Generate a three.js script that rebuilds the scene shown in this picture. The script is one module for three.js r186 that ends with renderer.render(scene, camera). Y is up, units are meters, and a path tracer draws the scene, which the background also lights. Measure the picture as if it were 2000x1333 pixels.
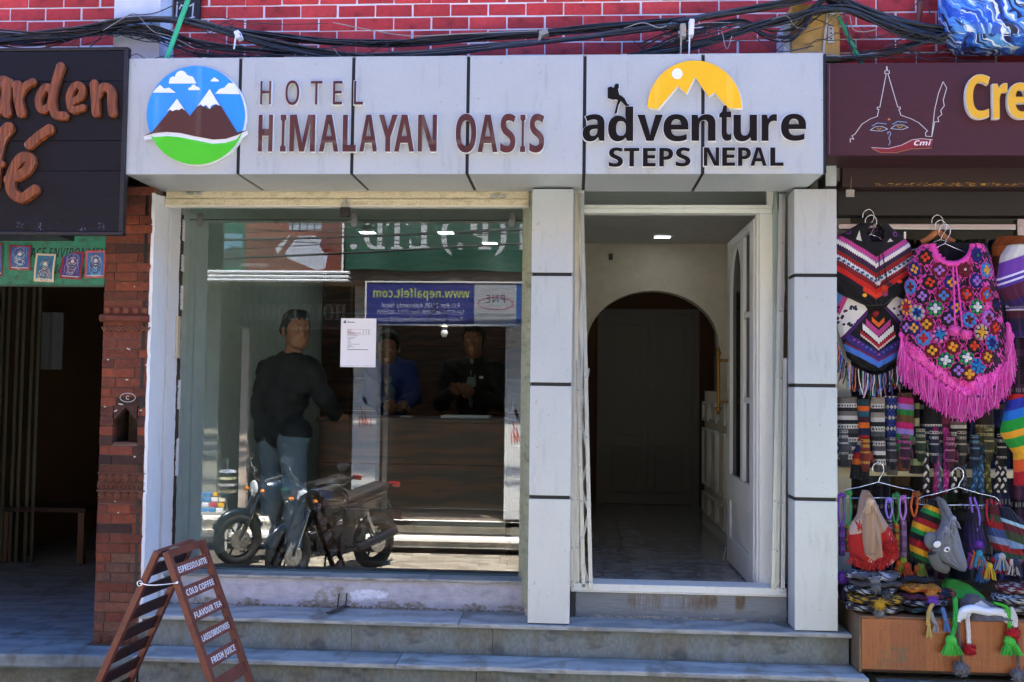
import * as THREE from 'three';
import { mergeGeometries, mergeVertices, toCreasedNormals } from 'three/addons/utils/BufferGeometryUtils.js';
import { RoundedBoxGeometry } from 'three/addons/geometries/RoundedBoxGeometry.js';
import { FontLoader } from 'three/addons/loaders/FontLoader.js';
import { MarchingCubes } from 'three/addons/objects/MarchingCubes.js';
import { Sky } from 'three/addons/objects/Sky.js';
import { RectAreaLightUniformsLib } from 'three/addons/lights/RectAreaLightUniformsLib.js';

// ------------------------------------------------------------------ camera, sky, sun, exposure
const scene = new THREE.Scene();
const camera = new THREE.PerspectiveCamera(37.85, 1024 / 682, 0.05, 3000);
camera.rotation.order = 'YXZ';
camera.position.set(0, 1.66, 5.55);
camera.rotation.set(0.0478, 0.0617, 0.0125);
camera.updateMatrixWorld(true);

const SUN = new THREE.Vector3(0.22, 1.0, -0.40).normalize();   // high, behind the hotel: the shop front stands in open shade
const sky = new Sky();
sky.name = 'sky';
sky.scale.setScalar(2000);
sky.material.uniforms.sunPosition.value.copy(SUN);
sky.material.uniforms.turbidity.value = 7;
sky.material.uniforms.rayleigh.value = 0.95;
sky.material.uniforms.mieCoefficient.value = 0.004;
sky.material.uniforms.cloudCoverage.value = 0.4;
sky.userData.kind = 'structure';
scene.add(sky);
scene.environmentIntensity = 0.12;

const sun = new THREE.DirectionalLight(new THREE.Color(1.0, 0.95, 0.86), 5);
sun.position.copy(SUN).multiplyScalar(60);
sun.castShadow = true;
sun.shadow.mapSize.set(4096, 4096);
Object.assign(sun.shadow.camera, { left: -14, right: 14, top: 14, bottom: -14, near: 1, far: 120 });
scene.add(sun, sun.target);

const renderer = new THREE.WebGLRenderer({ antialias: true });
renderer.setSize(1024, 682);
renderer.toneMapping = THREE.LinearToneMapping;
renderer.toneMappingExposure = 11.8;
renderer.shadowMap.enabled = true;
renderer.shadowMap.type = THREE.PCFSoftShadowMap;

// ------------------------------------------------------------------ helpers
let seed = 20177;
const rnd = () => { seed = (seed + 0x6D2B79F5) | 0; let t = Math.imul(seed ^ (seed >>> 15), 1 | seed); t = (t + Math.imul(t ^ (t >>> 7), 61 | t)) ^ t; return ((t ^ (t >>> 14)) >>> 0) / 4294967296; };
const rr = (a, b) => a + (b - a) * rnd();
const pick = a => a[Math.floor(rnd() * a.length)];
const lerp = (a, b, t) => a + (b - a) * t, clamp = (x, a = 0, b = 1) => Math.min(b, Math.max(a, x));
const smooth = (a, b, x) => { const t = clamp((x - a) / (b - a)); return t * t * (3 - 2 * t); };
const V = (x, y, z) => new THREE.Vector3(x, y, z);

// a measurement taken on the photograph (2000 x 1333), placed on the upright plane at depth z
const GLASS_Z = -0.42;
function at(px, py, z) {
  const d = V((px - 1000) / 1944, -(py - 666.5) / 1944, -1).applyQuaternion(camera.quaternion);
  return camera.position.clone().addScaledVector(d, (z - camera.position.z) / d.z);
}
// the same for what the shop window mirrors: the thing itself stands across the street
function across(px, py, z) { const p = at(px, py, 2 * GLASS_Z - z); p.z = z; return p; }

const used = {};
function numbered(n) { used[n] = (used[n] ?? -1) + 1; return used[n] ? `${n}_${String(used[n]).padStart(3, '0')}` : n; }
function tag(o, label, category, group, kind) {
  if (label) o.userData.label = label;
  if (category) o.userData.category = category;
  if (group) o.userData.group = group;
  if (kind) o.userData.kind = kind;
  return o;
}
function thing(name, label, category, pos = [0, 0, 0], group) {
  const o = new THREE.Group(); o.name = numbered(name); o.position.set(...pos); scene.add(o);
  return tag(o, label, category, group);
}
function single(name, geo, mat, label, category, group, pos) {
  const m = new THREE.Mesh(geo, mat); m.name = numbered(name); m.castShadow = m.receiveShadow = true;
  if (pos) m.position.set(...pos);
  scene.add(m);
  return tag(m, label, category, group);
}
function struct(name, geo, mat) { const m = single(name, geo, mat); m.userData.kind = 'structure'; return m; }
// a part: geometry given in world coordinates is moved into the parent's own frame
function part(parent, name, geo, mat, { local = false, label, stuff } = {}) {
  const m = new THREE.Mesh(geo, mat); m.name = name; m.castShadow = m.receiveShadow = true;
  if (!local) { let p = parent; const off = V(0, 0, 0); while (p && p !== scene) { off.add(p.position); p = p.parent; } m.position.copy(off).negate(); }
  parent.add(m);
  if (label) m.userData.label = label;
  if (stuff) m.userData.kind = 'stuff';
  return m;
}
// a part whose geometry is centred on its own position (shared geometry)
function piece(parent, name, geo, mat, x, y, z, rx = 0, ry = 0, rz = 0) {
  const m = new THREE.Mesh(geo, mat); m.name = name; m.castShadow = m.receiveShadow = true;
  const off = V(x, y, z); let p = parent; while (p && p !== scene) { off.sub(p.position); p = p.parent; }
  m.position.copy(off); m.rotation.set(rx, ry, rz); parent.add(m);
  return m;
}
const flat = g => { const q = g.index ? g.toNonIndexed() : g; for (const k of Object.keys(q.attributes)) if (!['position', 'normal', 'uv', 'color'].includes(k)) q.deleteAttribute(k); return q; };
const merge = list => { const l = list.filter(Boolean).map(flat); const col = l.some(g => g.attributes.color); for (const g of l) { if (!g.attributes.uv) g.setAttribute('uv', new THREE.BufferAttribute(new Float32Array(g.attributes.position.count * 2), 2)); if (col && !g.attributes.color) g.setAttribute('color', new THREE.BufferAttribute(new Float32Array(g.attributes.position.count * 3).fill(1), 3)); } return mergeGeometries(l); };
// texture coordinates in metres, taken from the side a face points to
function uvm(g, s = 1, ox = 0, oy = 0) {
  g = g.index ? g.toNonIndexed() : g;
  const p = g.attributes.position, n = g.attributes.normal, uv = new Float32Array(p.count * 2);
  for (let i = 0; i < p.count; i++) {
    const ax = Math.abs(n.getX(i)), ay = Math.abs(n.getY(i)), az = Math.abs(n.getZ(i)), x = p.getX(i), y = p.getY(i), z = p.getZ(i);
    const [a, b] = az >= ax && az >= ay ? [x, y] : ay >= ax ? [x, z] : [z, y];
    uv[2 * i] = a * s + ox; uv[2 * i + 1] = b * s + oy;
  }
  g.setAttribute('uv', new THREE.BufferAttribute(uv, 2));
  return g;
}
// boxes from corner to corner; r > 0 chamfers the edges
function box(x0, x1, y0, y1, z0, z1, r = 0) {
  const w = Math.abs(x1 - x0), h = Math.abs(y1 - y0), d = Math.abs(z1 - z0);
  const g = r > 0 ? new RoundedBoxGeometry(w, h, d, 1, Math.min(r, w * .45, h * .45, d * .45)) : new THREE.BoxGeometry(w, h, d);
  g.translate((x0 + x1) / 2, (y0 + y1) / 2, (z0 + z1) / 2);
  return uvm(g);
}
const tube = (pts, r, seg = 24, rad = 6, closed = false) => new THREE.TubeGeometry(new THREE.CatmullRomCurve3(pts.map(p => p.isVector3 ? p : V(...p)), closed), seg, r, rad, closed);
function rod(a, b, r, n = 8, r2 = r) {
  a = a.isVector3 ? a : V(...a); b = b.isVector3 ? b : V(...b);
  const d = b.clone().sub(a), g = new THREE.CylinderGeometry(r2, r, d.length(), n);
  g.applyQuaternion(new THREE.Quaternion().setFromUnitVectors(V(0, 1, 0), d.clone().normalize()));
  return g.translate((a.x + b.x) / 2, (a.y + b.y) / 2, (a.z + b.z) / 2);
}
// a bar of rectangular section from a to b, width w across, depth d along 'out'
function bar(a, b, w, d, out = V(0, 0, 1), r = 0) {
  a = a.isVector3 ? a : V(...a); b = b.isVector3 ? b : V(...b);
  const y = b.clone().sub(a), len = y.length(); y.normalize();
  const x = V(0, 0, 0).crossVectors(y, out).normalize(), z = V(0, 0, 0).crossVectors(x, y);
  const g = r ? new RoundedBoxGeometry(w, len, d, 1, r) : new THREE.BoxGeometry(w, len, d);

  const q = uvm(g).clone().applyMatrix4(new THREE.Matrix4().makeBasis(x, y, z));
  return q.translate((a.x + b.x) / 2, (a.y + b.y) / 2, (a.z + b.z) / 2);
}
const shapeOf = pts => new THREE.Shape(pts.map(p => new THREE.Vector2(p[0], p[1])));
function slab(shape, z0, z1, bevel = 0, curve = 6) {
  const g = new THREE.ExtrudeGeometry(shape, { depth: z1 - z0 - 2 * bevel, bevelEnabled: bevel > 0, bevelThickness: bevel, bevelSize: bevel, bevelOffset: -bevel, bevelSegments: 1, curveSegments: curve });
  return uvm(g.translate(0, 0, z0 + bevel));
}
function tinted(g, fn) {   // vertex colours (linear) from position
  const p = g.attributes.position, c = new Float32Array(p.count * 3);
  for (let i = 0; i < p.count; i++) { const q = fn(p.getX(i), p.getY(i), p.getZ(i)); c.set(q, 3 * i); }
  g.setAttribute('color', new THREE.BufferAttribute(c, 3));
  return g;
}
const lin = hex => { const c = new THREE.Color(hex); return [c.r, c.g, c.b]; };

// ---- noise and textures
const HASH = new Float32Array(65536); for (let i = 0; i < 65536; i++) HASH[i] = rnd();
const hsh = (x, y) => HASH[((x * 374761393 + y * 668265263) ^ ((x * 374761393) >>> 13)) & 65535];
function vn(x, y, px, py) {   // value noise, tileable with periods px, py
  const xi = Math.floor(x), yi = Math.floor(y), fx = x - xi, fy = y - yi, u = fx * fx * (3 - 2 * fx), v = fy * fy * (3 - 2 * fy);
  const m = (a, b) => ((a % b) + b) % b, x0 = m(xi, px), x1 = m(xi + 1, px), y0 = m(yi, py), y1 = m(yi + 1, py);
  return lerp(lerp(hsh(x0, y0), hsh(x1, y0), u), lerp(hsh(x0, y1), hsh(x1, y1), u), v);
}
function fbm(u, v, fx, fy, oct = 4) { let s = 0, a = .5, t = 0; for (let o = 0; o < oct; o++) { s += a * vn(u * fx + o * 17, v * fy + o * 31, fx, fy); t += a; a *= .55; fx *= 2; fy *= 2; } return s / t; }
function tex(w, h, fn, srgb = true) {
  const d = new Uint8Array(w * h * 4);
  for (let j = 0; j < h; j++) for (let i = 0; i < w; i++) {
    const c = fn(i / w, j / h, i, j), k = 4 * (j * w + i);
    if (typeof c === 'number') d[k] = d[k + 1] = d[k + 2] = clamp(c, 0, 255);
    else { d[k] = clamp(c[0], 0, 255); d[k + 1] = clamp(c[1], 0, 255); d[k + 2] = clamp(c[2], 0, 255); }
    d[k + 3] = 255;
  }
  const t = new THREE.DataTexture(d, w, h); t.wrapS = t.wrapT = THREE.RepeatWrapping; t.magFilter = THREE.LinearFilter; t.minFilter = THREE.LinearMipmapLinearFilter; t.generateMipmaps = true;
  if (srgb) t.colorSpace = THREE.SRGBColorSpace;
  t.needsUpdate = true;
  return t;
}
const rep = (t, sx, sy = sx) => { const c = t.clone(); c.repeat.set(sx, sy); c.needsUpdate = true; return c; };
const mixc = (a, b, t) => [lerp(a[0], b[0], t), lerp(a[1], b[1], t), lerp(a[2], b[2], t)];
function canvas(w, h, draw) {
  const c = document.createElement('canvas'); c.width = w; c.height = h; draw(c.getContext('2d'), w, h);
  const t = new THREE.CanvasTexture(c); t.colorSpace = THREE.SRGBColorSpace; t.magFilter = THREE.LinearFilter; return t;
}
const std = (color, roughness = .7, o = {}) => new THREE.MeshStandardMaterial({ color, roughness, metalness: 0, ...o });
const phys = (color, roughness = .5, o = {}) => new THREE.MeshPhysicalMaterial({ color, roughness, metalness: 0, ...o });
// map a canvas print once over a geometry's front: u, v from x, y within the given rectangle
function printUV(g, x0, x1, y0, y1) {
  g = g.index ? g.toNonIndexed() : g;
  const p = g.attributes.position, uv = new Float32Array(p.count * 2);
  for (let i = 0; i < p.count; i++) { uv[2 * i] = (p.getX(i) - x0) / (x1 - x0); uv[2 * i + 1] = (p.getY(i) - y0) / (y1 - y0); }
  g.setAttribute('uv', new THREE.BufferAttribute(uv, 2)); return g;
}
// ------------------------------------------------------------------ shared materials
const T = {};
T.grain = tex(256, 256, (u, v) => 228 + 27 * fbm(u, v, 16, 16, 5));
T.marble = tex(1024, 512, (u, v) => {
  const w = fbm(u, v, 3, 6, 5), b = Math.sin((v * 9 + w * 3.2 + u * 1.2) * 6.283) * .5 + .5, f = fbm(u, v, 60, 24, 3), s = fbm(u, v, 10, 5, 4);
  let c = mixc([188, 194, 198], [143, 150, 156], Math.pow(b, 1.6) * .75 + w * .25);
  c = mixc(c, [106, 104, 98], smooth(.60, .78, s) * .55);
  c = mixc(c, [120, 100, 80], smooth(.62, .8, fbm(u, v, 22, 8, 4)) * .4);
  return mixc(c, [215, 218, 220], (f - .5) * .5);
});
T.riser = tex(1024, 512, (u, v) => {
  const w = fbm(u, v, 4, 3, 5), s = fbm(u + .3, v, 9, 3, 5), f = fbm(u, v, 80, 50, 3);
  let c = mixc([150, 156, 154], [114, 122, 122], w);
  c = mixc(c, [118, 110, 92], smooth(.52, .74, s) * .55);
  c = mixc(c, [78, 84, 86], smooth(.58, .75, fbm(u, v, 5, 9, 4)) * .7);
  return c.map(x => x * (.86 + .28 * f));
});
T.stain = tex(512, 512, (u, v) => { const s = fbm(u, v, 6, 6, 5), f = fbm(u, v, 60, 60, 3); return 150 + 90 * s + 40 * (f - .5); });
T.dirtpaint = tex(512, 512, (u, v) => {
  const s = fbm(u, v, 5, 12, 5), f = fbm(u, v, 90, 90, 3), k = smooth(.6, .74, fbm(u + .4, v, 14, 20, 4));
  return mixc([236, 228, 206], [150, 138, 116], clamp(k * .3 + smooth(.45, .85, s) * .3)).map(x => x * (.92 + .16 * f));
});
T.wood = tex(512, 1024, (u, v) => {
  const w = fbm(u, v, 4, 2, 4), r = Math.sin((u * 14 + w * 5) * 6.283) * .5 + .5, f = fbm(u, v, 90, 6, 3);
  return mixc([176, 110, 58], [96, 52, 24], clamp(r * .55 + (f - .5) * .8 + .15));
});
T.darkwood = tex(1024, 512, (u, v) => {
  const w = fbm(u, v, 2, 7, 5), r = Math.sin((v * 11 + w * 4) * 6.283) * .5 + .5, f = fbm(u, v, 5, 110, 3);
  return mixc([120, 74, 40], [44, 24, 13], clamp(r * .6 + (f - .5) * .9 + .12));
});
T.panel = tex(512, 512, (u, v) => { const a = fbm(u, v, 3, 3, 5), f = fbm(u, v, 120, 120, 2), s = smooth(.86, .9, fbm(u + .3, v + .1, 60, 60, 2)), d = smooth(.62, .8, fbm(u, v + .4, 22, 4, 4)); return mixc([250, 250, 250], [226, 228, 228], clamp(a * .6 + d * .5)).map(x => x * (.985 + .025 * f) - s * 26); });
T.redpaint = tex(512, 512, (u, v) => { const a = fbm(u, v, 5, 7, 5), f = fbm(u, v, 60, 60, 3), d = smooth(.58, .8, fbm(u + .4, v, 9, 14, 4)), w = smooth(.78, .83, fbm(u + .2, v + .6, 30, 30, 3)); let c = mixc([255, 255, 255], [206, 200, 200], a); c = mixc(c, [128, 112, 108], d * .5); c = mixc(c, [255, 225, 225], w * .5); return c.map(x => x * (.9 + .16 * f)); });
T.brushed = tex(512, 256, (u, v) => 225 + 16 * (fbm(u, v, 4, 60, 3) - .5) + 18 * (fbm(u, v, 5, 5, 4) - .5));
T.brick = tex(512, 512, (u, v) => {
  const f = fbm(u, v, 70, 70, 3), s = fbm(u, v, 9, 9, 5), d = smooth(.55, .75, fbm(u + .5, v + .2, 6, 7, 5)), w = smooth(.76, .82, fbm(u + .1, v + .7, 40, 40, 3));
  let c = mixc([184, 124, 100], [134, 84, 68], s); c = mixc(c, [84, 72, 64], d * .7); c = mixc(c, [220, 205, 190], w * .35);
  return c.map(x => x * (.78 + .4 * f));
});
T.bump = tex(256, 256, (u, v) => 255 * fbm(u, v, 24, 24, 5), false);
T.knit = tex(128, 128, (u, v) => { const x = u * 16, y = v * 20, fx = x - Math.floor(x), fy = y - Math.floor(y), a = Math.abs(fx - .5) * 2, k = Math.abs(((fy + a * .5) % 1) - .5) * 2; return 90 + 165 * (1 - k * .8) * (.55 + .45 * Math.sin(a * 3.1)); }, false);

const M = {
  alu: phys(0xbcc2c4, .38, { metalness: .2, clearcoat: .15, clearcoatRoughness: .4, map: T.panel }),
  seam: std(0x0c0c0e, .6),
  marble: phys(0xe0dcd2, .42, { map: T.marble, bumpMap: T.bump, bumpScale: .0008 }),
  riser: std(0xd6d8d4, .62, { map: T.riser, bumpMap: T.bump, bumpScale: .001 }),
  cream: std(0xd9d2c2, .5, { map: T.dirtpaint, bumpMap: T.bump, bumpScale: .0006 }),
  white: std(0xe6e7e9, .55, { map: T.panel, bumpMap: T.bump, bumpScale: .0015 }),
  frame: std(0xe2e4dc, .45, { map: T.panel, bumpMap: T.bump, bumpScale: .0008 }),
  wall: std(0xd8d0bc, .85, { map: T.grain }),
  wallgreen: std(0xb9c4be, .8, { map: T.grain }),
  steel: phys(0xb8b8b6, .28, { metalness: 1 }),
  dark: std(0x15120f, .85),
  black: std(0x0b0b0c, .5),
  chrome: phys(0xd8d8d8, .12, { metalness: 1 }),
  brass: phys(0x8f6c33, .4, { metalness: 1 }),
  galv: phys(0xb6b9b8, .38, { metalness: .45, map: T.panel }),
};
const glass = (tint = 0xe2eeea, ior = 1.92) => phys(tint, 0, { transmission: 1, thickness: 0, ior, side: THREE.DoubleSide });
M.glass = glass();

// ------------------------------------------------------------------ ground
const STREET = -0.44, KERB = -0.12, TREAD2 = 0.188, TREAD1 = 0.364, FLOOR = 0.5;
{
  const g = new THREE.PlaneGeometry(400, 400).rotateX(-Math.PI / 2).translate(0, STREET - 0.012, 0);
  uvm(g, .5);
  struct('street', g, std(0x8a8173, .9, { map: T.stain, bumpMap: T.bump, bumpScale: .004 }));
  // grey-brown paving bricks across the lane
  const s = thing('paving', null, null); s.userData.kind = 'structure';
  const mats = [0xa69a86, 0x9a8d79, 0xb0a592, 0x8d8372].map(c => std(c, .9, { map: T.grain, bumpMap: T.bump, bumpScale: .002 }));
  const pg = [0, 1, 2].map(() => uvm(new RoundedBoxGeometry(.214 + rr(-.004, .004), .07, .104, 1, .009)));
  for (let r = 0; r < 17; r++) for (let k = 0; k < 17; k++) {
    const x = -3.65 + k * .222 + (r % 2) * .111, z = 4.32 + r * .112;
    piece(s, 'paving_brick', pick(pg), pick(mats), x, STREET - .026 + rr(-.006, .006), z, rr(-.02, .02), rr(-.02, .02), rr(-.02, .02));
  }
}
// a slab of stone with a slightly chipped front edge
function chipped(x0, x1, y0, y1, zb, zf, jag = .004, chips = [], r = .004) {
  const pts = [[x0, -zb], [x0, -zf]], n = Math.max(6, Math.round((x1 - x0) / .035));
  for (let i = 1; i < n; i++) { const x = lerp(x0, x1, i / n); let d = rnd() * jag; for (const [cx, w, a] of chips) d += a * Math.max(0, 1 - Math.abs(x - cx) / w) * rr(.6, 1); pts.push([x, -(zf - d)]); }
  pts.push([x1, -zf], [x1, -zb]);
  const g = new THREE.ExtrudeGeometry(shapeOf(pts), { depth: y1 - y0 - 2 * r, bevelEnabled: true, bevelThickness: r, bevelSize: r, bevelOffset: -r, bevelSegments: 1 });
  return uvm(g.rotateX(-Math.PI / 2).translate(0, y0 + r, 0), .55, rnd(), rnd());
}
{
  const st = thing('front_steps', null, null); st.userData.kind = 'structure';
  const mv = [M.marble, std(0xd8d4ca, .44, { map: T.marble, bumpMap: T.bump, bumpScale: .0006 })];
  // upper tread, its riser slabs, lower tread, lower riser
  part(st, 'tread_slab', chipped(-2.42, -.62, TREAD1 - .024, TREAD1, -.32, .03, .003), mv[0]);
  part(st, 'tread_slab', chipped(-.617, 1.51, TREAD1 - .024, TREAD1, -.32, .03, .003, [[.4, .05, .006]]), mv[1]);
  part(st, 'riser_slab', box(-2.44, -1.22, TREAD2 + .002, TREAD1 - .025, -.06, .004), M.riser);
  part(st, 'riser_slab', box(-1.217, -.43, TREAD2 + .002, TREAD1 - .025, -.06, .006), M.riser);
  part(st, 'riser_slab', box(-.427, 1.5, TREAD2 + .002, TREAD1 - .025, -.06, .005), M.riser);
  part(st, 'tread_slab', chipped(-2.36, -.93, TREAD2 - .026, TREAD2, -.08, .232, .004), mv[1]);
  part(st, 'tread_slab', chipped(-.927, 1.54, TREAD2 - .026, TREAD2, -.08, .236, .006, [[-.4, .09, .014], [.35, .12, .01], [1.0, .16, .014], [1.36, .1, .016]]), mv[0]);
  part(st, 'riser_slab', box(-2.34, -.5, KERB, TREAD2 - .027, -.08, .2), M.riser);
  part(st, 'riser_slab', box(-.497, 1.53, KERB, TREAD2 - .027, -.08, .204), M.riser);
  part(st, 'core', box(-2.42, 1.5, STREET, KERB - .001, -.3, .2), M.riser);
  // kerb terrace under the menu board, its front a step down to the lane
  part(st, 'kerb_slab', chipped(-5.2, -1.1, KERB - .05, KERB, .2, 1.22, .012), std(0x9aa0a4, .6, { map: T.riser }));
  part(st, 'kerb_slab', chipped(-1.095, 4.6, KERB - .05, KERB, .2, 1.22, .012), std(0x9aa0a4, .6, { map: T.riser }));
  part(st, 'kerb_riser', box(-5.2, 4.6, STREET - .1, KERB - .051, .2, 1.19), M.riser);
}
// worn stone floor of the cafe entrance, with its rounded front
{
  const g = new THREE.ExtrudeGeometry(shapeOf([[-5.2, 5.3], [-5.2, -.24], [-4.3, -.25], [-3.2, -.235], [-2.55, -.2], [-2.37, -.165], [-2.365, .01], [-2.44, .012], [-2.64, .3], [-2.64, 5.3]]), { depth: .05, bevelEnabled: true, bevelThickness: .014, bevelSize: .014, bevelOffset: -.014, bevelSegments: 2 }).rotateX(-Math.PI / 2).translate(0, TREAD2 - .07, 0);
  const c = thing('cafe_entrance_floor', null, null); c.userData.kind = 'structure';
  part(c, 'floor_slab', uvm(g, .6), std(0xa6aeb0, .5, { map: T.marble, bumpMap: T.bump, bumpScale: .002 }));
  part(c, 'floor_riser', box(-5.2, -2.64, KERB, TREAD2 - .071, -5.3, .14), M.riser);
  part(c, 'floor_riser', box(-2.639, -2.38, KERB, TREAD2 - .071, -.25, .14), M.riser);
}

// ------------------------------------------------------------------ hotel building: rooms, upper brick wall
{
  const b = thing('hotel_building', 'hotel building with red painted brick upper wall and white joints', 'building');
  // floors and walls round the lobby and the hall
  part(b, 'lobby_floor', box(-2.6, .02, FLOOR - .3, FLOOR, -3.95, GLASS_Z - .03), std(0x5a4c40, .35, { map: T.darkwood }));
  const fb = [0xdadcdc, 0xd0d4d6, 0xe0e2e2, 0xd6d8d8].map(c => phys(c, .22, { map: rep(T.marble, 1, 1), clearcoat: .5, clearcoatRoughness: .15 }));
  for (let k = 0; k < 8; k++) part(b, 'floor_board', box(.03 + k * .18, .207 + k * .18, FLOOR - .02, FLOOR - rr(0, .0008), -4.7, -.36, .002), fb[k % 4]);
  part(b, 'hall_floor_base', box(.022, 1.47, FLOOR - .3, FLOOR - .021, -4.75, -.24), M.riser);
  part(b, 'lobby_side_wall', box(-2.62, -2.42, TREAD2, 3.02, -3.95, -.45), M.wallgreen);
  part(b, 'lobby_back_wall', box(-2.62, .1, FLOOR, 3.02, -4.1, -3.9), M.wall);
  const wp = [0xc8aa90, 0xb89a82, 0xd0b096].map(c => std(c, .42, { map: T.darkwood }));
  for (let k = 0; k < 8; k++) part(b, 'wall_panel', box(-2.41, -.12, FLOOR + k * .311, FLOOR + .308 + k * .311, -3.899, -3.86, .003), wp[k % 3]);
  part(b, 'partition_wall', box(-.1, .028, FLOOR - .3, 3.02, -4.1, -.47), M.wall);
  part(b, 'partition_end', box(-.262, .028, TREAD1, 3.02, -.465, -.2), M.wall);
  part(b, 'hall_side_wall', box(1.44, 1.6, TREAD1, 3.02, -4.8, -.3), M.wall);
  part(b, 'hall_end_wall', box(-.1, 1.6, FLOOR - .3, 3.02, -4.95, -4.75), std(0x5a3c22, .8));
  part(b, 'stair_wall', box(.029, .06, FLOOR, 2.98, -4.74, -3.6), std(0x9a5a24, .8));
  // arch wall
  const a0 = at(1146, 800, -3.4).x, a1 = at(1404, 760, -3.4).x, ytop = at(1270, 568, -3.4).y, cx = (a0 + a1) / 2, rx = (a1 - a0) / 2, ys = 2.08;
  const ap = [[.03, FLOOR], [.03, 2.978], [1.438, 2.978], [1.438, FLOOR], [a1, FLOOR]];
  for (let i = 24; i >= 0; i--) { const t = Math.PI * (1 - i / 24); ap.push([cx + rx * Math.cos(t), ys + (ytop - ys) * Math.sin(t)]); }
  ap.push([a0, FLOOR]);
  const sh = shapeOf(ap);
  part(b, 'arch_wall', slab(sh, -3.56, -3.4), M.wall);
  part(b, 'call_point', box(...[at(1189, 497, -3.4).x, at(1197, 497, -3.4).x], at(1193, 508, -3.4).y, at(1193, 496, -3.4).y, -3.4, -3.385), std(0x55524c, .6));
  // raised panelling on the hall's right wall
  const wm = std(0xb9bcb4, .6);
  for (let k = 0; k < 6; k++) { const z = -.75 - k * .46;
    for (const [y0, y1] of [[.6, .78], [.84, 1.34], [1.4, 1.57]]) {
      const f = (z0, z1, q0, q1) => box(1.148, 1.17, q0, q1, z0, z1, .006);
      const fr = merge([f(z, z - .03, y0, y1), f(z - .34, z - .37, y0, y1), f(z - .03, z - .34, y0, y0 + .03), f(z - .03, z - .34, y1 - .03, y1)]);
      part(b, 'wainscot_frame', fr, wm);
    } }
  part(b, 'dado_wall', box(1.1705, 1.4395, FLOOR, 1.66, -3.398, -.62, .004), M.wall);
  part(b, 'skirting', box(1.155, 1.17, FLOOR, FLOOR + .09, -3.4, -.4), wm);
  // ceilings with panel joints
  const cm = std(0xc9ccc8, .7, { map: T.grain });
  for (let k = 0; k < 8; k++) part(b, 'ceiling_panel', box(-2.42, -.1, 2.98, 3.0, -3.9 + k * .44, -3.464 + k * .44, .003), cm);
  for (let k = 0; k < 8; k++) part(b, 'ceiling_panel', box(.029, 1.44, 2.98, 3.0, -4.7 + k * .55, -4.154 + k * .55, .003), cm);
  part(b, 'ceiling_slab', box(-2.62, 1.6, 3.02, 3.15, -4.95, -.28), M.wall);
  part(b, 'lintel', box(-2.62, 1.6, 3.03, 3.3, -.279, -.1), M.wall);
  // upper storeys behind the brick face (they keep the sun off the lane's near side)
  part(b, 'upper_storeys', box(-3.2, 3.2, 3.16, 6.6, -6.5, -.135), std(0x8b1f26, .8));
  part(b, 'rear_wall', box(-3.2, 3.2, -.4, 3.15, -6.5, -5.6), M.wall);
  // brick face: white painted joints behind red painted bricks
  part(b, 'mortar', box(-4.9, 4.4, 3.0, 4.9, -.134, -.1), std(0xf0eaec, .8, { map: T.grain }));
  const reds = [0xde3a36, 0xd63835, 0xe4423e, 0xcc322f].map(c => std(c, .62, { map: T.redpaint, bumpMap: T.bump, bumpScale: .003 }));
  const L = .2205, H = .0775, gg = Array.from({ length: 12 }, () => uvm(new RoundedBoxGeometry(L - .0055 - rnd() * .0055, H - .0058 - rnd() * .0042, .034, 1, .004), 1, rnd(), rnd()));
  const y0 = at(1000, 31.5, -.1).y, x0 = at(732, 45, -.1).x;
  for (let r = -5; r < 6; r++) for (let k = -19; k < 22; k++) {
    const x = x0 + (k + .5 + (((r % 2) + 2) % 2) * .5) * L + rr(-.003, .003), y = y0 + (r + .5) * H + rr(-.0015, .0015);
    if (x < -4.8 || x > 4.3 || (r > 4)) continue;
    if (x < -2.6 && r < -2) continue;
    piece(b, 'brick', pick(gg), pick(reds), x, y, -.113 + rr(-.002, .002), rr(-.006, .006), rr(-.006, .006), rr(-.006, .006));
  }
}
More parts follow.
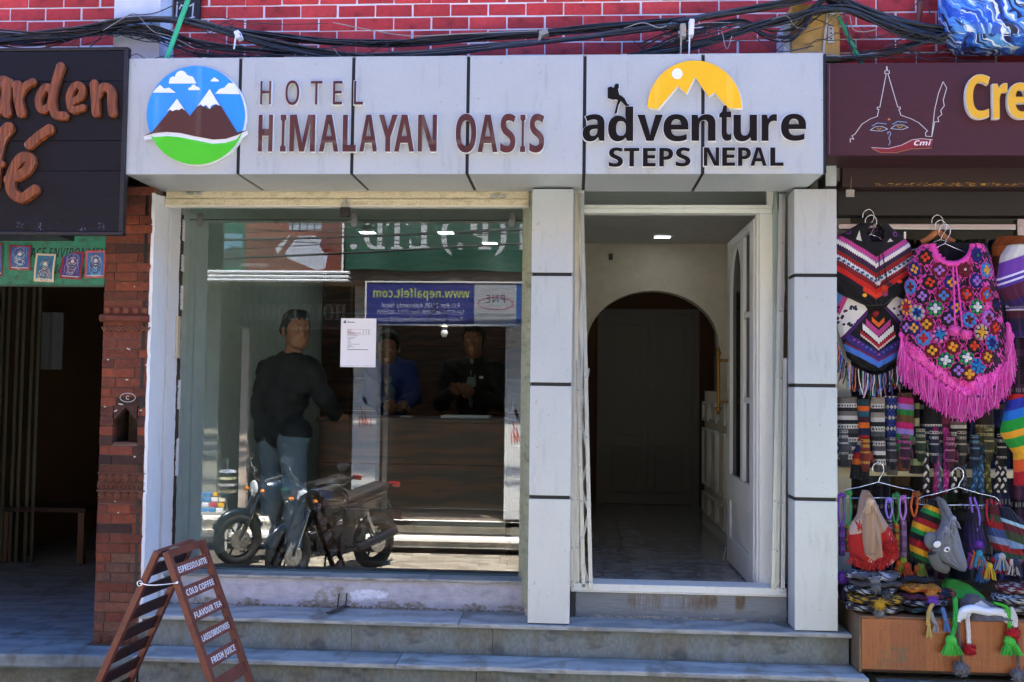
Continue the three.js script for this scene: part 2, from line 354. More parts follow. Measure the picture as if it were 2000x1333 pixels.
// pillars and blocks that break the brick wall
{
  const p = [at(222, 20, .1), at(312, 20, .1)];
  single('wall_pilaster', box(p[0].x, p[1].x + .002, 3.1, 4.8, -.1, .1, .004), std(0xd7dbe2, .6, { map: T.grain, bumpMap: T.bump, bumpScale: .001 }), 'white painted pilaster on the red brick wall behind cables', 'pilaster');
  const q = [at(340, 20, -.06), at(388, 40, -.06)], top = at(364, -40, -.06).y, bot = at(364, 44, -.06).y;
  const pl = thing('number_plaque', 'black wall plaque with the white painted number 21', 'plaque', [q[0].x, bot, -.06]);
  part(pl, 'board', box(q[0].x, q[1].x, bot, top, -.094, -.06, .004), std(0x202126, .5, { map: T.stain }));
  const num = canvas(256, 420, (c, w, h) => { c.fillStyle = '#1d1e22'; c.fillRect(0, 0, w, h); c.strokeStyle = '#c9c6c2'; c.lineWidth = 15; c.lineCap = 'butt'; const s = a => { c.beginPath(); c.moveTo(...a[0]); for (const q of a.slice(1)) c.lineTo(...q); c.stroke(); };
    s([[50, 60], [110, 40], [120, 80], [60, 130]]); s([[20, 190], [150, 150], [230, 160]]); s([[30, 220], [22, 400]]); s([[52, 290], [70, 250], [105, 262], [108, 300], [60, 370], [96, 372]]); s([[156, 262], [196, 240], [188, 372]]); s([[156, 378], [214, 366]]); });
  part(pl, 'painted_number', printUV(box(q[0].x + .004, q[1].x - .004, bot + .004, top - .004, -.0595, -.058), q[0].x, q[1].x, bot, top), std(0xffffff, .6, { map: num }));
  const y = [at(1546, 60, .1), at(1641, 60, .1)];
  const bl = thing('wooden_block', 'stained yellow block with a steel bracket on brick wall', 'block', [y[0].x, 3.35, 0]);
  part(bl, 'block_body', box(y[0].x, y[1].x, 3.3, at(1600, 8, .1).y, -.1, .1, .004), std(0xc8a765, .7, { map: T.dirtpaint, bumpMap: T.bump, bumpScale: .002 }));
  part(bl, 'side_board', box(y[0].x - .04, y[0].x - .001, 3.3, at(1546, 42, .1).y, -.1, .088, .002), std(0xcdd3dc, .6, { map: T.grain }));
  const br = at(1623, 55, .1);
  part(bl, 'bracket', merge([box(br.x - .017, br.x + .017, br.y - .085, br.y + .012, .1, .106, .002), box(br.x - .012, br.x + .02, br.y + .06, br.y + .115, .1, .15, .004), bar(V(br.x - .02, br.y + .08, .115), V(br.x - .045, br.y - .16, .108), .012, .008)]), M.galv);
  for (const dy of [-.03, -.06, -.005]) part(bl, 'bolt_hole', rod([br.x, br.y + dy, .104], [br.x, br.y + dy, .1075], .005), M.black);
}
// neighbours to either side keep the lane enclosed
{
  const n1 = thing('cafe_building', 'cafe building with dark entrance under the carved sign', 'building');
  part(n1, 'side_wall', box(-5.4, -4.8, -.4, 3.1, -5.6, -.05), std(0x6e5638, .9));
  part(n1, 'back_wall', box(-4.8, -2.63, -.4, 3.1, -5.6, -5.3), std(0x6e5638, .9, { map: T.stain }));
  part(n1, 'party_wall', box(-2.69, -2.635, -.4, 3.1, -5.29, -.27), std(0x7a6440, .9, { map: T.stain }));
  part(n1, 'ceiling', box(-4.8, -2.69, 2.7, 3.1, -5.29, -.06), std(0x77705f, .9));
  part(n1, 'upper_wall', box(-9, -3.21, 3.16, 6.4, -6.5, -.136), std(0x8b1f26, .8));
  part(n1, 'far_wall', box(-9, -5.41, -.44, 3.15, -4, -.05), std(0x8a6a50, .8));
  const n2 = thing('craft_shop_building', 'craft shop building behind the hanging knitwear', 'building');
  part(n2, 'back_wall', box(1.61, 4.6, -.4, 3.3, -4.2, -4.0), std(0x7a7266, .9));
  part(n2, 'side_wall', box(4.4, 4.6, -.4, 3.3, -3.99, -.05), std(0x7a7266, .9));
  part(n2, 'ceiling', box(1.46, 4.39, 2.86, 3.0, -3.99, -.14), std(0x857d70, .9));
  part(n2, 'floor', box(1.61, 4.39, -.4, TREAD2 - .03, -3.99, .2), M.riser);
  part(n2, 'upper_wall', box(3.21, 9, 3.16, 6.4, -6.5, -.136), std(0x8b1f26, .8));
  part(n2, 'far_wall', box(4.61, 9, -.44, 3.15, -4, -.05), std(0x8a6a50, .8));
}
// ------------------------------------------------------------------ lettering
const fontBold = await new FontLoader().loadAsync('fonts/droid/droid_sans_bold.typeface.json');
const fontReg = await new FontLoader().loadAsync('fonts/droid/droid_sans_regular.typeface.json');
// one character stretched to fill a rectangle, extruded from z0 to z1; 'grow' fattens the outline
function glyph(font, ch, x0, x1, y0, y1, z0, z1, bevel = .0015, seg = 5) {
  const g = new THREE.ExtrudeGeometry(font.generateShapes(ch, 1), { depth: z1 - z0 - 2 * bevel, bevelEnabled: false, curveSegments: seg });
  g.computeBoundingBox(); const b = g.boundingBox;
  g.translate(-b.min.x, -b.min.y, 0).scale((x1 - x0) / (b.max.x - b.min.x), (y1 - y0) / (b.max.y - b.min.y), 1).translate(x0, y0, z0 + bevel);
  g.computeVertexNormals();
  return uvm(g);
}
function lettering(parent, font, rows, z, depth, faceMat, sideMat, faceDepth = .003) {
  for (const [ch, px0, px1, py0, py1] of rows) {
    const a = at(px0, (py0 + py1) / 2, z + depth), b = at(px1, (py0 + py1) / 2, z + depth), t = at((px0 + px1) / 2, py0, z + depth).y, u = at((px0 + px1) / 2, py1, z + depth).y;
    const l = part(parent, 'letter', glyph(font, ch, a.x - .003, b.x + .003, u - .003, t + .003, z, z + depth - faceDepth, 0), sideMat);
    const f = new THREE.Mesh(glyph(font, ch, a.x, b.x, u, t, z + depth - faceDepth + .0005, z + depth, 0), faceMat); f.name = 'letter_face'; l.add(f);
  }
}
// ------------------------------------------------------------------ the hotel's fascia sign
{
  const x0 = -2.434, x1 = 1.288, y0 = 2.796, y1 = 3.43, zf = .34, zb = -.125, n = 6, w = (x1 - x0) / n, gap = .018;
  const s = thing('hotel_fascia_sign', 'long silver panel fascia sign reading HOTEL HIMALAYAN OASIS with mountain logos', 'shop sign', [0, y0, 0]);
  part(s, 'sign_frame', box(x0 + .004, x1 + .012, y0 + .006, y1 - .004, zb, zf - .006), M.seam);
  for (let k = 0; k < n; k++) {
    const a = x0 + k * w + (k ? gap / 2 : 0), b = x0 + (k + 1) * w - (k < n - 1 ? gap / 2 : 0);
    part(s, 'front_panel', box(a, b, y0, y1, zf - .0055, zf, .0015), M.alu);
    part(s, 'soffit_panel', box(a, b, y0 - .0005, y0 + .0055, zb, zf - .006, .001), M.alu);
  }
  part(s, 'end_panel', box(x0 - .004, x0 + .0035, y0, y1, zb, zf - .004, .001), M.alu);
  part(s, 'end_trim', box(x1 + .0125, x1 + .0185, y0 + .004, y1 + .004, zb, zf - .01, .001), M.seam);
  part(s, 'top_trim', box(x0, x1, y1 + .0005, y1 + .004, zb, zf - .002), M.alu);
  const maroon = phys(0x4a1c1f, .3, { clearcoat: .4 }), white = std(0xd8dade, .45), blackGloss = phys(0x07080a, .3, { specularIntensity: .5 });
  lettering(s, fontReg, [['H', 508, 529, 158, 204], ['O', 557, 584, 157, 205], ['T', 606, 629, 158, 204], ['E', 650, 668, 158, 204], ['L', 691, 709, 158, 204]].map(r => r), zf, .022, maroon, white);
  lettering(s, fontBold, [['H', 504, 532, 224, 296], ['I', 547, 558, 224, 296], ['M', 565, 615, 224, 296], ['A', 623, 661, 224, 296], ['L', 669, 695, 224, 296], ['A', 702, 737, 224, 296], ['Y', 739, 776, 224, 296], ['A', 770, 809, 224, 296], ['N', 816, 853, 224, 296], ['O', 890, 930, 222, 298], ['A', 933, 972, 224, 297], ['S', 977, 1007, 222, 298], ['I', 1016, 1026, 224, 297], ['S', 1034, 1063, 222, 298]], zf, .024, maroon, white);
  lettering(s, fontBold, [['a', 1138, 1181, 223, 276], ['d', 1188, 1237, 208, 276], ['v', 1245, 1295, 224, 275], ['e', 1296, 1345, 223, 276], ['n', 1351, 1398, 223, 275], ['t', 1405, 1429, 206, 275], ['u', 1433, 1479, 224, 276], ['r', 1488, 1518, 223, 275], ['e', 1526, 1575, 222, 275]], zf, .022, blackGloss, white);
  lettering(s, fontBold, [['S', 1189, 1217, 288, 326], ['T', 1219, 1249, 289, 325], ['E', 1256, 1281, 289, 325], ['P', 1288, 1315, 289, 325], ['S', 1320, 1349, 288, 325], ['N', 1375, 1405, 288, 324], ['E', 1411, 1436, 288, 324], ['P', 1442, 1467, 288, 324], ['A', 1466, 1498, 288, 324], ['L', 1505, 1531, 288, 324]], zf, .02, blackGloss, white);
  // shapes measured on the photograph's sign plane
  const sh = (pts, z) => shapeOf(pts.map(p => { const q = at(p[0], p[1], z); return [q.x, q.y]; }));
  const lay = (name, pts, z0, z1, mat, parent = s) => part(parent, name, slab(sh(pts, z1), z0, z1), mat);
  const arc = (cx, cy, r, a0, a1, k = 24, ry = r) => Array.from({ length: k + 1 }, (_, i) => { const t = lerp(a0, a1, i / k) * Math.PI / 180; return [cx + r * Math.cos(t), cy + ry * Math.sin(t)]; });
  // round landscape logo
  const wave = (d = 0) => [[278, 265 + d], [300, 259 + d], [325, 257 + d], [350, 259 + d], [385, 266 + d], [415, 272 + d], [440, 270 + d], [462, 263 + d], [482, 255 + d]];
  const cx = 382, cy = 225, R = 96;
  lay('logo_base', arc(cx + 3, cy + 2, R + 1, 0, 360, 64).slice(0, -1), zf, zf + .018, white);
  lay('logo_base_swoosh', [...wave(-1), [484, 262], [462, 277], [440, 284], [415, 286], [385, 280], [350, 273], [325, 270], [300, 271], [282, 273]], zf + .0206, zf + .0219, white);
  const inC = (p) => { const d = Math.hypot(p[0] - cx, p[1] - cy); return d <= R ? p : [cx + (p[0] - cx) * R / d, cy + (p[1] - cy) * R / d]; };
  lay('logo_sky', arc(cx, cy, R, 0, 360, 64).slice(0, -1), zf + .0182, zf + .0205, phys(0x1f8fe8, .3, { clearcoat: .4 }));
  lay('logo_meadow', [...wave(9).map(inC), ...arc(cx, cy, R + .6, 20, 160, 32)], zf + .022, zf + .0245, phys(0x3fbf1e, .3, { clearcoat: .4 }));
  lay('logo_mountains', [[278, 266], [296, 258], [326, 222], [332, 212], [340, 216], [352, 211], [360, 214], [370, 227], [386, 206], [397, 207], [405, 212], [411, 212], [420, 205], [430, 206], [463, 259], [482, 254], [462, 264], [440, 271], [415, 272.5], [385, 267], [350, 259.5], [325, 257.5], [300, 260]], zf + .0222, zf + .026, phys(0x47201d, .35, { clearcoat: .3 }));
  const snow = std(0xe6e9ee, .4);
  lay('logo_snowcap', [[345, 193], [326, 218], [331, 214], [336, 217], [343, 214], [349, 215], [354, 211], [361, 216]], zf + .0262, zf + .0285, snow);
  lay('logo_snowcap', [[409, 174], [385, 208], [391, 203], [396, 208], [402, 205], [409, 213], [413, 206], [421, 203], [429, 207]], zf + .0262, zf + .0285, snow);
  const cloud = (x, y, w, h) => { const pts = [[x - w, y], ...arc(x - w * .66, y - h * .25, w * .3, 180, 290, 5), ...arc(x - w * .1, y - h * .62, w * .42, 200, 340, 7), ...arc(x + w * .55, y - h * .3, w * .3, 260, 350, 5), [x + w, y]]; lay('logo_cloud', pts, zf + .0222, zf + .0245, snow); };
  cloud(356, 163, 27, 22); cloud(419, 159, 8, 7); cloud(379, 176, 12, 9);
  lay('logo_cloud', [[298, 181], [304, 173], [312, 166], [320, 173], [330, 171], [336, 176], [343, 181]], zf + .0222, zf + .0245, snow);
  lay('logo_cloud', [[420, 183], [428, 174], [438, 171], [446, 162], [456, 163], [463, 173], [468, 184]], zf + .0222, zf + .0245, snow);
  // sunrise over peaks, with the walker
  const yel = phys(0xf2b705, .35, { clearcoat: .4 });
  const sunPts = [...arc(1357, 210, 92, 180, 360, 40), [1446, 211.6], [1423, 211], [1395, 180], [1384.6, 188.6], [1357.5, 150], [1341, 183], [1324, 167.5], [1300, 196], [1285, 213]];
  lay('sunrise_base', sunPts.map(p => [p[0] + 2.2, p[1] + 2]), zf, zf + .018, white);
  lay('sunrise_face', sunPts, zf + .0185, zf + .022, yel);
  lay('sun_disc', arc(1323, 144, 10.5, 0, 360, 20).slice(0, -1), zf + .0222, zf + .0245, snow);
  const walker = [[1200, 222], [1207, 196], [1203, 194], [1198, 195], [1187, 192], [1187, 171], [1194, 169], [1199, 172], [1201, 165], [1205, 163], [1209, 165], [1209, 172], [1207, 174], [1210, 185], [1214, 187], [1220, 192], [1226, 203], [1230, 205], [1229, 207], [1222, 207], [1213, 197], [1208, 206], [1205, 221]];
  lay('walker_base', walker.map(p => [p[0] + 1.3, p[1] + 1.2]), zf, zf + .016, white);
  lay('walker_figure', walker, zf + .0165, zf + .02, blackGloss);
}
// ------------------------------------------------------------------ panelled columns
for (const [x0, x1, seams, label] of [[-.238, -.007, [[1075, 536], [1075, 751], [1075, 972]], 'silver panelled column between the shop window and the doorway'], [1.214, 1.444, [[1590, 538], [1590, 753.5], [1593, 976]], 'silver panelled column between the doorway and knitwear stall']]) {
  const c = thing('panelled_column', label, 'column', [(x0 + x1) / 2, TREAD1, -.08], 'silver panelled columns');
  const ys = [TREAD1 + .004, ...seams.map(p => at(p[0], p[1], 0).y).reverse(), 2.788], d = .17;
  part(c, 'core', box(x0 + .007, x1 - .007, TREAD1 + .001, 2.79, -d, -.007), M.seam);
  for (let k = 0; k < 4; k++) {
    const a = ys[k] + (k ? .01 : .002), b = ys[k + 1] - (k < 3 ? .01 : .004);
    part(c, 'front_panel', box(x0, x1, a, b, -.0065, 0, .0015), M.alu);
    part(c, 'side_panel', box(x0, x0 + .0065, a, b, -d, -.007, .001), M.alu);
    part(c, 'side_panel', box(x1 - .0065, x1, a, b, -d, -.007, .001), M.alu);
  }
  if (x0 > 0) { part(c, 'head_panel', box(x1 - .058, x1, 2.802, 2.936, -.0065, 0, .001), M.alu); part(c, 'head_core', box(x1 - .06, x1 - .002, 2.79, 3.03, -d, -.007), M.seam); }
}
// ------------------------------------------------------------------ shop window
const gx0 = at(361, 760, GLASS_Z).x, gx1 = at(1029, 760, GLASS_Z).x, gy0 = at(700, 1116, GLASS_Z).y, gyj = at(700, 430, GLASS_Z).y;
{
  const w = thing('shop_window', 'large frameless shop window mirroring the lane across the street', 'window', [(gx0 + gx1) / 2, gy0, GLASS_Z]);
  const pane = (y0, y1, z) => new THREE.PlaneGeometry(gx1 - gx0, y1 - y0, 1, 1).translate((gx0 + gx1) / 2, (y0 + y1) / 2, z);
  part(w, 'pane', pane(gy0 + .002, gyj - .002, GLASS_Z), M.glass);
  part(w, 'pane', pane(gyj + .002, 2.96, GLASS_Z - .004), M.glass);
  part(w, 'pane_joint', box(gx0, gx1, gyj - .0018, gyj + .0018, GLASS_Z - .006, GLASS_Z + .003), std(0x1b2321, .4));
  for (const px of [391, 692, 1000]) {
    const c = at(px, 430, GLASS_Z), pts = []; for (let i = 0; i < 24; i++) { const t = i / 24 * 6.2832; pts.push([c.x + .019 * Math.cos(t), c.y + .026 * Math.sign(Math.sin(t)) + .019 * Math.sin(t)]); }
    part(w, 'glass_clamp', slab(shapeOf(pts), GLASS_Z + .003, GLASS_Z + .009, .002), phys(0x8e8c86, .35, { metalness: .8 }));
  }
  // silicone and frame at the sides and foot
  part(w, 'foot_channel', box(gx0, gx1, gy0 - .012, gy0 + .002, GLASS_Z - .015, GLASS_Z + .015, .003), std(0x3d5a5c, .35));
  // right rail
  const r0 = at(1020, 760, -.3).x, r1 = at(1034, 760, -.18).x;
  part(w, 'side_rail', merge([box(r0 - .012, r0 + .012, TREAD1 + .1, 2.85, GLASS_Z - .03, GLASS_Z + .05), box(r0 + .0125, -.243, TREAD1 + .05, 2.85, -.3, -.245), box(-.262, -.2435, TREAD1 + .05, 2.85, -.2449, -.15)]), std(0xa9b7ab, .5, { map: T.dirtpaint }));
}
// sill plinth under the window
{
  const t = canvas(1024, 128, (c, w, h) => {
    c.fillStyle = '#a9a7ac'; c.fillRect(0, 0, w, h);
    const blot = (x, y, rx, ry, col, n, sp) => { c.fillStyle = col; for (let i = 0; i < n; i++) { const a = rnd() * 6.28, r = Math.sqrt(rnd()); c.beginPath(); c.ellipse(x + Math.cos(a) * r * rx, y + Math.sin(a) * r * ry, sp * (.4 + rnd()), sp * (.3 + rnd() * .6), rnd() * 3, 0, 7); c.fill(); } };
    blot(512, 64, 520, 64, 'rgba(140,138,150,.16)', 500, 16); blot(512, 60, 520, 60, 'rgba(186,186,204,.14)', 400, 18);
    for (const x of [420, 470, 525, 640, 720, 880, 985, 250, 120]) blot(x, 112, 34, 16, 'rgba(96,80,58,.16)', 60, 7);
    blot(500, 70, 18, 40, 'rgba(120,112,92,.18)', 60, 7); blot(455, 80, 18, 30, 'rgba(120,112,92,.18)', 60, 7);
    blot(588, 70, 52, 16, 'rgba(214,220,236,.35)', 120, 8); blot(560, 84, 26, 10, 'rgba(214,220,236,.3)', 40, 6);
    c.strokeStyle = 'rgba(70,62,60,.5)'; c.lineWidth = 1.2; for (const [x, y, l] of [[60, 6, 130], [380, 5, 200], [640, 9, 90], [800, 6, 190]]) { c.beginPath(); c.moveTo(x, y); for (let i = 0; i < l; i += 10) c.lineTo(x + i, y + rnd() * 5); c.stroke(); }
    blot(512, 124, 512, 5, 'rgba(92,78,58,.4)', 500, 4);
  });
  const p = thing('window_plinth', 'stained lilac grey plinth under the shop window', 'plinth', [-1.3, TREAD1, -.3]);
  const y1 = at(700, 1128, -.27).y;
  part(p, 'plinth_face', printUV(box(-2.42, -.262, TREAD1 + .001, y1 - .016, -.45, -.27), -2.42, -.262, TREAD1, y1), std(0xffffff, .7, { map: t, bumpMap: T.bump, bumpScale: .0015 }));
  let x = -2.42; for (const w of [.52, .47, .6, .57]) { part(p, 'sill_tile', chipped(x, Math.min(x + w - .003, -.262), y1 - .0155, y1, -.46, -.256 + rr(-.003, .003), .002, [], .002), M.marble); x += w; }
  const h = at(664, 1196, -.2);
  const l = thing('shutter_hasp', 'rusty steel hasp lying on the step below window', 'hasp', [h.x, TREAD1, -.2]);
  part(l, 'hasp_plate', bar(V(h.x - .045, TREAD1 + .008, -.1), V(h.x + .03, TREAD1 + .02, -.24), .035, .005, V(0, 1, 0)), phys(0x4b4744, .5, { metalness: .7 }));
  part(l, 'hasp_staple', merge([rod([h.x - .025, TREAD1 + .01, -.235], [h.x - .022, TREAD1 + .085, -.262], .004), rod([h.x + .022, TREAD1 + .01, -.235], [h.x + .024, TREAD1 + .09, -.262], .004)]), phys(0x3f3b39, .55, { metalness: .7 }));
}
// rolling shutter housing over the window
{
  const y0 = at(680, 402, -.14).y, ym = at(680, 389, -.14).y;
  const s = thing('shutter_box', 'cream rolling shutter bottom rail with rivets above the window', 'shutter', [-1.3, y0, -.15]);
  part(s, 'shutter_rail', box(-2.41, -.263, ym, 2.9, -.2, -.14, .004), M.cream);
  part(s, 'shutter_flange', box(-2.41, -.2635, y0, ym - .001, -.19, -.128, .003), M.cream);
  part(s, 'shutter_lip', box(-2.412, -.2645, y0 - .007, y0 - .0005, -.19, -.122, .002), std(0xe2dccb, .4));
  for (let k = 0; k < 15; k++) piece(s, 'rivet', new THREE.SphereGeometry(.0065, 8, 6).scale(1, 1, .5), M.cream, -2.34 + k * .142, (y0 + ym) / 2, -.128);
  for (const [px, py] of [[372, 378], [390, 378], [965, 384], [983, 384]]) { const p = at(px, py, -.138); part(s, 'slide_bolt', box(p.x - .022, p.x + .018, p.y - .008, p.y + .008, -.14, -.122, .004), M.steel); }
  const q = at(674, 408, -.11);
  const l = thing('padlock', 'black padlock hanging from the cream shutter rail', 'padlock', [q.x, q.y, -.11]);
  part(l, 'lock_body', box(q.x - .029, q.x + .029, q.y - .048, q.y + .008, -.122, -.098, .005), std(0x17140f, .45));
  part(l, 'shackle', tube([[q.x - .02, q.y + .005, -.11], [q.x - .02, q.y + .03, -.11], [q.x - .01, q.y + .043, -.11], [q.x + .01, q.y + .043, -.11], [q.x + .02, q.y + .03, -.11], [q.x + .02, q.y + .005, -.11]], .0045, 20, 6), M.steel);
  part(l, 'staple', box(q.x - .003, q.x + .003, q.y + .03, q.y + .062, -.127, -.1, .001), M.steel);
}
// white plastered reveal on the left of the window: two bands with the dark shutter groove between
{
  const r = thing('window_reveal', 'chipped white plaster reveal beside the brick pillar', 'plaster reveal', [-2.42, TREAD2, -.2]);
  const band = (z0, z1, y0, y1, x0, x1, j0, j1) => { const pts = [], n = 60; for (let i = 0; i <= n; i++) pts.push([z0 + (rnd() - .5) * 2 * j0, lerp(y0, y1, i / n)]); for (let i = 0; i <= 6; i++) pts.push([lerp(z0, z1, i / 6), y1 + (rnd() - .5) * .02]); for (let i = n; i >= 0; i--) pts.push([z1 + (rnd() - .5) * 2 * j1, lerp(y0, y1, i / n)]); const g = new THREE.ExtrudeGeometry(shapeOf(pts), { depth: x1 - x0, bevelEnabled: false }); g.rotateY(Math.PI / 2).scale(1, 1, -1); const ix = g.index; g.translate(x0, 0, 0); const q = g.index ? g.toNonIndexed() : g, p = q.attributes.position; for (let i = 0; i < p.count; i += 3) { const a = [p.getX(i), p.getY(i), p.getZ(i)]; p.setXYZ(i, p.getX(i + 2), p.getY(i + 2), p.getZ(i + 2)); p.setXYZ(i + 2, ...a); } q.computeVertexNormals(); return uvm(q); };
  part(r, 'plaster_band', band(-.195, .004, TREAD2 + .01, 2.76, -2.431, -2.412, .002, .006), M.white);
  part(r, 'plaster_band', band(-.37, -.225, TREAD1 + .002, 2.74, -2.45, -2.408, .003, .004), M.white);
  part(r, 'groove_back', box(-2.47, -2.4505, TREAD1, 2.8, -.41, .0), M.black);
  part(r, 'bare_brick_edge', band(-.412, -.368, TREAD1 + .2, 2.7, -2.44, -2.405, .006, .008), std(0x4b3f33, .9, { map: T.stain, bumpMap: T.bump, bumpScale: .005 }));
  for (const [py0, py1] of [[432, 470], [500, 530], [560, 605], [745, 800], [860, 930]]) { const a = at(357, py0, -.39).y, b = at(357, py1, -.39).y; part(r, 'plaster_flake', band(-.415, -.385, b, a, -2.4045, -2.398, .006, .008), M.white); }
  part(r, 'latch_plate', box(-2.408, -2.392, at(352, 700, -.35).y, at(352, 618, -.35).y, -.375, -.33, .003), std(0xc9c3ba, .5, { map: T.dirtpaint }));
}
// ------------------------------------------------------------------ doorway
{
  const zf = -.3, d = thing('door_frame', 'cream painted door frame with glass transom above doorway', 'door frame', [.55, TREAD1, zf]);
  const xl = at(1136, 760, zf).x, xr = at(1484, 760, zf).x, xo = at(1509, 760, zf).x, yh = at(1300, 416, zf).y, yt = at(1300, 401, zf).y;
  part(d, 'head', merge([box(xl - .015, xo, yh, yt - .018, zf - .08, zf, .004), box(xl - .015, xo - .003, yt - .0175, yt, zf - .06, zf + .012, .003)]), M.frame);
  part(d, 'jamb', box(xl - .03, xl + .006, .5, 2.95, zf - .08, zf - .004, .003), M.frame);
  part(d, 'jamb', merge([box(xr, xo + .004, .5, yh - .0005, zf - .08, zf - .002, .004), box(xr - .012, xr - .0005, .51, yh - .001, zf - .08, zf - .03, .002)]), M.frame);
  part(d, 'jamb_board', box(xo + .0045, xo + .026, .5, 2.95, zf - .1, zf + .02, .002), std(0xa9c4bb, .55, { map: T.grain }));
  part(d, 'transom_post', box(xo - .03, xo + .004, yt + .0005, 2.95, zf - .05, zf, .002), M.frame);
  part(d, 'transom_pane', new THREE.PlaneGeometry(xo - xl, 2.95 - yt).translate((xo + xl) / 2, (2.95 + yt) / 2, zf - .03), M.glass);
  const yth = at(1300, 1144, -.2).y, ytb = at(1300, 1158, -.2).y;
  part(d, 'threshold', box(.0, 1.213, ytb, yth, -.36, -.195, .003), M.frame);
  part(d, 'threshold_lip', box(.0, 1.213, ytb - .006, ytb - .0005, -.3, -.188, .002), std(0xe0d9c8, .4));
  const t = canvas(512, 96, (c, w, h) => { c.fillStyle = '#6f7478'; c.fillRect(0, 0, w, h); for (let i = 0; i < 900; i++) { const q = 90 + rnd() * 50; c.fillStyle = `rgba(${q},${q + 4},${q + 6},.18)`; c.fillRect(rnd() * w, rnd() * h, 4 + rnd() * 30, 2 + rnd() * 5); }
    for (const [x, s] of [[170, 40], [290, 30], [330, 14], [400, 10]]) for (let i = 0; i < 60; i++) { c.fillStyle = 'rgba(70,42,24,.09)'; c.fillRect(x + (rnd() - .5) * s * 2, rnd() * 30, 3 + rnd() * 6, 12 + rnd() * 40); }
    for (let i = 0; i < 14; i++) { c.fillStyle = 'rgba(200,200,196,.3)'; c.fillRect(150 + rnd() * 130, 10 + rnd() * 8, 1.5, 18 + rnd() * 24); }
    for (let i = 0; i < 160; i++) { c.fillStyle = pick(['rgba(170,160,140,.6)', 'rgba(110,92,70,.5)', 'rgba(190,182,165,.5)']); c.fillRect(rnd() * w, h - 12 + rnd() * 12, 3 + rnd() * 12, 2 + rnd() * 4); } });
  part(d, 'door_riser', printUV(box(-.006, 1.213, TREAD1 + .0005, ytb - .0065, -.3, -.2), 0, 1.213, TREAD1, ytb), std(0xffffff, .6, { map: t, bumpMap: T.bump, bumpScale: .0015 }));
}
// the open leaf: hinge edge at the frame, swung in
{
  const hx = at(1486, 760, -.38).x - .02, zh = -.385, L = 1.0, yb = FLOOR + .012, yt = at(1478, 427, zh).y;
  const d = thing('open_door', 'white open door leaf with arched glass and brass pull', 'door', [hx, FLOOR, zh]);
  const m = std(0xd8dcd8, .42, { map: T.panel, bumpMap: T.bump, bumpScale: .0006 }), th = .022;
  const y1 = at(1460, 945, -.6).y, ys = [at(1470, 612, -.5).y, at(1470, 783, -.5).y], yg = at(1468, 470, -.5).y;
  const f = (s0, s1, a, b, t = th) => box(hx - t, hx + t, a, b, zh - s1, zh - s0, .004);
  part(d, 'stile', f(0, .13, yb, yt), m); part(d, 'stile', f(.88, L, yb, yt), m); part(d, 'mullion', f(.36, .46, y1 + .0005, yg + .06), m);
  part(d, 'rail', f(.1305, .8795, y1 - .17, y1), m); part(d, 'rail', f(.1305, .8795, yb, yb + .17), m); part(d, 'rail', f(.1305, .8795, yg + .0605, yt), m);
  part(d, 'muntin', f(.1305, .3595, ys[0] - .018, ys[0] + .018, .018), m); part(d, 'muntin', f(.1305, .3595, ys[1] - .018, ys[1] + .018, .018), m);
  part(d, 'panel', f(.1305, .8795, yb + .1705, y1 - .1705, .009), m);
  // arched spandrel over the wide pane
  const sp = [[.4605, yg + .06]], c0 = .67, r = .2095; for (let i = 0; i <= 16; i++) { const t = Math.PI * i / 16; sp.push([c0 - r * Math.cos(t), yg - .26 + .3 * Math.sin(t)]); } sp.push([.8795, yg + .06]);
  const g = new THREE.ExtrudeGeometry(shapeOf(sp), { depth: .036, bevelEnabled: false }).rotateY(Math.PI / 2).translate(hx - .018, 0, zh);
  part(d, 'arch_spandrel', uvm(g), m);
  const gm = glass(0x39403e, 1.5); gm.specularIntensity = .35;
  part(d, 'pane', new THREE.PlaneGeometry(.42, yg + .05 - y1).rotateY(-Math.PI / 2).translate(hx, (yg + .05 + y1) / 2, zh - .67), gm);
  for (const [a, b] of [[y1, ys[1] - .018], [ys[1] + .018, ys[0] - .018], [ys[0] + .018, yg + .06]]) part(d, 'pane', new THREE.PlaneGeometry(.229, b - a).rotateY(-Math.PI / 2).translate(hx, (a + b) / 2, zh - .245), gm);
  const h0 = at(1420, 800, -1.3).y, h1 = at(1420, 690, -1.3).y, hz = zh - .94, hX = hx - .09;
  const hd = part(d, 'pull_handle', merge([rod([hX, h0, hz], [hX, h1, hz], .011, 10), ...[h0, h1].flatMap(y => [new THREE.SphereGeometry(.02, 10, 8).translate(hX, y, hz), new THREE.SphereGeometry(.012, 8, 6).translate(hX, y + (y === h0 ? -.03 : .03), hz), rod([hX, y + (y === h0 ? .05 : -.05), hz], [hx - .02, y + (y === h0 ? .05 : -.05), hz], .009)])]), M.brass);
  part(d, 'doorstop', rod([hx - .03, FLOOR + .1, zh - .98], [hx - .05, FLOOR + .01, zh - .97], .005), M.steel);
}
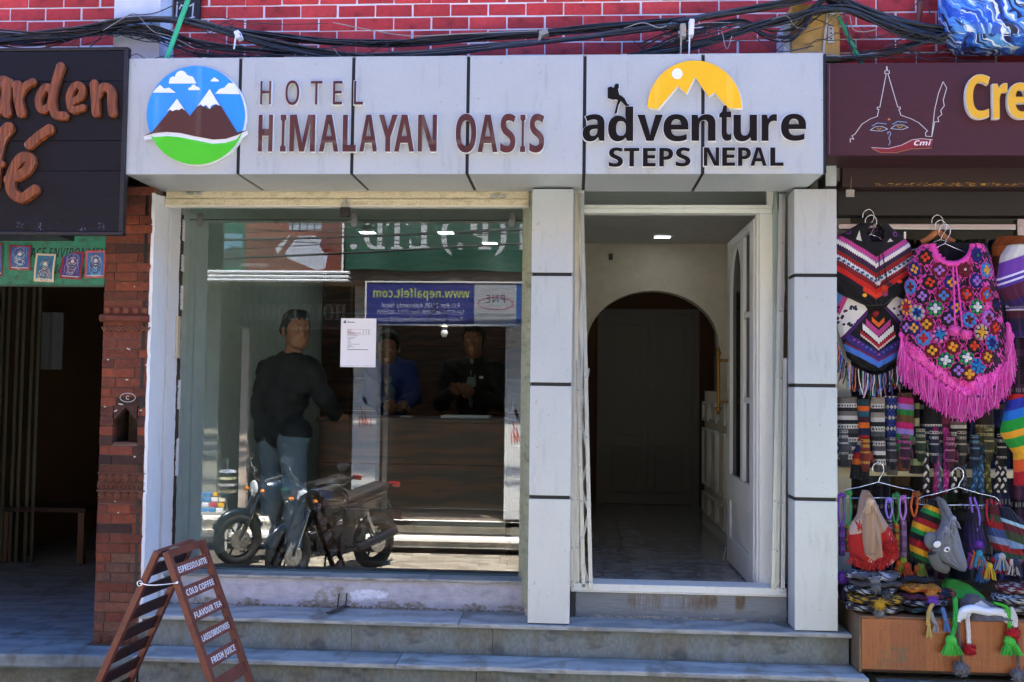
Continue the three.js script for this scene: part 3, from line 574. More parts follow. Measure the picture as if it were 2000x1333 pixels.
// double door at the end of the hall
{
  const z = -4.72, a = at(1180, 700, z).x, b = at(1352, 700, z).x, y1 = at(1270, 616, z).y;
  const d = thing('hall_double_door', 'dim double panelled door at the end of the hall', 'door', [(a + b) / 2, FLOOR, z]);
  const m = std(0x77746c, .6);
  part(d, 'casing', merge([box(a - .07, a, FLOOR, y1 + .06, z - .03, z + .04), box(b, b + .07, FLOOR, y1 + .06, z - .03, z + .04), box(a, b, y1, y1 + .06, z - .03, z + .04)]), m);
  const c = (a + b) / 2;
  for (const [p, q] of [[a + .002, c - .002], [c + .002, b - .002]]) {
    const leaf = part(d, 'door_leaf', box(p, q, FLOOR + .005, y1 - .003, z - .02, z + .02), m);
    for (const [u, v] of [[FLOOR + .12, 1.1], [1.2, y1 - .1]]) { const e = new THREE.Mesh(box(p + .08, q - .08, u, v, z + .0205, z + .032, .01), m); e.name = 'raised_panel'; leaf.add(e); }
  }
}
// folding lattice gates, slid open to both sides
function gate(label, bars, z, lattice) {
  const p0 = at(bars[0][0], 1148, z), g = thing('folding_gate', label, 'gate', [p0.x, yy(bars), z], 'folding gates');
  bars.forEach(([x0, y0, x1, y1, dz], i) => {
    const a = at(x0, y0, z + dz), b = at(x1, y1, z + dz);
    const bb = part(g, 'upright', bar(a, b, .023, .01, V(0, 0, 1), .0015), M.galv);
    for (const t of [.04, .13, .3, .47, .62, .78, .9, .985]) { const q = a.clone().lerp(b, t); const r = new THREE.Mesh(new THREE.SphereGeometry(.005, 6, 5), M.steel); r.name = 'rivet'; r.position.copy(q).add(V(0, 0, .005)); bb.add(r); }
  });
  for (const [x0, y0, x1, y1, dz] of lattice) part(g, 'lattice_strip', bar(at(x0, y0, z + dz), at(x1, y1, z + dz), .014, .003), M.galv);
  const w = at(bars[1][2] + 3, 1132, z); part(g, 'roller', new THREE.TorusGeometry(.018, .005, 6, 16).translate(w.x, w.y, z - .012), M.steel);
}
function yy(bars) { return at(bars[0][2], bars[0][3], -.2).y; }
{
  const lat = (xs, ys, dz) => { const o = []; for (let i = 0; i < ys.length - 1; i++) { o.push([xs[i % 2], ys[i], xs[(i + 1) % 2], ys[i + 1], dz]); o.push([xs[(i + 1) % 2], ys[i], xs[i % 2], ys[i + 1], dz - .006]); } return o; };
  gate('grey folding gate stacked against the column by the window', [[1120, 378, 1117, 1148, .02], [1126, 378, 1128, 1149, 0], [1136, 378, 1154, 1150, .03], [1129, 705, 1140, 1149, .015]], -.215, [...lat([1120, 1134], [380, 560, 700, 870, 1000, 1145], -.02), ...lat([1118, 1150], [720, 900, 1000, 1145], -.03)]);
  gate('grey folding gate stacked against the column by the knitwear', [[1526, 378, 1510, 1152, .03], [1531, 378, 1518, 1156, .01], [1534, 700, 1529, 1158, .03]], -.215, lat([1514, 1532], [380, 560, 740, 900, 1040, 1150], -.02));
}
// recessed ceiling lamps, lit
RectAreaLightUniformsLib.init();
for (const [px, py, z, label] of [[718, 439, -2.75, 'lit square ceiling lamp over the left side of reception'], [871, 442, -2.75, 'lit square ceiling lamp over the middle of reception'], [957, 460, -3.35, 'lit square ceiling lamp near the wooden back wall'], [1294, 447, -2.95, 'lit square ceiling lamp in the hallway']]) {
  const x = at(px, py, z).x, y = 2.978, l = thing('ceiling_lamp', label, 'lamp', [x, y, z], 'recessed ceiling lamps');
  part(l, 'lamp_rim', merge([box(x - .085, x - .065, y - .012, y + .001, z - .085, z + .085), box(x + .065, x + .085, y - .012, y + .001, z - .085, z + .085), box(x - .065, x + .065, y - .012, y + .001, z - .085, z - .065), box(x - .065, x + .065, y - .012, y + .001, z + .065, z + .085)]), std(0xdddddd, .4));
  part(l, 'lamp_diffuser', box(x - .0645, x + .0645, y - .009, y, z - .0645, z + .0645), new THREE.MeshStandardMaterial({ color: 0xffffff, emissive: 0xf4f8ff, emissiveIntensity: .7 }));
  const e = new THREE.RectAreaLight(0xf4f8ff, .7, .129, .129); e.position.set(0, -.014, 0); e.rotation.x = -Math.PI / 2; l.add(e);
}
// ------------------------------------------------------------------ across the lane (seen mirrored in the shop window)
const ZB = 5.85, ZW = 6.62;
{
  const b = thing('lodge_building', 'lodge building across the lane with balcony and white posts', 'building');
  const ochre = std(0x8f7c6c, .85, { map: T.brick }), pale = std(0xc4c2b6, .8, { map: T.stain });
  part(b, 'upper_wall', box(-9, 9, 3.13, 7.2, ZW, 15), ochre);
  part(b, 'balcony_slab', box(-9, 9, 2.99, 3.12, ZB + .03, 15), std(0x8f7f68, .8, { map: T.stain }));
  part(b, 'parapet', box(-9, 9, 3.121, 3.95, ZB + .06, ZB + .16), ochre);
  for (let k = -6; k < 7; k++) { const f = part(b, 'window', box(k * 1.35 - .45, k * 1.35 + .45, 4.5, 5.9, ZW - .03, ZW + .02), pale); const g = new THREE.Mesh(box(k * 1.35 - .38, k * 1.35 + .38, 4.57, 5.83, ZW - .038, ZW - .0305), phys(0x1c2426, .08)); g.name = 'window_pane'; f.add(g); }
  part(b, 'shop_back_wall', box(-9, 9, STREET, 2.98, 14.5, 14.9), std(0x7d6c58, .9));
  part(b, 'end_wall', box(-9.2, -9, STREET, 3, ZW, 14.9), ochre); part(b, 'end_wall', box(9, 9.2, STREET, 3, ZW, 14.9), ochre);
  part(b, 'dividing_wall', box(-4.9, -4.72, STREET, 2.98, ZW + .02, 14.4), std(0x8a8a7e, .8)); part(b, 'dividing_wall', box(-.3, -.1, STREET, 2.98, ZW + .02, 14.4), std(0x8a7f6e, .9));
  part(b, 'shop_floor', box(-9, 9, STREET, -.05, ZW + .02, 14.4), std(0x6e6254, .8));
  part(b, 'closed_front', box(1.2, 9, STREET, 2.98, ZW, ZW + .1), std(0x6d7f6f, .7)); part(b, 'closed_front', box(-9, -4.9, STREET, 2.98, ZW, ZW + .1), std(0x8a7f70, .7));
  // white posts with plaster wear and red scrawl
  const red = canvas(128, 1024, (c, w, h) => { c.fillStyle = '#c9cbc8'; c.fillRect(0, 0, w, h); for (let i = 0; i < 700; i++) { const q = 180 + rnd() * 50; c.fillStyle = `rgba(${q},${q},${q - 4},.25)`; c.fillRect(rnd() * w, rnd() * h, 3 + rnd() * 20, 2 + rnd() * 30); }
    c.strokeStyle = '#9c2f24'; c.lineWidth = 6; const s = a => { c.beginPath(); c.moveTo(...a[0]); for (const q of a.slice(1)) c.lineTo(...q); c.stroke(); }; s([[86, 590], [70, 630]]); s([[88, 690], [92, 640]]); s([[70, 690], [78, 640], [58, 680], [60, 630], [44, 680]]); s([[30, 640], [24, 690]]); c.fillStyle = '#1a1a1a'; c.beginPath(); c.ellipse(62, 560, 9, 22, .4, 0, 7); c.fill(); });
  for (const [px0, px1, py] of [[689, 735, 968], [986, 1032, 1017]]) {
    const a = across(px0, 780, ZW - .05), c = across(px1, 780, ZW - .05), y0 = across(px0, py, ZW - .05).y;
    part(b, 'white_post', printUV(box(a.x, c.x, y0, 2.985, ZW - .05, ZW + .25, .006), c.x, a.x, y0, 2.985), std(0xffffff, .75, { map: red }));
    part(b, 'post_base', box(a.x - .02, c.x + .02, -.03, y0 - .001, ZW - .08, ZW + .26, .006), std(0x5a5248, .8, { map: T.stain }));
  }
  const dp = across(478, 800, ZW + .1); part(b, 'door_post', box(dp.x - .05, dp.x + .05, -.04, 2.98, ZW + .05, ZW + .16, .005), std(0xb9a898, .7));
  const dq = across(748, 800, ZW + .1); part(b, 'door_post', box(dq.x - .03, dq.x + .03, -.04, 2.98, ZW + .26, ZW + .33, .005), std(0x9a8f7e, .7));
  // steps
  const sm = [std(0xf2ead4, .75, { map: T.stain }), std(0xfffaf0, .7)];
  const y2 = across(850, 1018, ZW - .1).y, y1 = across(850, 1051, ZW - .35).y;
  for (const [x0, x1] of [[-2.72, -1.8], [-1.797, -.62]]) { part(b, 'step_slab', chipped(x0, x1, -y2 * 0 + y2 - .05, y2, -9, -8.9, .002).translate(0, 0, 9).scale(1, 1, -1).translate(0, 0, ZW - .12), sm[1]); }
  part(b, 'step_block', box(-9, 9, y1 + .001, y2 - .051, ZW - .06, ZW + .1), sm[0]);
  part(b, 'step_ledge', box(-9, 9, y2 - .05, y2 - .004, ZW - .1, ZW + .12, .006), sm[1]);
  part(b, 'step_ledge', box(-9, 9, y1 - .05, y1, ZW - .36, ZW + .05, .006), sm[1]);
  part(b, 'step_block', box(-9, 9, y1 - .13, y1 - .051, ZW - .33, ZW - .06), sm[0]);
  part(b, 'drain_recess', box(-9, 9, STREET - .1, y1 - .131, ZW - .1, ZW), M.riser);
  part(b, 'neighbour_storeys', box(-30, -9.21, STREET, 6.4, ZW, 10), ochre); part(b, 'neighbour_storeys', box(9.21, 30, STREET, 6.4, ZW, 10), ochre);
}
// printed boards and banners: the canvas is drawn as read from the lane
function board(name, label, cat, px0, px1, py0, py1, z, draw, W, H, { frame, group, sag = 0 } = {}) {
  const a = across(px0, (py0 + py1) / 2, z), b = across(px1, (py0 + py1) / 2, z), y1 = across((px0 + px1) / 2, py0, z).y, y0 = across((px0 + px1) / 2, py1, z).y;
  const t = thing(name, label, cat, [(a.x + b.x) / 2, y0, z], group);
  const m = std(0xb4b4b4, .5, { map: canvas(W, H, draw) });
  const g = new THREE.BoxGeometry(b.x - a.x, y1 - y0, .012, sag ? 40 : 1, sag ? 8 : 1, 1).translate((a.x + b.x) / 2, (y0 + y1) / 2, z);
  if (sag) { const p = g.attributes.position; for (let i = 0; i < p.count; i++) { const u = (p.getX(i) - a.x) / (b.x - a.x), v = (p.getY(i) - y0) / (y1 - y0); p.setZ(i, p.getZ(i) - sag * (.5 + .5 * Math.sin(u * 21 + v * 3)) * (1 - .6 * v) - sag * .5 * Math.sin(u * 9 - v * 4)); p.setY(i, p.getY(i) + sag * (1 - v) * Math.sin(u * 14) * .6); } g.computeVertexNormals(); }
  part(t, 'printed_sheet', printUV(g, b.x, a.x, y0, y1), m);   // faces the hotel, so it is read from the -z side
  if (frame) part(t, 'frame', merge([box(a.x - .02, b.x + .02, y1, y1 + .02, z - .015, z + .02), box(a.x - .02, b.x + .02, y0 - .02, y0, z - .015, z + .02), box(a.x - .02, a.x - .0005, y0, y1, z - .015, z + .02), box(b.x + .0005, b.x + .02, y0, y1, z - .015, z + .02)]), std(frame, .4));
  return t;
}
board('room_board', 'framed photo board of a hotel room lettered Single Room', 'sign board', 428, 668, 420, 529, ZB, (c, w, h) => {
  c.fillStyle = '#8a4a38'; c.fillRect(0, 0, w, h); c.fillStyle = '#a86850'; c.fillRect(w * .2, 0, w * .62, h * .45);
  c.fillStyle = '#c9d2dc'; c.fillRect(w * .17, 0, w * .26, h * .28); c.fillStyle = '#3c4650'; for (const x of [.22, .28, .34, .4]) c.fillRect(w * x, 0, w * .012, h * .28); c.fillRect(w * .17, h * .16, w * .26, h * .015);
  c.fillStyle = '#dfe2ee'; c.beginPath(); c.moveTo(w * .13, h * .95); c.lineTo(w * .10, h * .55); c.lineTo(w * .22, h * .37); c.lineTo(w * .36, h * .38); c.lineTo(w * .46, h * .68); c.lineTo(w * .44, h * .78); c.lineTo(w * .2, h * .99); c.fill();
  c.fillStyle = '#e6e8ec'; c.beginPath(); c.moveTo(w * .42, h * .34); c.lineTo(w * .54, h * .6); c.lineTo(w * .52, h * .7); c.lineTo(w * .44, h * .45); c.fill();
  c.fillStyle = '#7d1d20'; c.beginPath(); c.ellipse(w * .13, h * .55, w * .045, h * .13, .2, 0, 7); c.fill();
  c.fillStyle = '#1f7a5c'; c.fillRect(w * .79, 0, w * .21, h); c.fillStyle = '#7fb4c4'; c.fillRect(w * .81, h * .34, w * .19, h * .52); c.fillStyle = '#4f5a52'; c.beginPath(); c.moveTo(w * .81, h * .95); c.lineTo(w * .82, h * .6); c.lineTo(w * .9, h * .55); c.lineTo(w, h * .75); c.lineTo(w, h * .95); c.fill();
  c.fillStyle = '#e9e6df'; c.font = `${h * .09}px sans-serif`; c.fillText('Single Room', w * .585, h * .93);
}, 900, 420, { frame: 0xd0d0ca });
board('green_banner', 'green vinyl banner with white serif lettering on the balcony', 'banner', 676, 1090, 412, 529, ZB - .02, (c, w, h) => {
  c.fillStyle = '#145a43'; c.fillRect(0, 0, w, h); c.fillStyle = '#dcdcdc'; c.font = `bold ${h * .74}px serif`; c.textBaseline = 'alphabetic'; for (const [s, x, mw] of [['N', 120, 150], ['(', 325, 90], ['P', 430, 150], ['.', 600, 80], [')', 690, 90], ['L', 835, 150], ['T', 985, 150], ['D', 1135, 160], ['.', 1310, 80]]) c.fillText(s, x, h * .645, mw);
}, 1400, 400, { sag: .02 });
board('felt_banner', 'blue and grey banner lettered www.nepalfelt.com hung under balcony', 'banner', 716, 1024, 553, 634, ZB - .02, (c, w, h) => {
  c.fillStyle = '#24358c'; c.fillRect(0, 0, w, h); c.fillStyle = '#1d5fae'; c.fillRect(0, 0, w * .05, h); c.fillStyle = '#b9bec4'; c.fillRect(w * .05, 0, w * .265, h);
  c.textAlign = 'center'; c.fillStyle = '#20263c'; c.font = `${h * .26}px sans-serif`; c.fillText('PNE', w * .18, h * .47); c.strokeStyle = '#9a2c58'; c.lineWidth = h * .022; c.beginPath(); c.ellipse(w * .18, h * .49, w * .11, h * .15, 0, 0, 7); c.stroke();
  c.fillStyle = '#20263c'; c.font = `${h * .105}px sans-serif`; c.save(); c.translate(w * .18, h * .82); c.scale(.78, 1.25); c.fillText('PANCHAKANYA NEPAL ENTERPRISES', 0, 0, w * .31); c.restore();
  c.fillStyle = '#c3d06a'; c.font = `bold ${h * .3}px sans-serif`; c.fillText('www.nepalfelt.com', w * .655, h * .36, w * .62);
  c.fillStyle = '#d8dde6'; c.font = `${h * .155}px sans-serif`; c.fillText('P.O. Box: 21389, Kathmandu, Nepal', w * .655, h * .6, w * .5); c.fillText('Tel: 977-1-4429900, Fax: 977-1-4430555', w * .655, h * .77, w * .56); c.fillText('E-mail: pnenterprises@nepalfelt.com', w * .655, h * .94, w * .54);
}, 1400, 380, { frame: 0xb8b8b4 });
board('lodge_sign', 'dark sign board lettered WEL-COME TO HOLY LODGE in shade', 'sign board', 470, 684, 556, 640, ZW + .02, (c, w, h) => {
  c.fillStyle = '#33392f'; c.fillRect(0, 0, w, h); c.fillStyle = '#e4e8e0'; c.textAlign = 'center'; c.font = `${h * .2}px serif`; c.fillText('WEL - COME TO', w * .5, h * .3, w * .7); c.font = `bold ${h * .5}px serif`; c.fillText('HOLY LODGE', w * .5, h * .82, w * .94);
}, 800, 300, { frame: 0x6f746a });
{
  const a = across(404, 540, ZB - .06), e = across(682, 540, ZB - .06);
  [532, 541, 549].forEach((py, i) => { const y = across(540, py, ZB - .06).y; single('balcony_rail', merge([rod([a.x, y, ZB - .06 - i * .03], [e.x, y, ZB - .06 - i * .03], .02, 10), ...[a.x, e.x].map(x => rod([x, y, ZB - .06 - i * .03], [x, y, ZB + .05], .01, 6))]), phys(0xcfd2d2, .35, { metalness: .4 }), 'round steel rail running under the room photo board', 'rail', 'steel rails under the photo board'); });
  const bp = across(868, 640, ZB - .1);
  const bulb = thing('hanging_bulb', 'bare unlit bulb hanging from a wire under the banner', 'bulb', [bp.x, bp.y, ZB - .1]);
  const z = ZB - .1, yb = across(868, 651, z).y, yt = across(868, 622, z).y;
  part(bulb, 'bulb_glass', new THREE.SphereGeometry(.045, 14, 10).scale(1, 1.15, 1).translate(bp.x, yb, z), phys(0xe4e2da, .2));
  part(bulb, 'bulb_holder', merge([rod([bp.x, yb + .04, z], [bp.x, yb + .1, z], .022), new THREE.ConeGeometry(.05, .05, 12, 1, true).translate(bp.x, yb + .1, z)]), std(0xd9d2bd, .5));
  part(bulb, 'wire', tube([[bp.x, yb + .1, z], [bp.x + .02, yt + .04, z], [bp.x - .1, yt + .1, z - .02], [bp.x - .2, yt, z], [bp.x + .02, 3.0, ZB + .04]], .006, 24, 5), M.black);
  // overhead cables over the lane's far side
  for (let k = 0; k < 9; k++) { const y = 3.28 + k * .055 + rr(-.02, .02), s = rr(-.05, .16), zc = 5.15 + rr(-.3, .3); single('lane_cable', tube([[-8, y - s * 1.4, zc], [-5, y - s, zc], [-2.6, y - .04, zc], [0, y + s * .7, zc], [5, y + s, zc], [8, y + s, zc]], k % 4 ? .006 : .014, 40, 5), M.black, 'black overhead cable strung along the lodge balcony', 'cable', 'overhead cables by the lodge balcony'); }
}
// trinket stand by the lodge door
{
  const c = across(440, 1000, 6.15), t = thing('trinket_stand', 'small stand of bracelets and packets beside the lodge door', 'display stand', [c.x, STREET, 6.15]);
  part(t, 'table', merge([box(c.x - .42, c.x + .08, .02, .05, 6.0, 6.4), ...[[-.4, 6.02], [.06, 6.02], [-.4, 6.38], [.06, 6.38]].map(([dx, z]) => rod([c.x + dx, STREET, z], [c.x + dx, .02, z], .018, 6))]), std(0xb8b4a8, .6));
  part(t, 'post', rod([c.x, .05, 6.2], [c.x, .72, 6.2], .012), M.steel);
  for (let k = 0; k < 4; k++) part(t, 'bracelet_tray', new THREE.CylinderGeometry(.12 - k * .008, .11, .03, 16).translate(c.x, .3 + k * .085, 6.2), phys([0xd9d2b0, 0xe6e6e6, 0xd4cf9a, 0xd0d0d6][k], .2, { metalness: .3 }));
  for (let k = 0; k < 16; k++) { const x = c.x - .38 + (k % 4) * .1, y = .052 + Math.floor(k / 4) * .06; part(t, 'packet', box(x, x + .08, y, y + .05, 6.02 + Math.floor(k / 4) * .05, 6.06 + Math.floor(k / 4) * .05, .006), phys(pick([0xd8485a, 0xe7e0d2, 0x4c8ec4, 0xe0b030, 0xb04a9a, 0xe9e9e9]), .25)); }
}
// ------------------------------------------------------------------ motorcycles
function motorcycle(label, pos, turn, paint, stripe, lean) {
  const m = new THREE.Group(); m.name = numbered('motorcycle'); m.position.set(...pos); m.rotation.set(0, turn, 0); scene.add(m);
  tag(m, label, 'motorcycle', 'parked motorcycles');
  const P = (n, g, mt, par = m) => { const o = new THREE.Mesh(g, mt); o.name = n; par.add(o); return o; };
  const rub = std(0x121212, .8, { bumpMap: T.bump, bumpScale: .002 }), blk = phys(0x0d0d0f, .3, { clearcoat: .5 }), grey = phys(0x35363a, .35, { metalness: .8 }), pm = phys(paint, .22, { clearcoat: 1, clearcoatRoughness: .08 }), sm = phys(stripe, .25, { clearcoat: .8 });
  const wheel = (x, w) => {
    const t = P('wheel', new THREE.TorusGeometry(.245, w * 1.25, 12, 36).translate(x, .3, 0), rub);
    P('rim', merge([new THREE.TorusGeometry(.212, .018, 8, 36).translate(x, .3, 0), ...Array.from({ length: 6 }, (_, k) => rod([x, .3, 0], [x + .21 * Math.cos(k * 1.0472), .3 + .21 * Math.sin(k * 1.0472), 0], .012, 5))]), grey, t);
    P('hub', new THREE.CylinderGeometry(.05, .05, .12, 14).rotateX(Math.PI / 2).translate(x, .3, 0), grey, t);
    P('brake_disc', new THREE.CylinderGeometry(.12, .12, .006, 20).rotateX(Math.PI / 2).translate(x, .3, .075), M.steel, t);
  };
  wheel(.66, .045); wheel(-.62, .055);
  for (const s of [-1, 1]) { P('fork', merge([rod([.66, .3, .085 * s], [.50, .66, .085 * s], .023, 8), rod([.50, .66, .085 * s], [.375, .94, .085 * s], .017, 8)]), M.chrome); P('swing_arm', bar(V(-.62, .3, .09 * s), V(-.08, .36, .07 * s), .03, .045), blk); P('shock', rod([-.55, .34, .11 * s], [-.4, .68, .09 * s], .024, 8), M.chrome); }
  P('front_fender', tube([[.93, .42, 0], [.82, .56, 0], [.66, .605, 0], [.5, .56, 0], [.4, .42, 0]], .06, 20, 8).scale(1, 1, .8), pm);
  P('rear_fender', tube([[-.55, .62, 0], [-.72, .6, 0], [-.9, .48, 0], [-.95, .36, 0]], .06, 16, 8).scale(1, 1, .9), blk);
  P('frame', merge([rod([.4, .86, 0], [.16, .34, .0], .025), rod([.4, .86, 0], [-.1, .74, 0], .025), rod([-.1, .74, .1], [-.68, .82, .07], .017), rod([-.1, .74, -.1], [-.68, .82, -.07], .017), rod([.16, .3, .08], [-.2, .3, .08], .018), rod([.16, .3, -.08], [-.2, .3, -.08], .018), rod([-.2, .3, 0], [-.12, .74, 0], .025)]), blk);
  P('engine', merge([new RoundedBoxGeometry(.34, .22, .24, 2, .04).translate(.0, .42, 0), new THREE.CylinderGeometry(.085, .085, .24, 14).translate(0, 0, 0).rotateZ(-.5).translate(.12, .58, 0), ...Array.from({ length: 5 }, (_, k) => new THREE.CylinderGeometry(.105, .105, .008, 14).rotateZ(-.5).translate(.07 + k * .024, .49 + k * .043, 0)), new THREE.CylinderGeometry(.1, .1, .3, 18).rotateX(Math.PI / 2).translate(-.05, .4, 0)]), grey);
  const tank = new THREE.SphereGeometry(1, 20, 14).scale(.33, .165, .175).translate(.15, .85, 0); P('fuel_tank', tank, pm); P('tank_stripe', new THREE.SphereGeometry(1, 20, 10).scale(.24, .035, .178).translate(.16, .86, 0), sm); P('fuel_cap', new THREE.CylinderGeometry(.035, .035, .02, 14).translate(.2, .985, 0), M.chrome);
  P('seat', new RoundedBoxGeometry(.66, .1, .25, 3, .045).rotateZ(-.2).translate(-.42, .88, 0), std(0x101010, .75));
  P('tail', new THREE.ConeGeometry(.11, .36, 10).rotateZ(Math.PI / 2 - .3).scale(1, .7, 1).translate(-.8, .92, 0), pm);
  P('tail_light', new RoundedBoxGeometry(.05, .06, .16, 2, .015).translate(-.95, .94, 0), phys(0x8c1010, .2));
  P('number_plate', box(-.985, -.975, .52, .66, -.1, .1, .003).rotateZ(0), std(0x3a1a18, .5)); P('plate_stay', rod([-.82, .78, 0], [-.98, .6, 0], .014), blk);
  P('side_cover', merge([new RoundedBoxGeometry(.28, .17, .05, 2, .02).rotateZ(-.3).translate(-.2, .67, .11), new RoundedBoxGeometry(.28, .17, .05, 2, .02).rotateZ(-.3).translate(-.2, .67, -.11), new RoundedBoxGeometry(.22, .3, .06, 2, .025).rotateZ(.4).translate(.3, .7, .13), new RoundedBoxGeometry(.22, .3, .06, 2, .025).rotateZ(.4).translate(.3, .7, -.13)]), pm);
  P('exhaust', merge([tube([[.2, .5, .1], [.3, .34, .1], [.18, .26, .13], [-.2, .28, .15]], .02, 20, 8), rod([-.2, .28, .15], [-.8, .42, .17], .045, 12, .05)]), grey);
  P('handlebar', tube([[.27, 1.06, .36], [.36, 1.0, .2], [.38, .97, 0], [.36, 1.0, -.2], [.27, 1.06, -.36]], .012, 24, 8), M.chrome);
  for (const s of [-1, 1]) { P('grip', rod([.3, 1.04, .27 * s], [.255, 1.075, .4 * s], .018, 8), rub); P('lever', rod([.36, 1.02, .24 * s], [.33, 1.05, .38 * s], .006, 6), M.chrome);
    const mr = P('mirror', merge([new THREE.SphereGeometry(1, 14, 8).scale(.018, .05, .085).translate(.3, 1.24, .42 * s)]), blk); P('mirror_glass', new THREE.CircleGeometry(1, 20).scale(.08, .045, 1).rotateY(-Math.PI / 2).translate(.28, 1.24, .42 * s), M.chrome, mr); P('mirror_stalk', tube([[.31, 1.05, .3 * s], [.33, 1.15, .38 * s], [.3, 1.22, .42 * s]], .006, 10, 5), blk, mr); P('indicator', new THREE.SphereGeometry(.03, 10, 8).scale(1, .8, 1.3).translate(.46, .86, .2 * s), phys(0xd4791a, .2)); }
  P('headlight', merge([new THREE.SphereGeometry(.1, 16, 10, 0, Math.PI * 2, 0, Math.PI / 2).rotateZ(Math.PI / 2).translate(.46, .88, 0)]), blk); P('headlight_lens', new THREE.SphereGeometry(.098, 16, 8).scale(.25, 1, 1).translate(.47, .88, 0), phys(0xd8dcdf, .05, { clearcoat: 1 }));
  P('dials', new THREE.CylinderGeometry(.05, .05, .05, 14).rotateZ(-.5).translate(.36, 1.0, 0), blk);
  P('foot_peg', merge([rod([-.02, .33, -.3], [-.02, .33, .3], .012, 6), rod([.02, .3, -.1], [-.1, .02, -.26], .012, 6)]), grey);
  return m;
}
motorcycle('green and black motorcycle parked with its front wheel turned to the hotel', [-3.42, STREET + .004, 5.57], Math.atan2(.7, -.72), 0x0d1518, 0x2f8f3f);
motorcycle('black motorcycle parked with its tail light towards the white posts', [-2.64, STREET + .004, 4.66], Math.atan2(.84, -.55), 0x0c0c0d, 0x6a6a20);
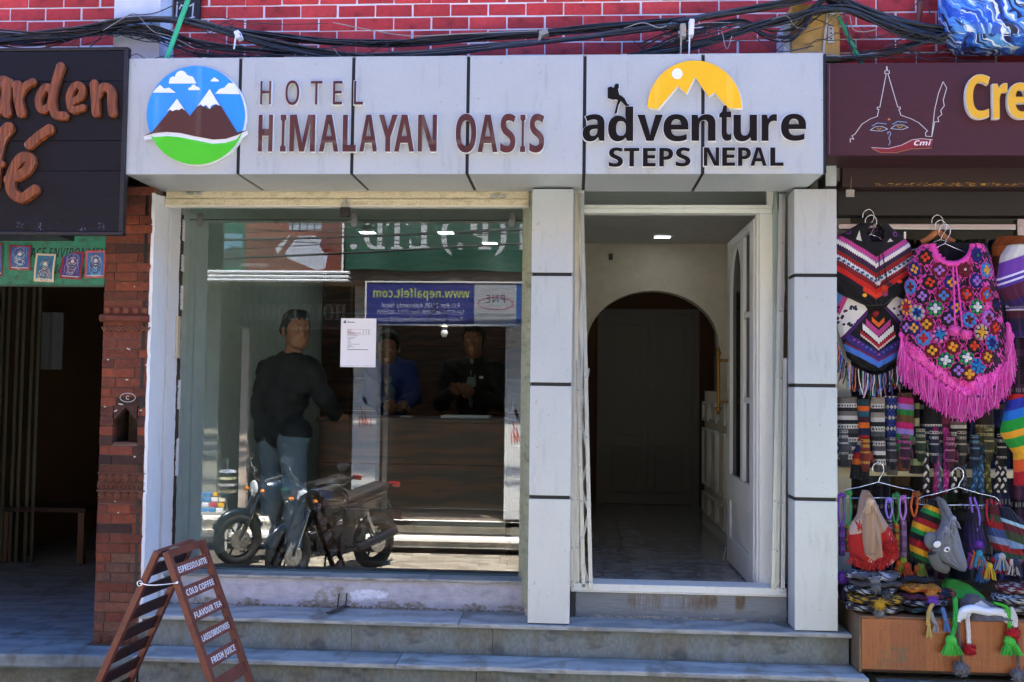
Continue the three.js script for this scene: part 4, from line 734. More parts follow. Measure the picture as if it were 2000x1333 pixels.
// ------------------------------------------------------------------ brick pillar with carved bands and lamp niche
{
  const x0 = -2.70, x1 = -2.424, p = thing('brick_pillar', 'old red brick pillar with carved bands and a pointed lamp niche', 'pillar', [(x0 + x1) / 2, TREAD2, -.1]);
  const Yp = py => at(240, py, 0).y;
  const H = .0553, yTop = 2.8, nx0 = at(221, 830, 0).x, nx1 = at(266, 830, 0).x, ny0 = Yp(866), ny1 = Yp(822), ny2 = Yp(796);
  const mort = std(0x7d6a5c, .95, { map: T.stain, bumpMap: T.bump, bumpScale: .003 });
  part(p, 'mortar_core', merge([box(x0 + .004, nx0 - .012, TREAD2, yTop, -.25, -.006), box(nx1 + .012, x1 - .004, TREAD2, yTop, -.25, -.006), box(nx0 - .0119, nx1 + .0119, TREAD2, ny0 - .002, -.25, -.006), box(nx0 - .0119, nx1 + .0119, ny2 + .03, yTop, -.25, -.006), box(nx0 - .0118, nx1 + .0118, ny0 - .002, ny2 + .03, -.25, -.2)]), mort);
  const mk = (c) => std(c, .85, { map: T.brick, bumpMap: T.bump, bumpScale: .004 });
  const clean = [0xb48a72, 0xc09270, 0xa07c68, 0xa88676].map(mk), sooty = [0x6c6460, 0x8a7468, 0x585452].map(mk), grey = [0xa2a8a0, 0x949a94, 0xaca498].map(mk), worn = [0xd8d0c2, 0xc4bcb0, 0xd0c0b0].map(mk);
  const shapes = {}; const gb = (w) => { const k = Math.round(w * 200); return shapes[k] ??= uvm(new RoundedBoxGeometry(k / 200 - .003, H - .0045, .05, 1, .004), 1, rnd(), rnd()); };
  const bands = [[Yp(652), Yp(592)], [Yp(979), Yp(924)], [Yp(1286), Yp(1236)]];
  let r = 0;
  for (let y = Yp(1236) + H / 2; y < yTop; y += H, r++) {
    const bd = bands.find(([a, b]) => y + H * .4 > a && y - H * .4 < b); if (bd) { bd[2] = Math.min(bd[2] ?? 9, y - H / 2); bd[3] = y + H / 2; continue; }
    const low = y < Yp(1085), near = y > ny0 - .12 && y < ny2 + .09;
    const cuts = r % 2 ? [0, rr(.24, .34), 1] : r % 3 ? [0, rr(.66, .78), 1] : [0, .22, .72, 1];
    for (let k = 0; k + 1 < cuts.length; k++) {
      let a = lerp(x0, x1, cuts[k]), b = lerp(x0, x1, cuts[k + 1]);
      const m = low ? (rnd() < .62 ? pick(grey) : pick(clean)) : near && rnd() < .45 ? pick(sooty) : rnd() < .12 ? pick(sooty) : pick(clean);
      const put = (u, v) => { if (v - u > .02) piece(p, 'brick', gb(v - u), m, (u + v) / 2, y, -.0245 + rr(-.003, .003), rr(-.012, .012), rr(-.012, .012), rr(-.008, .008)); };
      if (y > ny0 - .01 && y < ny2 + .01) { put(a, Math.min(b, nx0 - .004)); put(Math.max(a, nx1 + .004), b); } else put(a, b);
    }
  }
  // niche surround: soot-dark bricks cut to a point
  part(p, 'niche_arch', slab(shapeOf([[nx0, ny1], [nx0, ny2 + .012], [nx1, ny2 + .012], [nx1, ny1], [(nx0 + nx1) / 2, ny2]]), -.05, -.001, .002), sooty[0]);
  part(p, 'niche_sill', box(nx0, nx1, ny0 - .004, ny0 + .004, -.2, -.004, .002), grey[0]);
  part(p, 'niche_lining', merge([box(nx0 - .0115, nx0 - .001, ny0, ny2 + .02, -.199, -.052), box(nx1 + .001, nx1 + .0115, ny0, ny2 + .02, -.199, -.052)]), sooty[2]);
  // cornice: leaf row, round moulding, hanging drops
  const cl = clean[3], W = x1 - x0;
  part(p, 'band_course', box(x0, x1, bands[0][2] + .002, bands[0][3] - .002, -.05, -.004, .003), cl);
  const leaf = merge([new THREE.SphereGeometry(.5, 10, 6).scale(.044, .034, .022), new THREE.TorusGeometry(.015, .004, 5, 12).translate(.004, -.002, .008)]);
  for (let k = 0; k < 5; k++) piece(p, 'carved_leaf', leaf, worn[2], x0 + W * (k + .5) / 5, Yp(606), .004, 0, 0, -.5);
  part(p, 'round_moulding', rod([x0 - .012, Yp(622), .003], [x1 - .001, Yp(622), .003], .022, 14), cl);
  const drop = merge([new THREE.TorusGeometry(.016, .005, 6, 12, Math.PI).rotateZ(Math.PI), ...[-.009, 0, .009].map(d => new THREE.SphereGeometry(.0075, 7, 5).translate(d, -.012 - (d ? 0 : .008), .003)), new THREE.SphereGeometry(.008, 7, 5)]);
  for (let k = 0; k < 10; k++) piece(p, 'carved_drop', drop, worn[k % 3], x0 + W * (k + .5) / 10, Yp(639), .004, 0, 0, 0);
  // middle band: rosettes, rope, round flowers
  const gr = worn;
  part(p, 'band_course', box(x0, x1, bands[1][2] + .002, bands[1][3] - .002, -.05, -.005, .003), sooty[1]);
  const ros = merge([new THREE.TorusGeometry(.017, .004, 5, 16), ...Array.from({ length: 4 }, (_, k) => new THREE.SphereGeometry(.0065, 7, 5).translate(.0085 * Math.cos(k * 1.571), .0085 * Math.sin(k * 1.571), .002)), new THREE.SphereGeometry(.005, 6, 5).translate(0, 0, .005)]);
  for (let k = 0; k < 6; k++) { piece(p, 'carved_rosette', ros, gr[k % 3], x0 + W * (k + .55) / 6.1, Yp(934), -.002); piece(p, 'carved_rosette', ros, gr[(k + 1) % 3], x0 + W * (k + .5) / 6, Yp(968), -.001); }
  const twist = new THREE.TorusGeometry(.012, .0042, 5, 10, Math.PI * 1.1).rotateZ(.6);
  for (let k = 0; k < 11; k++) piece(p, 'carved_rope', twist, gr[k % 3], x0 + W * (k + .5) / 11, Yp(951), -.001);
  part(p, 'band_fillet', merge([box(x0 - .004, x1, Yp(944.5), Yp(943), -.04, .006, .001), box(x0 - .004, x1, Yp(961), Yp(958), -.04, .008, .001), box(x0 - .002, x1, Yp(926), Yp(924), -.04, .006, .001)]), grey[0]);
  // foot: flower band on a stone block
  part(p, 'band_course', box(x0 - .002, x1, Yp(1263), Yp(1236), -.05, -.002, .003), grey[1]);
  for (let k = 0; k < 5; k++) piece(p, 'carved_rosette', ros, worn[k % 3], x0 + W * (k + .5) / 5, Yp(1249), .004, 0, 0, .4);
  part(p, 'stone_foot', box(x0 - .03, x1 + .01, TREAD2 - .002, Yp(1263) - .001, -.26, .02, .012), std(0x8a867d, .85, { map: T.riser, bumpMap: T.bump, bumpScale: .004 }));
  // chalk mark: a letter C in an oval, and splashes of plaster
  const c = at(249, 777, .005), chalk = std(0xcfc8c0, .9);
  const ov = Array.from({ length: 20 }, (_, k) => V(c.x + .045 * Math.cos(k / 20 * 6.283), c.y + .025 * Math.sin(k / 20 * 6.283), .006));
  part(p, 'chalk_mark', merge([tube(ov, .0018, 40, 4, true), tube([[c.x + .008, c.y + .007, .006], [c.x - .003, c.y + .01, .006], [c.x - .009, c.y, .006], [c.x - .003, c.y - .01, .006], [c.x + .008, c.y - .008, .006]], .002, 16, 4)]), chalk);
  for (const [px, py, w] of [[250, 682, 12], [210, 703, 6], [247, 742, 9], [285, 713, 7], [204, 795, 6], [225, 803, 11], [235, 790, 14], [274, 802, 6], [262, 893, 8], [224, 980, 4], [262, 560, 4], [230, 1002, 6]]) { const q = at(px, py, .004); part(p, 'plaster_splash', new THREE.SphereGeometry(1, 7, 4).scale(w * .0012, .004, .003).rotateZ(rr(-.5, .5)).translate(q.x, q.y, .002), chalk); }
}
// ------------------------------------------------------------------ cafe sign
{
  const z = .36, xr = at(244, 270, z).x, yT = at(120, 92, z).y, yB = at(120, 459, z).y, xl = -3.9;
  const s = thing('cafe_sign', 'black wooden board sign with carved letters arden and fé', 'shop sign', [xr, yB, z]);
  const t = canvas(1024, 700, (c, w, h) => {
    c.fillStyle = '#191a20'; c.fillRect(0, 0, w, h);
    for (let i = 0; i < 900; i++) { c.fillStyle = pick(['rgba(60,62,76,.16)', 'rgba(8,8,10,.2)', 'rgba(74,60,52,.1)']); c.fillRect(rnd() * w, rnd() * h, 20 + rnd() * 160, 1 + rnd() * 3); }
    for (let i = 0; i < 260; i++) { c.fillStyle = `rgba(150,140,135,${rnd() * .22})`; c.fillRect(640 + rnd() * 384, 560 + rnd() * 120, 4 + rnd() * 40, 1 + rnd() * 1.6); }
    for (let i = 0; i < 60; i++) { c.fillStyle = `rgba(200,195,190,${.15 + rnd() * .5})`; const x = 420 + rnd() * 580, y = 40 + rnd() * 640; c.fillRect(x, y, 1 + rnd() * 4, 1 + rnd() * 6); }
    for (const [x, y] of [[620, 660], [700, 668], [868, 676], [940, 664], [760, 80]]) for (let i = 0; i < 12; i++) { c.fillStyle = 'rgba(225,222,220,.7)'; c.fillRect(x + (rnd() - .5) * 26, y + (rnd() - .5) * 30, 1 + rnd() * 5, 2 + rnd() * 6); }
  });
  const m = phys(0x7c849c, .42, { specularIntensity: .6, map: t, bumpMap: T.bump, bumpScale: .001 }), H = yT - yB, cuts = [0, .333, .5, .83, 1];
  for (let k = 0; k < 4; k++) part(s, 'plank', printUV(box(xl, xr - .022, yB + .02 + (H - .04) * cuts[k] + .0012, yB + .02 + (H - .04) * cuts[k + 1] - .0012, z - .035, z - .004, .002), xl, xr, yB, yT), m);
  const fm = std(0x2a2328, .45, { map: T.stain });
  part(s, 'frame', merge([box(xl, xr, yT - .019, yT, z - .045, z, .004), box(xl, xr, yB, yB + .019, z - .045, z, .004), box(xr - .0215, xr, yB + .0195, yT - .0195, z - .045, z, .004)]), fm);
  part(s, 'backing', box(xl, xr - .42, yB + .01, yT - .01, z - .3, z - .046), fm);
  const wm = phys(0xd4b490, .45, { map: rep(T.wood, 2.2, 1.4), clearcoat: .2, clearcoatRoughness: .3, bumpMap: T.bump, bumpScale: .0012 });
  // rounded hand-cut letters: thick strokes swept along a drawn line and flattened
  const stroke = (name, paths, r) => {
    const gs = paths.map(([pts, rad]) => { const c = pts.map(q => { const v = at(q[0], q[1], z); return V(v.x, v.y, 0); }); const R = (rad ?? r) * 1.22; const g = tube(c, R, 40, 14), pp = g.attributes.position, uu = g.attributes.uv; for (let i = 0; i < pp.count; i++) pp.setZ(i, clamp(pp.getZ(i) * 1.1, -.03, .014 + .0025 * uu.getX(i) + (rad ?? 0) * .04)); const caps = [c[0], c[c.length - 1]].map((v, e) => { const q = new THREE.SphereGeometry(R * .995, 16, 12), sp = q.attributes.position; for (let i = 0; i < sp.count; i++) sp.setZ(i, clamp(sp.getZ(i) * 1.1, -.03, .0132 + e * .0025 + (rad ?? 0) * .04)); return q.translate(v.x, v.y, 0); }); return merge([g, ...caps]); });
    const g = toCreasedNormals(merge(gs), .7);
    part(s, 'wooden_letter', uvm(g.translate(0, 0, z + .006)), wm);
  };
  stroke('a', [[[[20, 165], [5, 160], [-12, 190], [-2, 218], [12, 200], [16, 172]], .026], [[[16, 168], [14, 200], [16, 222]], .024]]);
  stroke('r', [[[[36, 168], [38, 195], [44, 222]], .024], [[[40, 190], [52, 170], [66, 162]], .02]]);
  stroke('d', [[[[120, 132], [110, 165], [104, 200], [112, 226], [128, 228]], .022], [[[106, 180], [92, 172], [78, 196], [84, 216], [98, 210], [104, 195]], .02]]);
  stroke('e', [[[[140, 202], [160, 190], [162, 172], [150, 168], [138, 190], [144, 216], [164, 212]], .019]]);
  stroke('n', [[[[186, 166], [188, 195], [190, 222]], .022], [[[190, 190], [204, 172], [218, 178], [220, 204], [222, 222]], .022]]);
  stroke('f', [[[[18, 252], [4, 270], [-6, 310], [-10, 360]], .03], [[[-20, 322], [6, 322]], .018]]);
  stroke('accent', [[[[98, 254], [80, 266], [60, 284]], .025]]);
  stroke('e', [[[[20, 352], [54, 334], [62, 312], [46, 308], [26, 338], [24, 372], [44, 388], [70, 372]], .026]]);
}
// ------------------------------------------------------------------ cafe entrance: green board, cards, dim things inside
{
  const z = -.03, xr = at(205, 510, z).x, yT = at(100, 452, z).y, yB = at(100, 556, z).y, xl = -4.4;
  const t = canvas(1200, 260, (c, w, h) => {
    c.fillStyle = '#2f7f63'; c.fillRect(0, 0, w, h);
    c.fillStyle = '#15332f'; c.font = 'italic bold 66px sans-serif'; c.fillText('& PEACE ENVIRONMEN', 800, 128, 400); c.font = 'italic 58px serif'; c.fillText('k  Garden', 980, 206, 300);
    for (let i = 0; i < 420; i++) { c.fillStyle = pick(['rgba(70,62,44,.16)', 'rgba(52,92,74,.2)', 'rgba(40,34,26,.14)']); const x = pick([640, 700, 800, 900, 980, 1060, 1130, 760]) + (rnd() - .5) * 90, y = rnd() < .5 ? rnd() * 90 : h - rnd() * 80; c.beginPath(); c.ellipse(x, y, 3 + rnd() * 16, 3 + rnd() * 12, rnd() * 3, 0, 7); c.fill(); }
    for (let i = 0; i < 40; i++) { c.fillStyle = 'rgba(60,110,92,.5)'; c.fillRect(600 + rnd() * 600, 90 + rnd() * 100, 2 + rnd() * 3, 20 + rnd() * 60); }
  });
  const gB = thing('green_board', 'grimy green painted board with faded black lettering', 'sign board', [xr, yB, z]);
  part(gB, 'board', printUV(box(xl, xr, yB, yT, z - .03, z, .003), xl, xr, yB, yT), std(0xffffff, .7, { map: t, bumpMap: T.bump, bumpScale: .0015 }));
  part(gB, 'bottom_edge', box(xl, xr, yB - .01, yB - .0005, z - .028, z + .004, .002), std(0x4f7f6a, .7, { map: T.stain }));
  part(gB, 'header_beam', box(xl, xr + .02, yB + .004, 2.69, z - .2, z - .031), std(0x6a5238, .8, { map: T.stain }));
  const cards = [[-18, 4, 476, 540, '#7c1f24', '#22508f', 'red edged picture card beside a taller card at the green board end'], [20, 60, 480, 528, '#8e2230', '#1f4f9c', 'red edged picture card with a round blue mask design'], [70, 107, 496, 551, '#c9b49c', '#1e6d93', 'pale edged picture card with a seated teal figure design'], [121, 161, 491, 546, '#862032', '#3a2a7a', 'torn corner picture card with purple and blue design'], [168, 205, 490, 544, '#b4545a', '#1b64a8', 'pink edged picture card with a pale blue spiral design']];
  cards.forEach(([a, b, c0, c1, edge, fill, label], k) => {
    const p = at(a, c0, z), q = at(b, c1, z), w = q.x - p.x, h = p.y - q.y;
    const tx = canvas(96, 128, (c, W, H) => { c.fillStyle = edge; c.fillRect(0, 0, W, H); c.fillStyle = fill; c.fillRect(9, 9, W - 18, H - 18);
      for (let i = 0; i < 70; i++) { c.strokeStyle = pick(['rgba(230,220,200,.55)', 'rgba(20,24,60,.6)', 'rgba(70,170,200,.5)', 'rgba(150,40,50,.45)']); c.lineWidth = 1 + rnd() * 2.4; const y = 20 + rnd() * 90, r = 6 + rnd() * 26; c.beginPath(); c.arc(W / 2, y, r, rnd() * 6, rnd() * 6 + 1.2); c.stroke(); }
      c.fillStyle = 'rgba(225,215,190,.8)'; c.beginPath(); c.ellipse(W / 2, 46, 8, 10, 0, 0, 7); c.fill(); c.fillRect(10, H - 14, W - 20, 4); });
    const g = new THREE.BoxGeometry(w, h, .002, 8, 6, 1), v = g.attributes.position; for (let i = 0; i < v.count; i++) v.setZ(i, v.getZ(i) + .012 * Math.pow(Math.abs(v.getX(i) / w), 2) + .006 * Math.sin(v.getY(i) / h * 4 + k)); g.computeVertexNormals();
    if (k === 3) for (let i = 0; i < v.count; i++) if (v.getX(i) < -w * .1 && v.getY(i) > h * .25) v.setY(i, h * .25 + (v.getX(i) / w + .5) * h * .5);
    const cd = single('picture_card', printUV(g, -w / 2, w / 2, -h / 2, h / 2), std(0xffffff, .6, { map: tx }), label, 'card', 'picture cards on the green board', [(p.x + q.x) / 2, (p.y + q.y) / 2, z + .006]); cd.rotation.z = [0, -.02, -.04, -.06, .02][k];
  });
  // inside: folded gate, hanging cloth, bench, small lamp glass
  const zg = -2.4, g = thing('folded_shutter', 'dark folded metal shutter inside the cafe entrance', 'shutter', [at(20, 1000, zg).x, TREAD2, zg]);
  for (let k = 0; k < 7; k++) { const x = at(-20 + k * 15, 800, zg).x; part(g, 'slat', box(x - .014, x + .014, TREAD2 + .004, 2.5, zg - .02 - (k % 2) * .02, zg - (k % 2) * .02, .003), std(0x4c4c40, .6, { metalness: .4 })); }
  const c0 = at(97, 720, -2.9), cl = new THREE.BoxGeometry(.2, .5, .02, 8, 8, 1), cp = cl.attributes.position; for (let i = 0; i < cp.count; i++) cp.setZ(i, cp.getZ(i) + .02 * Math.sin(cp.getX(i) * 50)); cl.computeVertexNormals();
  single('hanging_towel', cl, std(0x6a7076, .9), 'grey towel hanging in the dark cafe entrance', 'towel', null, [c0.x, c0.y + .24, -2.9]);
  const bx = at(135, 1100, -2.6).x, bn = thing('cafe_bench', 'low wooden bench in the dark cafe entrance', 'bench', [bx, TREAD2, -2.6]);
  part(bn, 'seat', box(bx - .5, bx + .22, .6, .64, -2.8, -2.4, .008), std(0x6a4c32, .6, { map: T.darkwood }));
  for (const [dx, dz] of [[-.46, -2.76], [.18, -2.76], [-.46, -2.44], [.18, -2.44]]) part(bn, 'leg', box(bx + dx - .025, bx + dx + .025, TREAD2, .5995, dz - .025, dz + .025), std(0x5a4230, .7));
}
// ------------------------------------------------------------------ folding menu board
{
  const zA = .95, A = at(320, 1078, zA); let B; for (let z = zA; z > .3; z -= .005) { B = at(388, 1056, z); if (B.y <= A.y) break; }
  B.y = A.y;
  const s = thing('menu_board', 'brown slatted folding menu board lettered with coffee and juice', 'menu board', [A.x, KERB, (A.z + B.z) / 2]);
  const wm = std(0x8a4632, .5, { map: T.stain, bumpMap: T.bump, bumpScale: .0012 }), wd = std(0x8a4030, .55, { map: T.darkwood });
  const right = at(408, 1333, zA).sub(A).normalize(), left = at(193, 1333, zA).sub(A.clone().add(V(-.03, 0, 0))).normalize();
  const ridge = B.clone().sub(A), out = (d) => V(0, 0, 0).crossVectors(ridge, d).normalize();
  const text = ['ESPRESSO/LATTE', 'COLD COFFEE', 'FLAVOUR TEA', 'LASSI/SMOOTHIES', 'FRESH JUICE'];
  for (const [dir, off, lettered] of [[right, .012, true], [left, -.03, false]]) {
    const o = V(off, 0, 0), a = A.clone().add(o), b = B.clone().add(o), n = out(dir), L = (a.y - KERB - .002) / -dir.y;
    const pr = part(s, lettered ? 'front_frame' : 'rear_frame', merge([bar(a, a.clone().addScaledVector(dir, L), .034, .03, n, .003), bar(b, b.clone().addScaledVector(dir, L), .034, .03, n, .003), bar(a.clone().addScaledVector(dir, .016).lerp(b, .05), b.clone().addScaledVector(dir, .016).lerp(a, .05), .036, .026, n, .003)]), wm);
    for (let k = 0; k < 8; k++) {
      const q = .1 + .113 * k, a1 = a.clone().addScaledVector(dir, q).addScaledVector(ridge, .055), b1 = b.clone().addScaledVector(dir, q).addScaledVector(ridge, -.055);
      const sl = part(s, 'slat', bar(a1, b1, .062, .014, n, .002), lettered ? wm : wd);
      if (lettered && k < 5) {
        const tx = canvas(512, 104, (c, w, h) => { c.fillStyle = '#6f3527'; c.fillRect(0, 0, w, h); for (let i = 0; i < 120; i++) { c.fillStyle = pick(['rgba(40,16,10,.12)', 'rgba(140,80,60,.12)']); c.fillRect(rnd() * w, rnd() * h, 20 + rnd() * 90, 1 + rnd() * 2); } c.fillStyle = '#dcd8d6'; c.font = 'bold 74px sans-serif'; c.textBaseline = 'middle'; c.textAlign = 'center'; const W = c.measureText(text[k]).width; c.save(); c.translate(w / 2, h / 2 + 2); c.scale(Math.min(1, (w - 24) / W), 1); c.fillText(text[k], 0, 0); c.restore(); });
        const lab = new THREE.PlaneGeometry(1, 1), x = b1.clone().sub(a1).normalize(), nn = n.clone().multiplyScalar(n.x > 0 ? 1 : -1), up = V(0, 0, 0).crossVectors(nn, x).normalize();
        lab.scale(b1.distanceTo(a1) - .006, .058, 1).applyMatrix4(new THREE.Matrix4().makeBasis(x, up, nn)); const c = a1.clone().lerp(b1, .5).addScaledVector(nn, .0076); lab.translate(c.x, c.y, c.z);
        const m = new THREE.Mesh(lab, std(0xffffff, .55, { map: tx })); m.name = 'painted_lettering'; sl.add(m);
      }
    }
  }
  const h0 = A.clone().addScaledVector(left, .16).add(V(-.04, 0, .02)), h1 = A.clone().addScaledVector(right, .15).add(V(.02, 0, .022));
  part(s, 'hook_stay', merge([tube([h0, h0.clone().lerp(h1, .25).add(V(0, -.008, .004)), h0.clone().lerp(h1, .7).add(V(0, -.006, .004)), h1], .0035, 16, 6), new THREE.TorusGeometry(.012, .0035, 6, 12).translate(h0.x, h0.y, h0.z), new THREE.SphereGeometry(.009, 8, 6).translate(h1.x, h1.y, h1.z)]), M.chrome);
  part(s, 'hinge', bar(A.clone().addScaledVector(ridge, .2), A.clone().addScaledVector(ridge, .4), .03, .004, V(0, 1, 0)), M.steel);
}
// ------------------------------------------------------------------ craft shop sign
{
  const z = .25, x0 = at(1615, 210, z).x, x1 = 3.2, yT = at(1650, 124, z).y, yB = at(1650, 304, z).y;
  const s = thing('craft_shop_sign', 'maroon painted sign with a stupa line drawing and yellow letters Cre', 'shop sign', [x0, yB, z]);
  const X = px => (at(px, 210, z).x - x0) / (x1 - x0) * 2048, Y = py => (yT - at(1800, py, z).y) / (yT - yB) * 700;
  const t = canvas(2048, 700, (c, w, h) => {
    c.fillStyle = '#48202a'; c.fillRect(0, 0, w, h);
    for (let i = 0; i < 1600; i++) { c.fillStyle = pick(['rgba(90,44,54,.1)', 'rgba(40,14,20,.12)', 'rgba(70,30,44,.1)']); c.fillRect(rnd() * w, rnd() * h, 8 + rnd() * 80, 2 + rnd() * 14); }
    const L = (pts, col, lw, fill) => { c.beginPath(); c.moveTo(X(pts[0][0]), Y(pts[0][1])); for (const p of pts.slice(1)) c.lineTo(X(p[0]), Y(p[1])); if (fill) { c.fillStyle = col; c.fill(); } else { c.strokeStyle = col; c.lineWidth = lw; c.lineJoin = 'round'; c.stroke(); } };
    const wv = '#dcdcda';
    L([[1661, 278], [1661, 270], [1668, 272], [1664, 265], [1670, 262], [1684, 242], [1700, 232], [1714, 227], [1717, 213], [1714, 213], [1714, 209], [1719, 209], [1732, 143], [1729, 143], [1729, 138], [1732, 138], [1733, 129], [1735, 138], [1738, 138], [1738, 143], [1735, 143], [1754, 209], [1759, 209], [1759, 213], [1756, 213], [1760, 225], [1780, 232], [1795, 240], [1812, 256], [1808, 259], [1808, 266], [1820, 267], [1826, 238], [1834, 238], [1832, 230], [1840, 224], [1838, 216], [1845, 207], [1843, 196], [1850, 172], [1843, 160], [1834, 182], [1826, 215], [1822, 250], [1820, 267]], wv, 4.2);
    for (const [ex, d] of [[1718, 0], [1758, -3]]) { L([[ex - 18, 254 + d], [ex - 8, 247 + d], [ex + 6, 247 + d], [ex + 16, 252 + d], [ex + 4, 256 + d], [ex - 10, 255 + d], [ex - 18, 254 + d]], '#cfe4ee', 3.4); L([[ex - 15, 246 + d], [ex - 4, 240 + d], [ex + 14, 242 + d]], '#7fb6e0', 4.5); L([[ex - 6, 249 + d], [ex, 253 + d], [ex + 6, 249 + d]], '#b99a3a', 5); }
    L([[1735, 262], [1734, 258], [1738, 257], [1740, 262], [1736, 270], [1739, 277], [1736, 284]], '#9cc4e6', 3.6); c.fillStyle = '#d08a2a'; c.beginPath(); c.arc(X(1737), Y(233), 7, 0, 7); c.fill();
    L([[1702, 288], [1735, 290], [1760, 284], [1782, 273], [1800, 271], [1822, 273], [1820, 286], [1795, 286], [1770, 292], [1740, 297], [1715, 296]], '#8c2230', 0, true); L([[1702, 288], [1735, 290], [1760, 284], [1782, 273], [1800, 271], [1822, 273]], wv, 4); L([[1704, 290], [1720, 298], [1750, 298], [1780, 291], [1820, 289]], '#a8623c', 7);
    c.fillStyle = '#f0eeec'; c.font = 'italic bold 52px sans-serif'; c.fillText('Cmi', X(1783), Y(284));
    c.strokeStyle = 'rgba(200,190,185,.5)'; c.lineWidth = 4; c.beginPath(); c.moveTo(6, 0); for (let y = 0; y < h; y += 14) c.lineTo(14 + rnd() * 5, y); c.stroke();
  });
  part(s, 'sign_face', printUV(box(x0, x1, yB, yT, z - .02, z, .002), x0, x1, yB, yT), phys(0xe8e8e8, .42, { map: t, specularIntensity: .7 }));
  part(s, 'sign_body', box(x0 + .002, x1, yB + .002, yT - .002, z - .3, z - .0205), std(0x35141b, .6));
  part(s, 'left_edge', box(x0 - .022, x0 - .0005, yB, yT - .002, z - .28, z - .006, .003), std(0x9a928a, .6, { map: T.stain }));
  lettering(s, fontBold, [['C', 1888, 1934, 146, 231], ['r', 1941, 1968, 163, 231], ['e', 1970, 2017, 162, 231], ['a', 2022, 2064, 162, 231]], z, .03, std(0xd9a21c, .45), std(0xd8d4cc, .5));
  // underside and rusty shutter head above the clothes rail
  const h = thing('shop_shutter_head', 'dark rust flecked shutter head under the maroon sign', 'shutter', [2.2, 2.6, 0]);
  const rust = canvas(1024, 256, (c, w, hh) => { c.fillStyle = '#2c1512'; c.fillRect(0, 0, w, hh); for (let i = 0; i < 500; i++) { c.fillStyle = pick(['rgba(60,26,18,.25)', 'rgba(20,10,8,.25)']); c.fillRect(rnd() * w, rnd() * hh, 10 + rnd() * 80, 2 + rnd() * 8); } for (let i = 0; i < 130; i++) { c.fillStyle = `rgba(196,150,40,${.3 + rnd() * .6})`; c.fillRect(100 + rnd() * 500, 212 + rnd() * 26, 2 + rnd() * 14, 1 + rnd() * 8); } });
  const yh = at(1750, 366, -.1).y, yl = at(1750, 415, -.1).y;
  part(h, 'shutter_drum', printUV(box(1.5, 3.2, yh, yB + .06, -.25, -.1, .004), 1.5, 3.2, yh, yB + .06), std(0xffffff, .6, { map: rust }));
  part(h, 'shutter_lip', box(1.5, 3.2, yl, yh - .001, -.3, -.2, .003), std(0x1c1614, .6));
  const tg = at(1678, 366, .2); part(h, 'hanging_tag', merge([box(tg.x - .026, tg.x + .02, tg.y - .022, tg.y + .02, .04, .046, .004), rod([tg.x, tg.y + .02, .043], [tg.x + .004, tg.y + .09, .043], .0016, 4)]), std(0x8a847c, .4));
}
// blue and white painted bundle standing on the sign
{
  const z = .1, c = at(1935, 40, z), g = new RoundedBoxGeometry(.78, .56, .34, 8, .12), p = g.attributes.position;
  for (let i = 0; i < p.count; i++) { const x = p.getX(i), y = p.getY(i), k = .02 * Math.sin(x * 23 + y * 17) + .014 * Math.sin(y * 41 - x * 13); p.setXYZ(i, x + k * .6, y + k * .8, p.getZ(i) + k); }
  g.computeVertexNormals();
  const t = tex(1024, 1024, (u, v) => { const w = fbm(u, v, 5, 5, 4), q = v + u, s = fbm(u + w * .12, q + w * .3, 5, 26, 4), d = fbm(u + .3 + w * .1, q + w * .3, 7, 40, 4), b = fbm(u + .6 - w * .1, q + w * .3, 5, 24, 4); let c = mixc([28, 82, 190], [84, 150, 222], smooth(.45, .62, s)); c = mixc(c, [222, 230, 238], smooth(.58, .68, d)); c = mixc(c, [14, 22, 62], smooth(.6, .68, b)); return c; });
  single('painted_bundle', uvm(g, 1.3), std(0xffffff, .5, { map: t, bumpMap: T.bump, bumpScale: .012 }), 'bulky bundle streaked with blue and white paint above maroon sign', 'bundle', null, [c.x + .14, c.y + .1, z]);
}
// ------------------------------------------------------------------ knitwear helpers
const knit = (map, color = 0xffffff) => new THREE.MeshPhysicalMaterial({ color, map, roughness: .95, bumpMap: rep(T.knit, 3, 3), bumpScale: .004, sheen: .3, sheenRoughness: .7, sheenColor: new THREE.Color(.5, .5, .5) });
const yarnM = {}; const yarn = hex => yarnM[hex] ??= phys(hex, .95, { sheen: .3, sheenRoughness: .7 });
const interp = (rows, y, k) => { if (y <= rows[0][0]) return rows[0][k]; for (let i = 1; i < rows.length; i++) if (y <= rows[i][0]) return lerp(rows[i - 1][k], rows[i][k], (y - rows[i - 1][0]) / (rows[i][0] - rows[i - 1][0])); return rows[rows.length - 1][k]; };
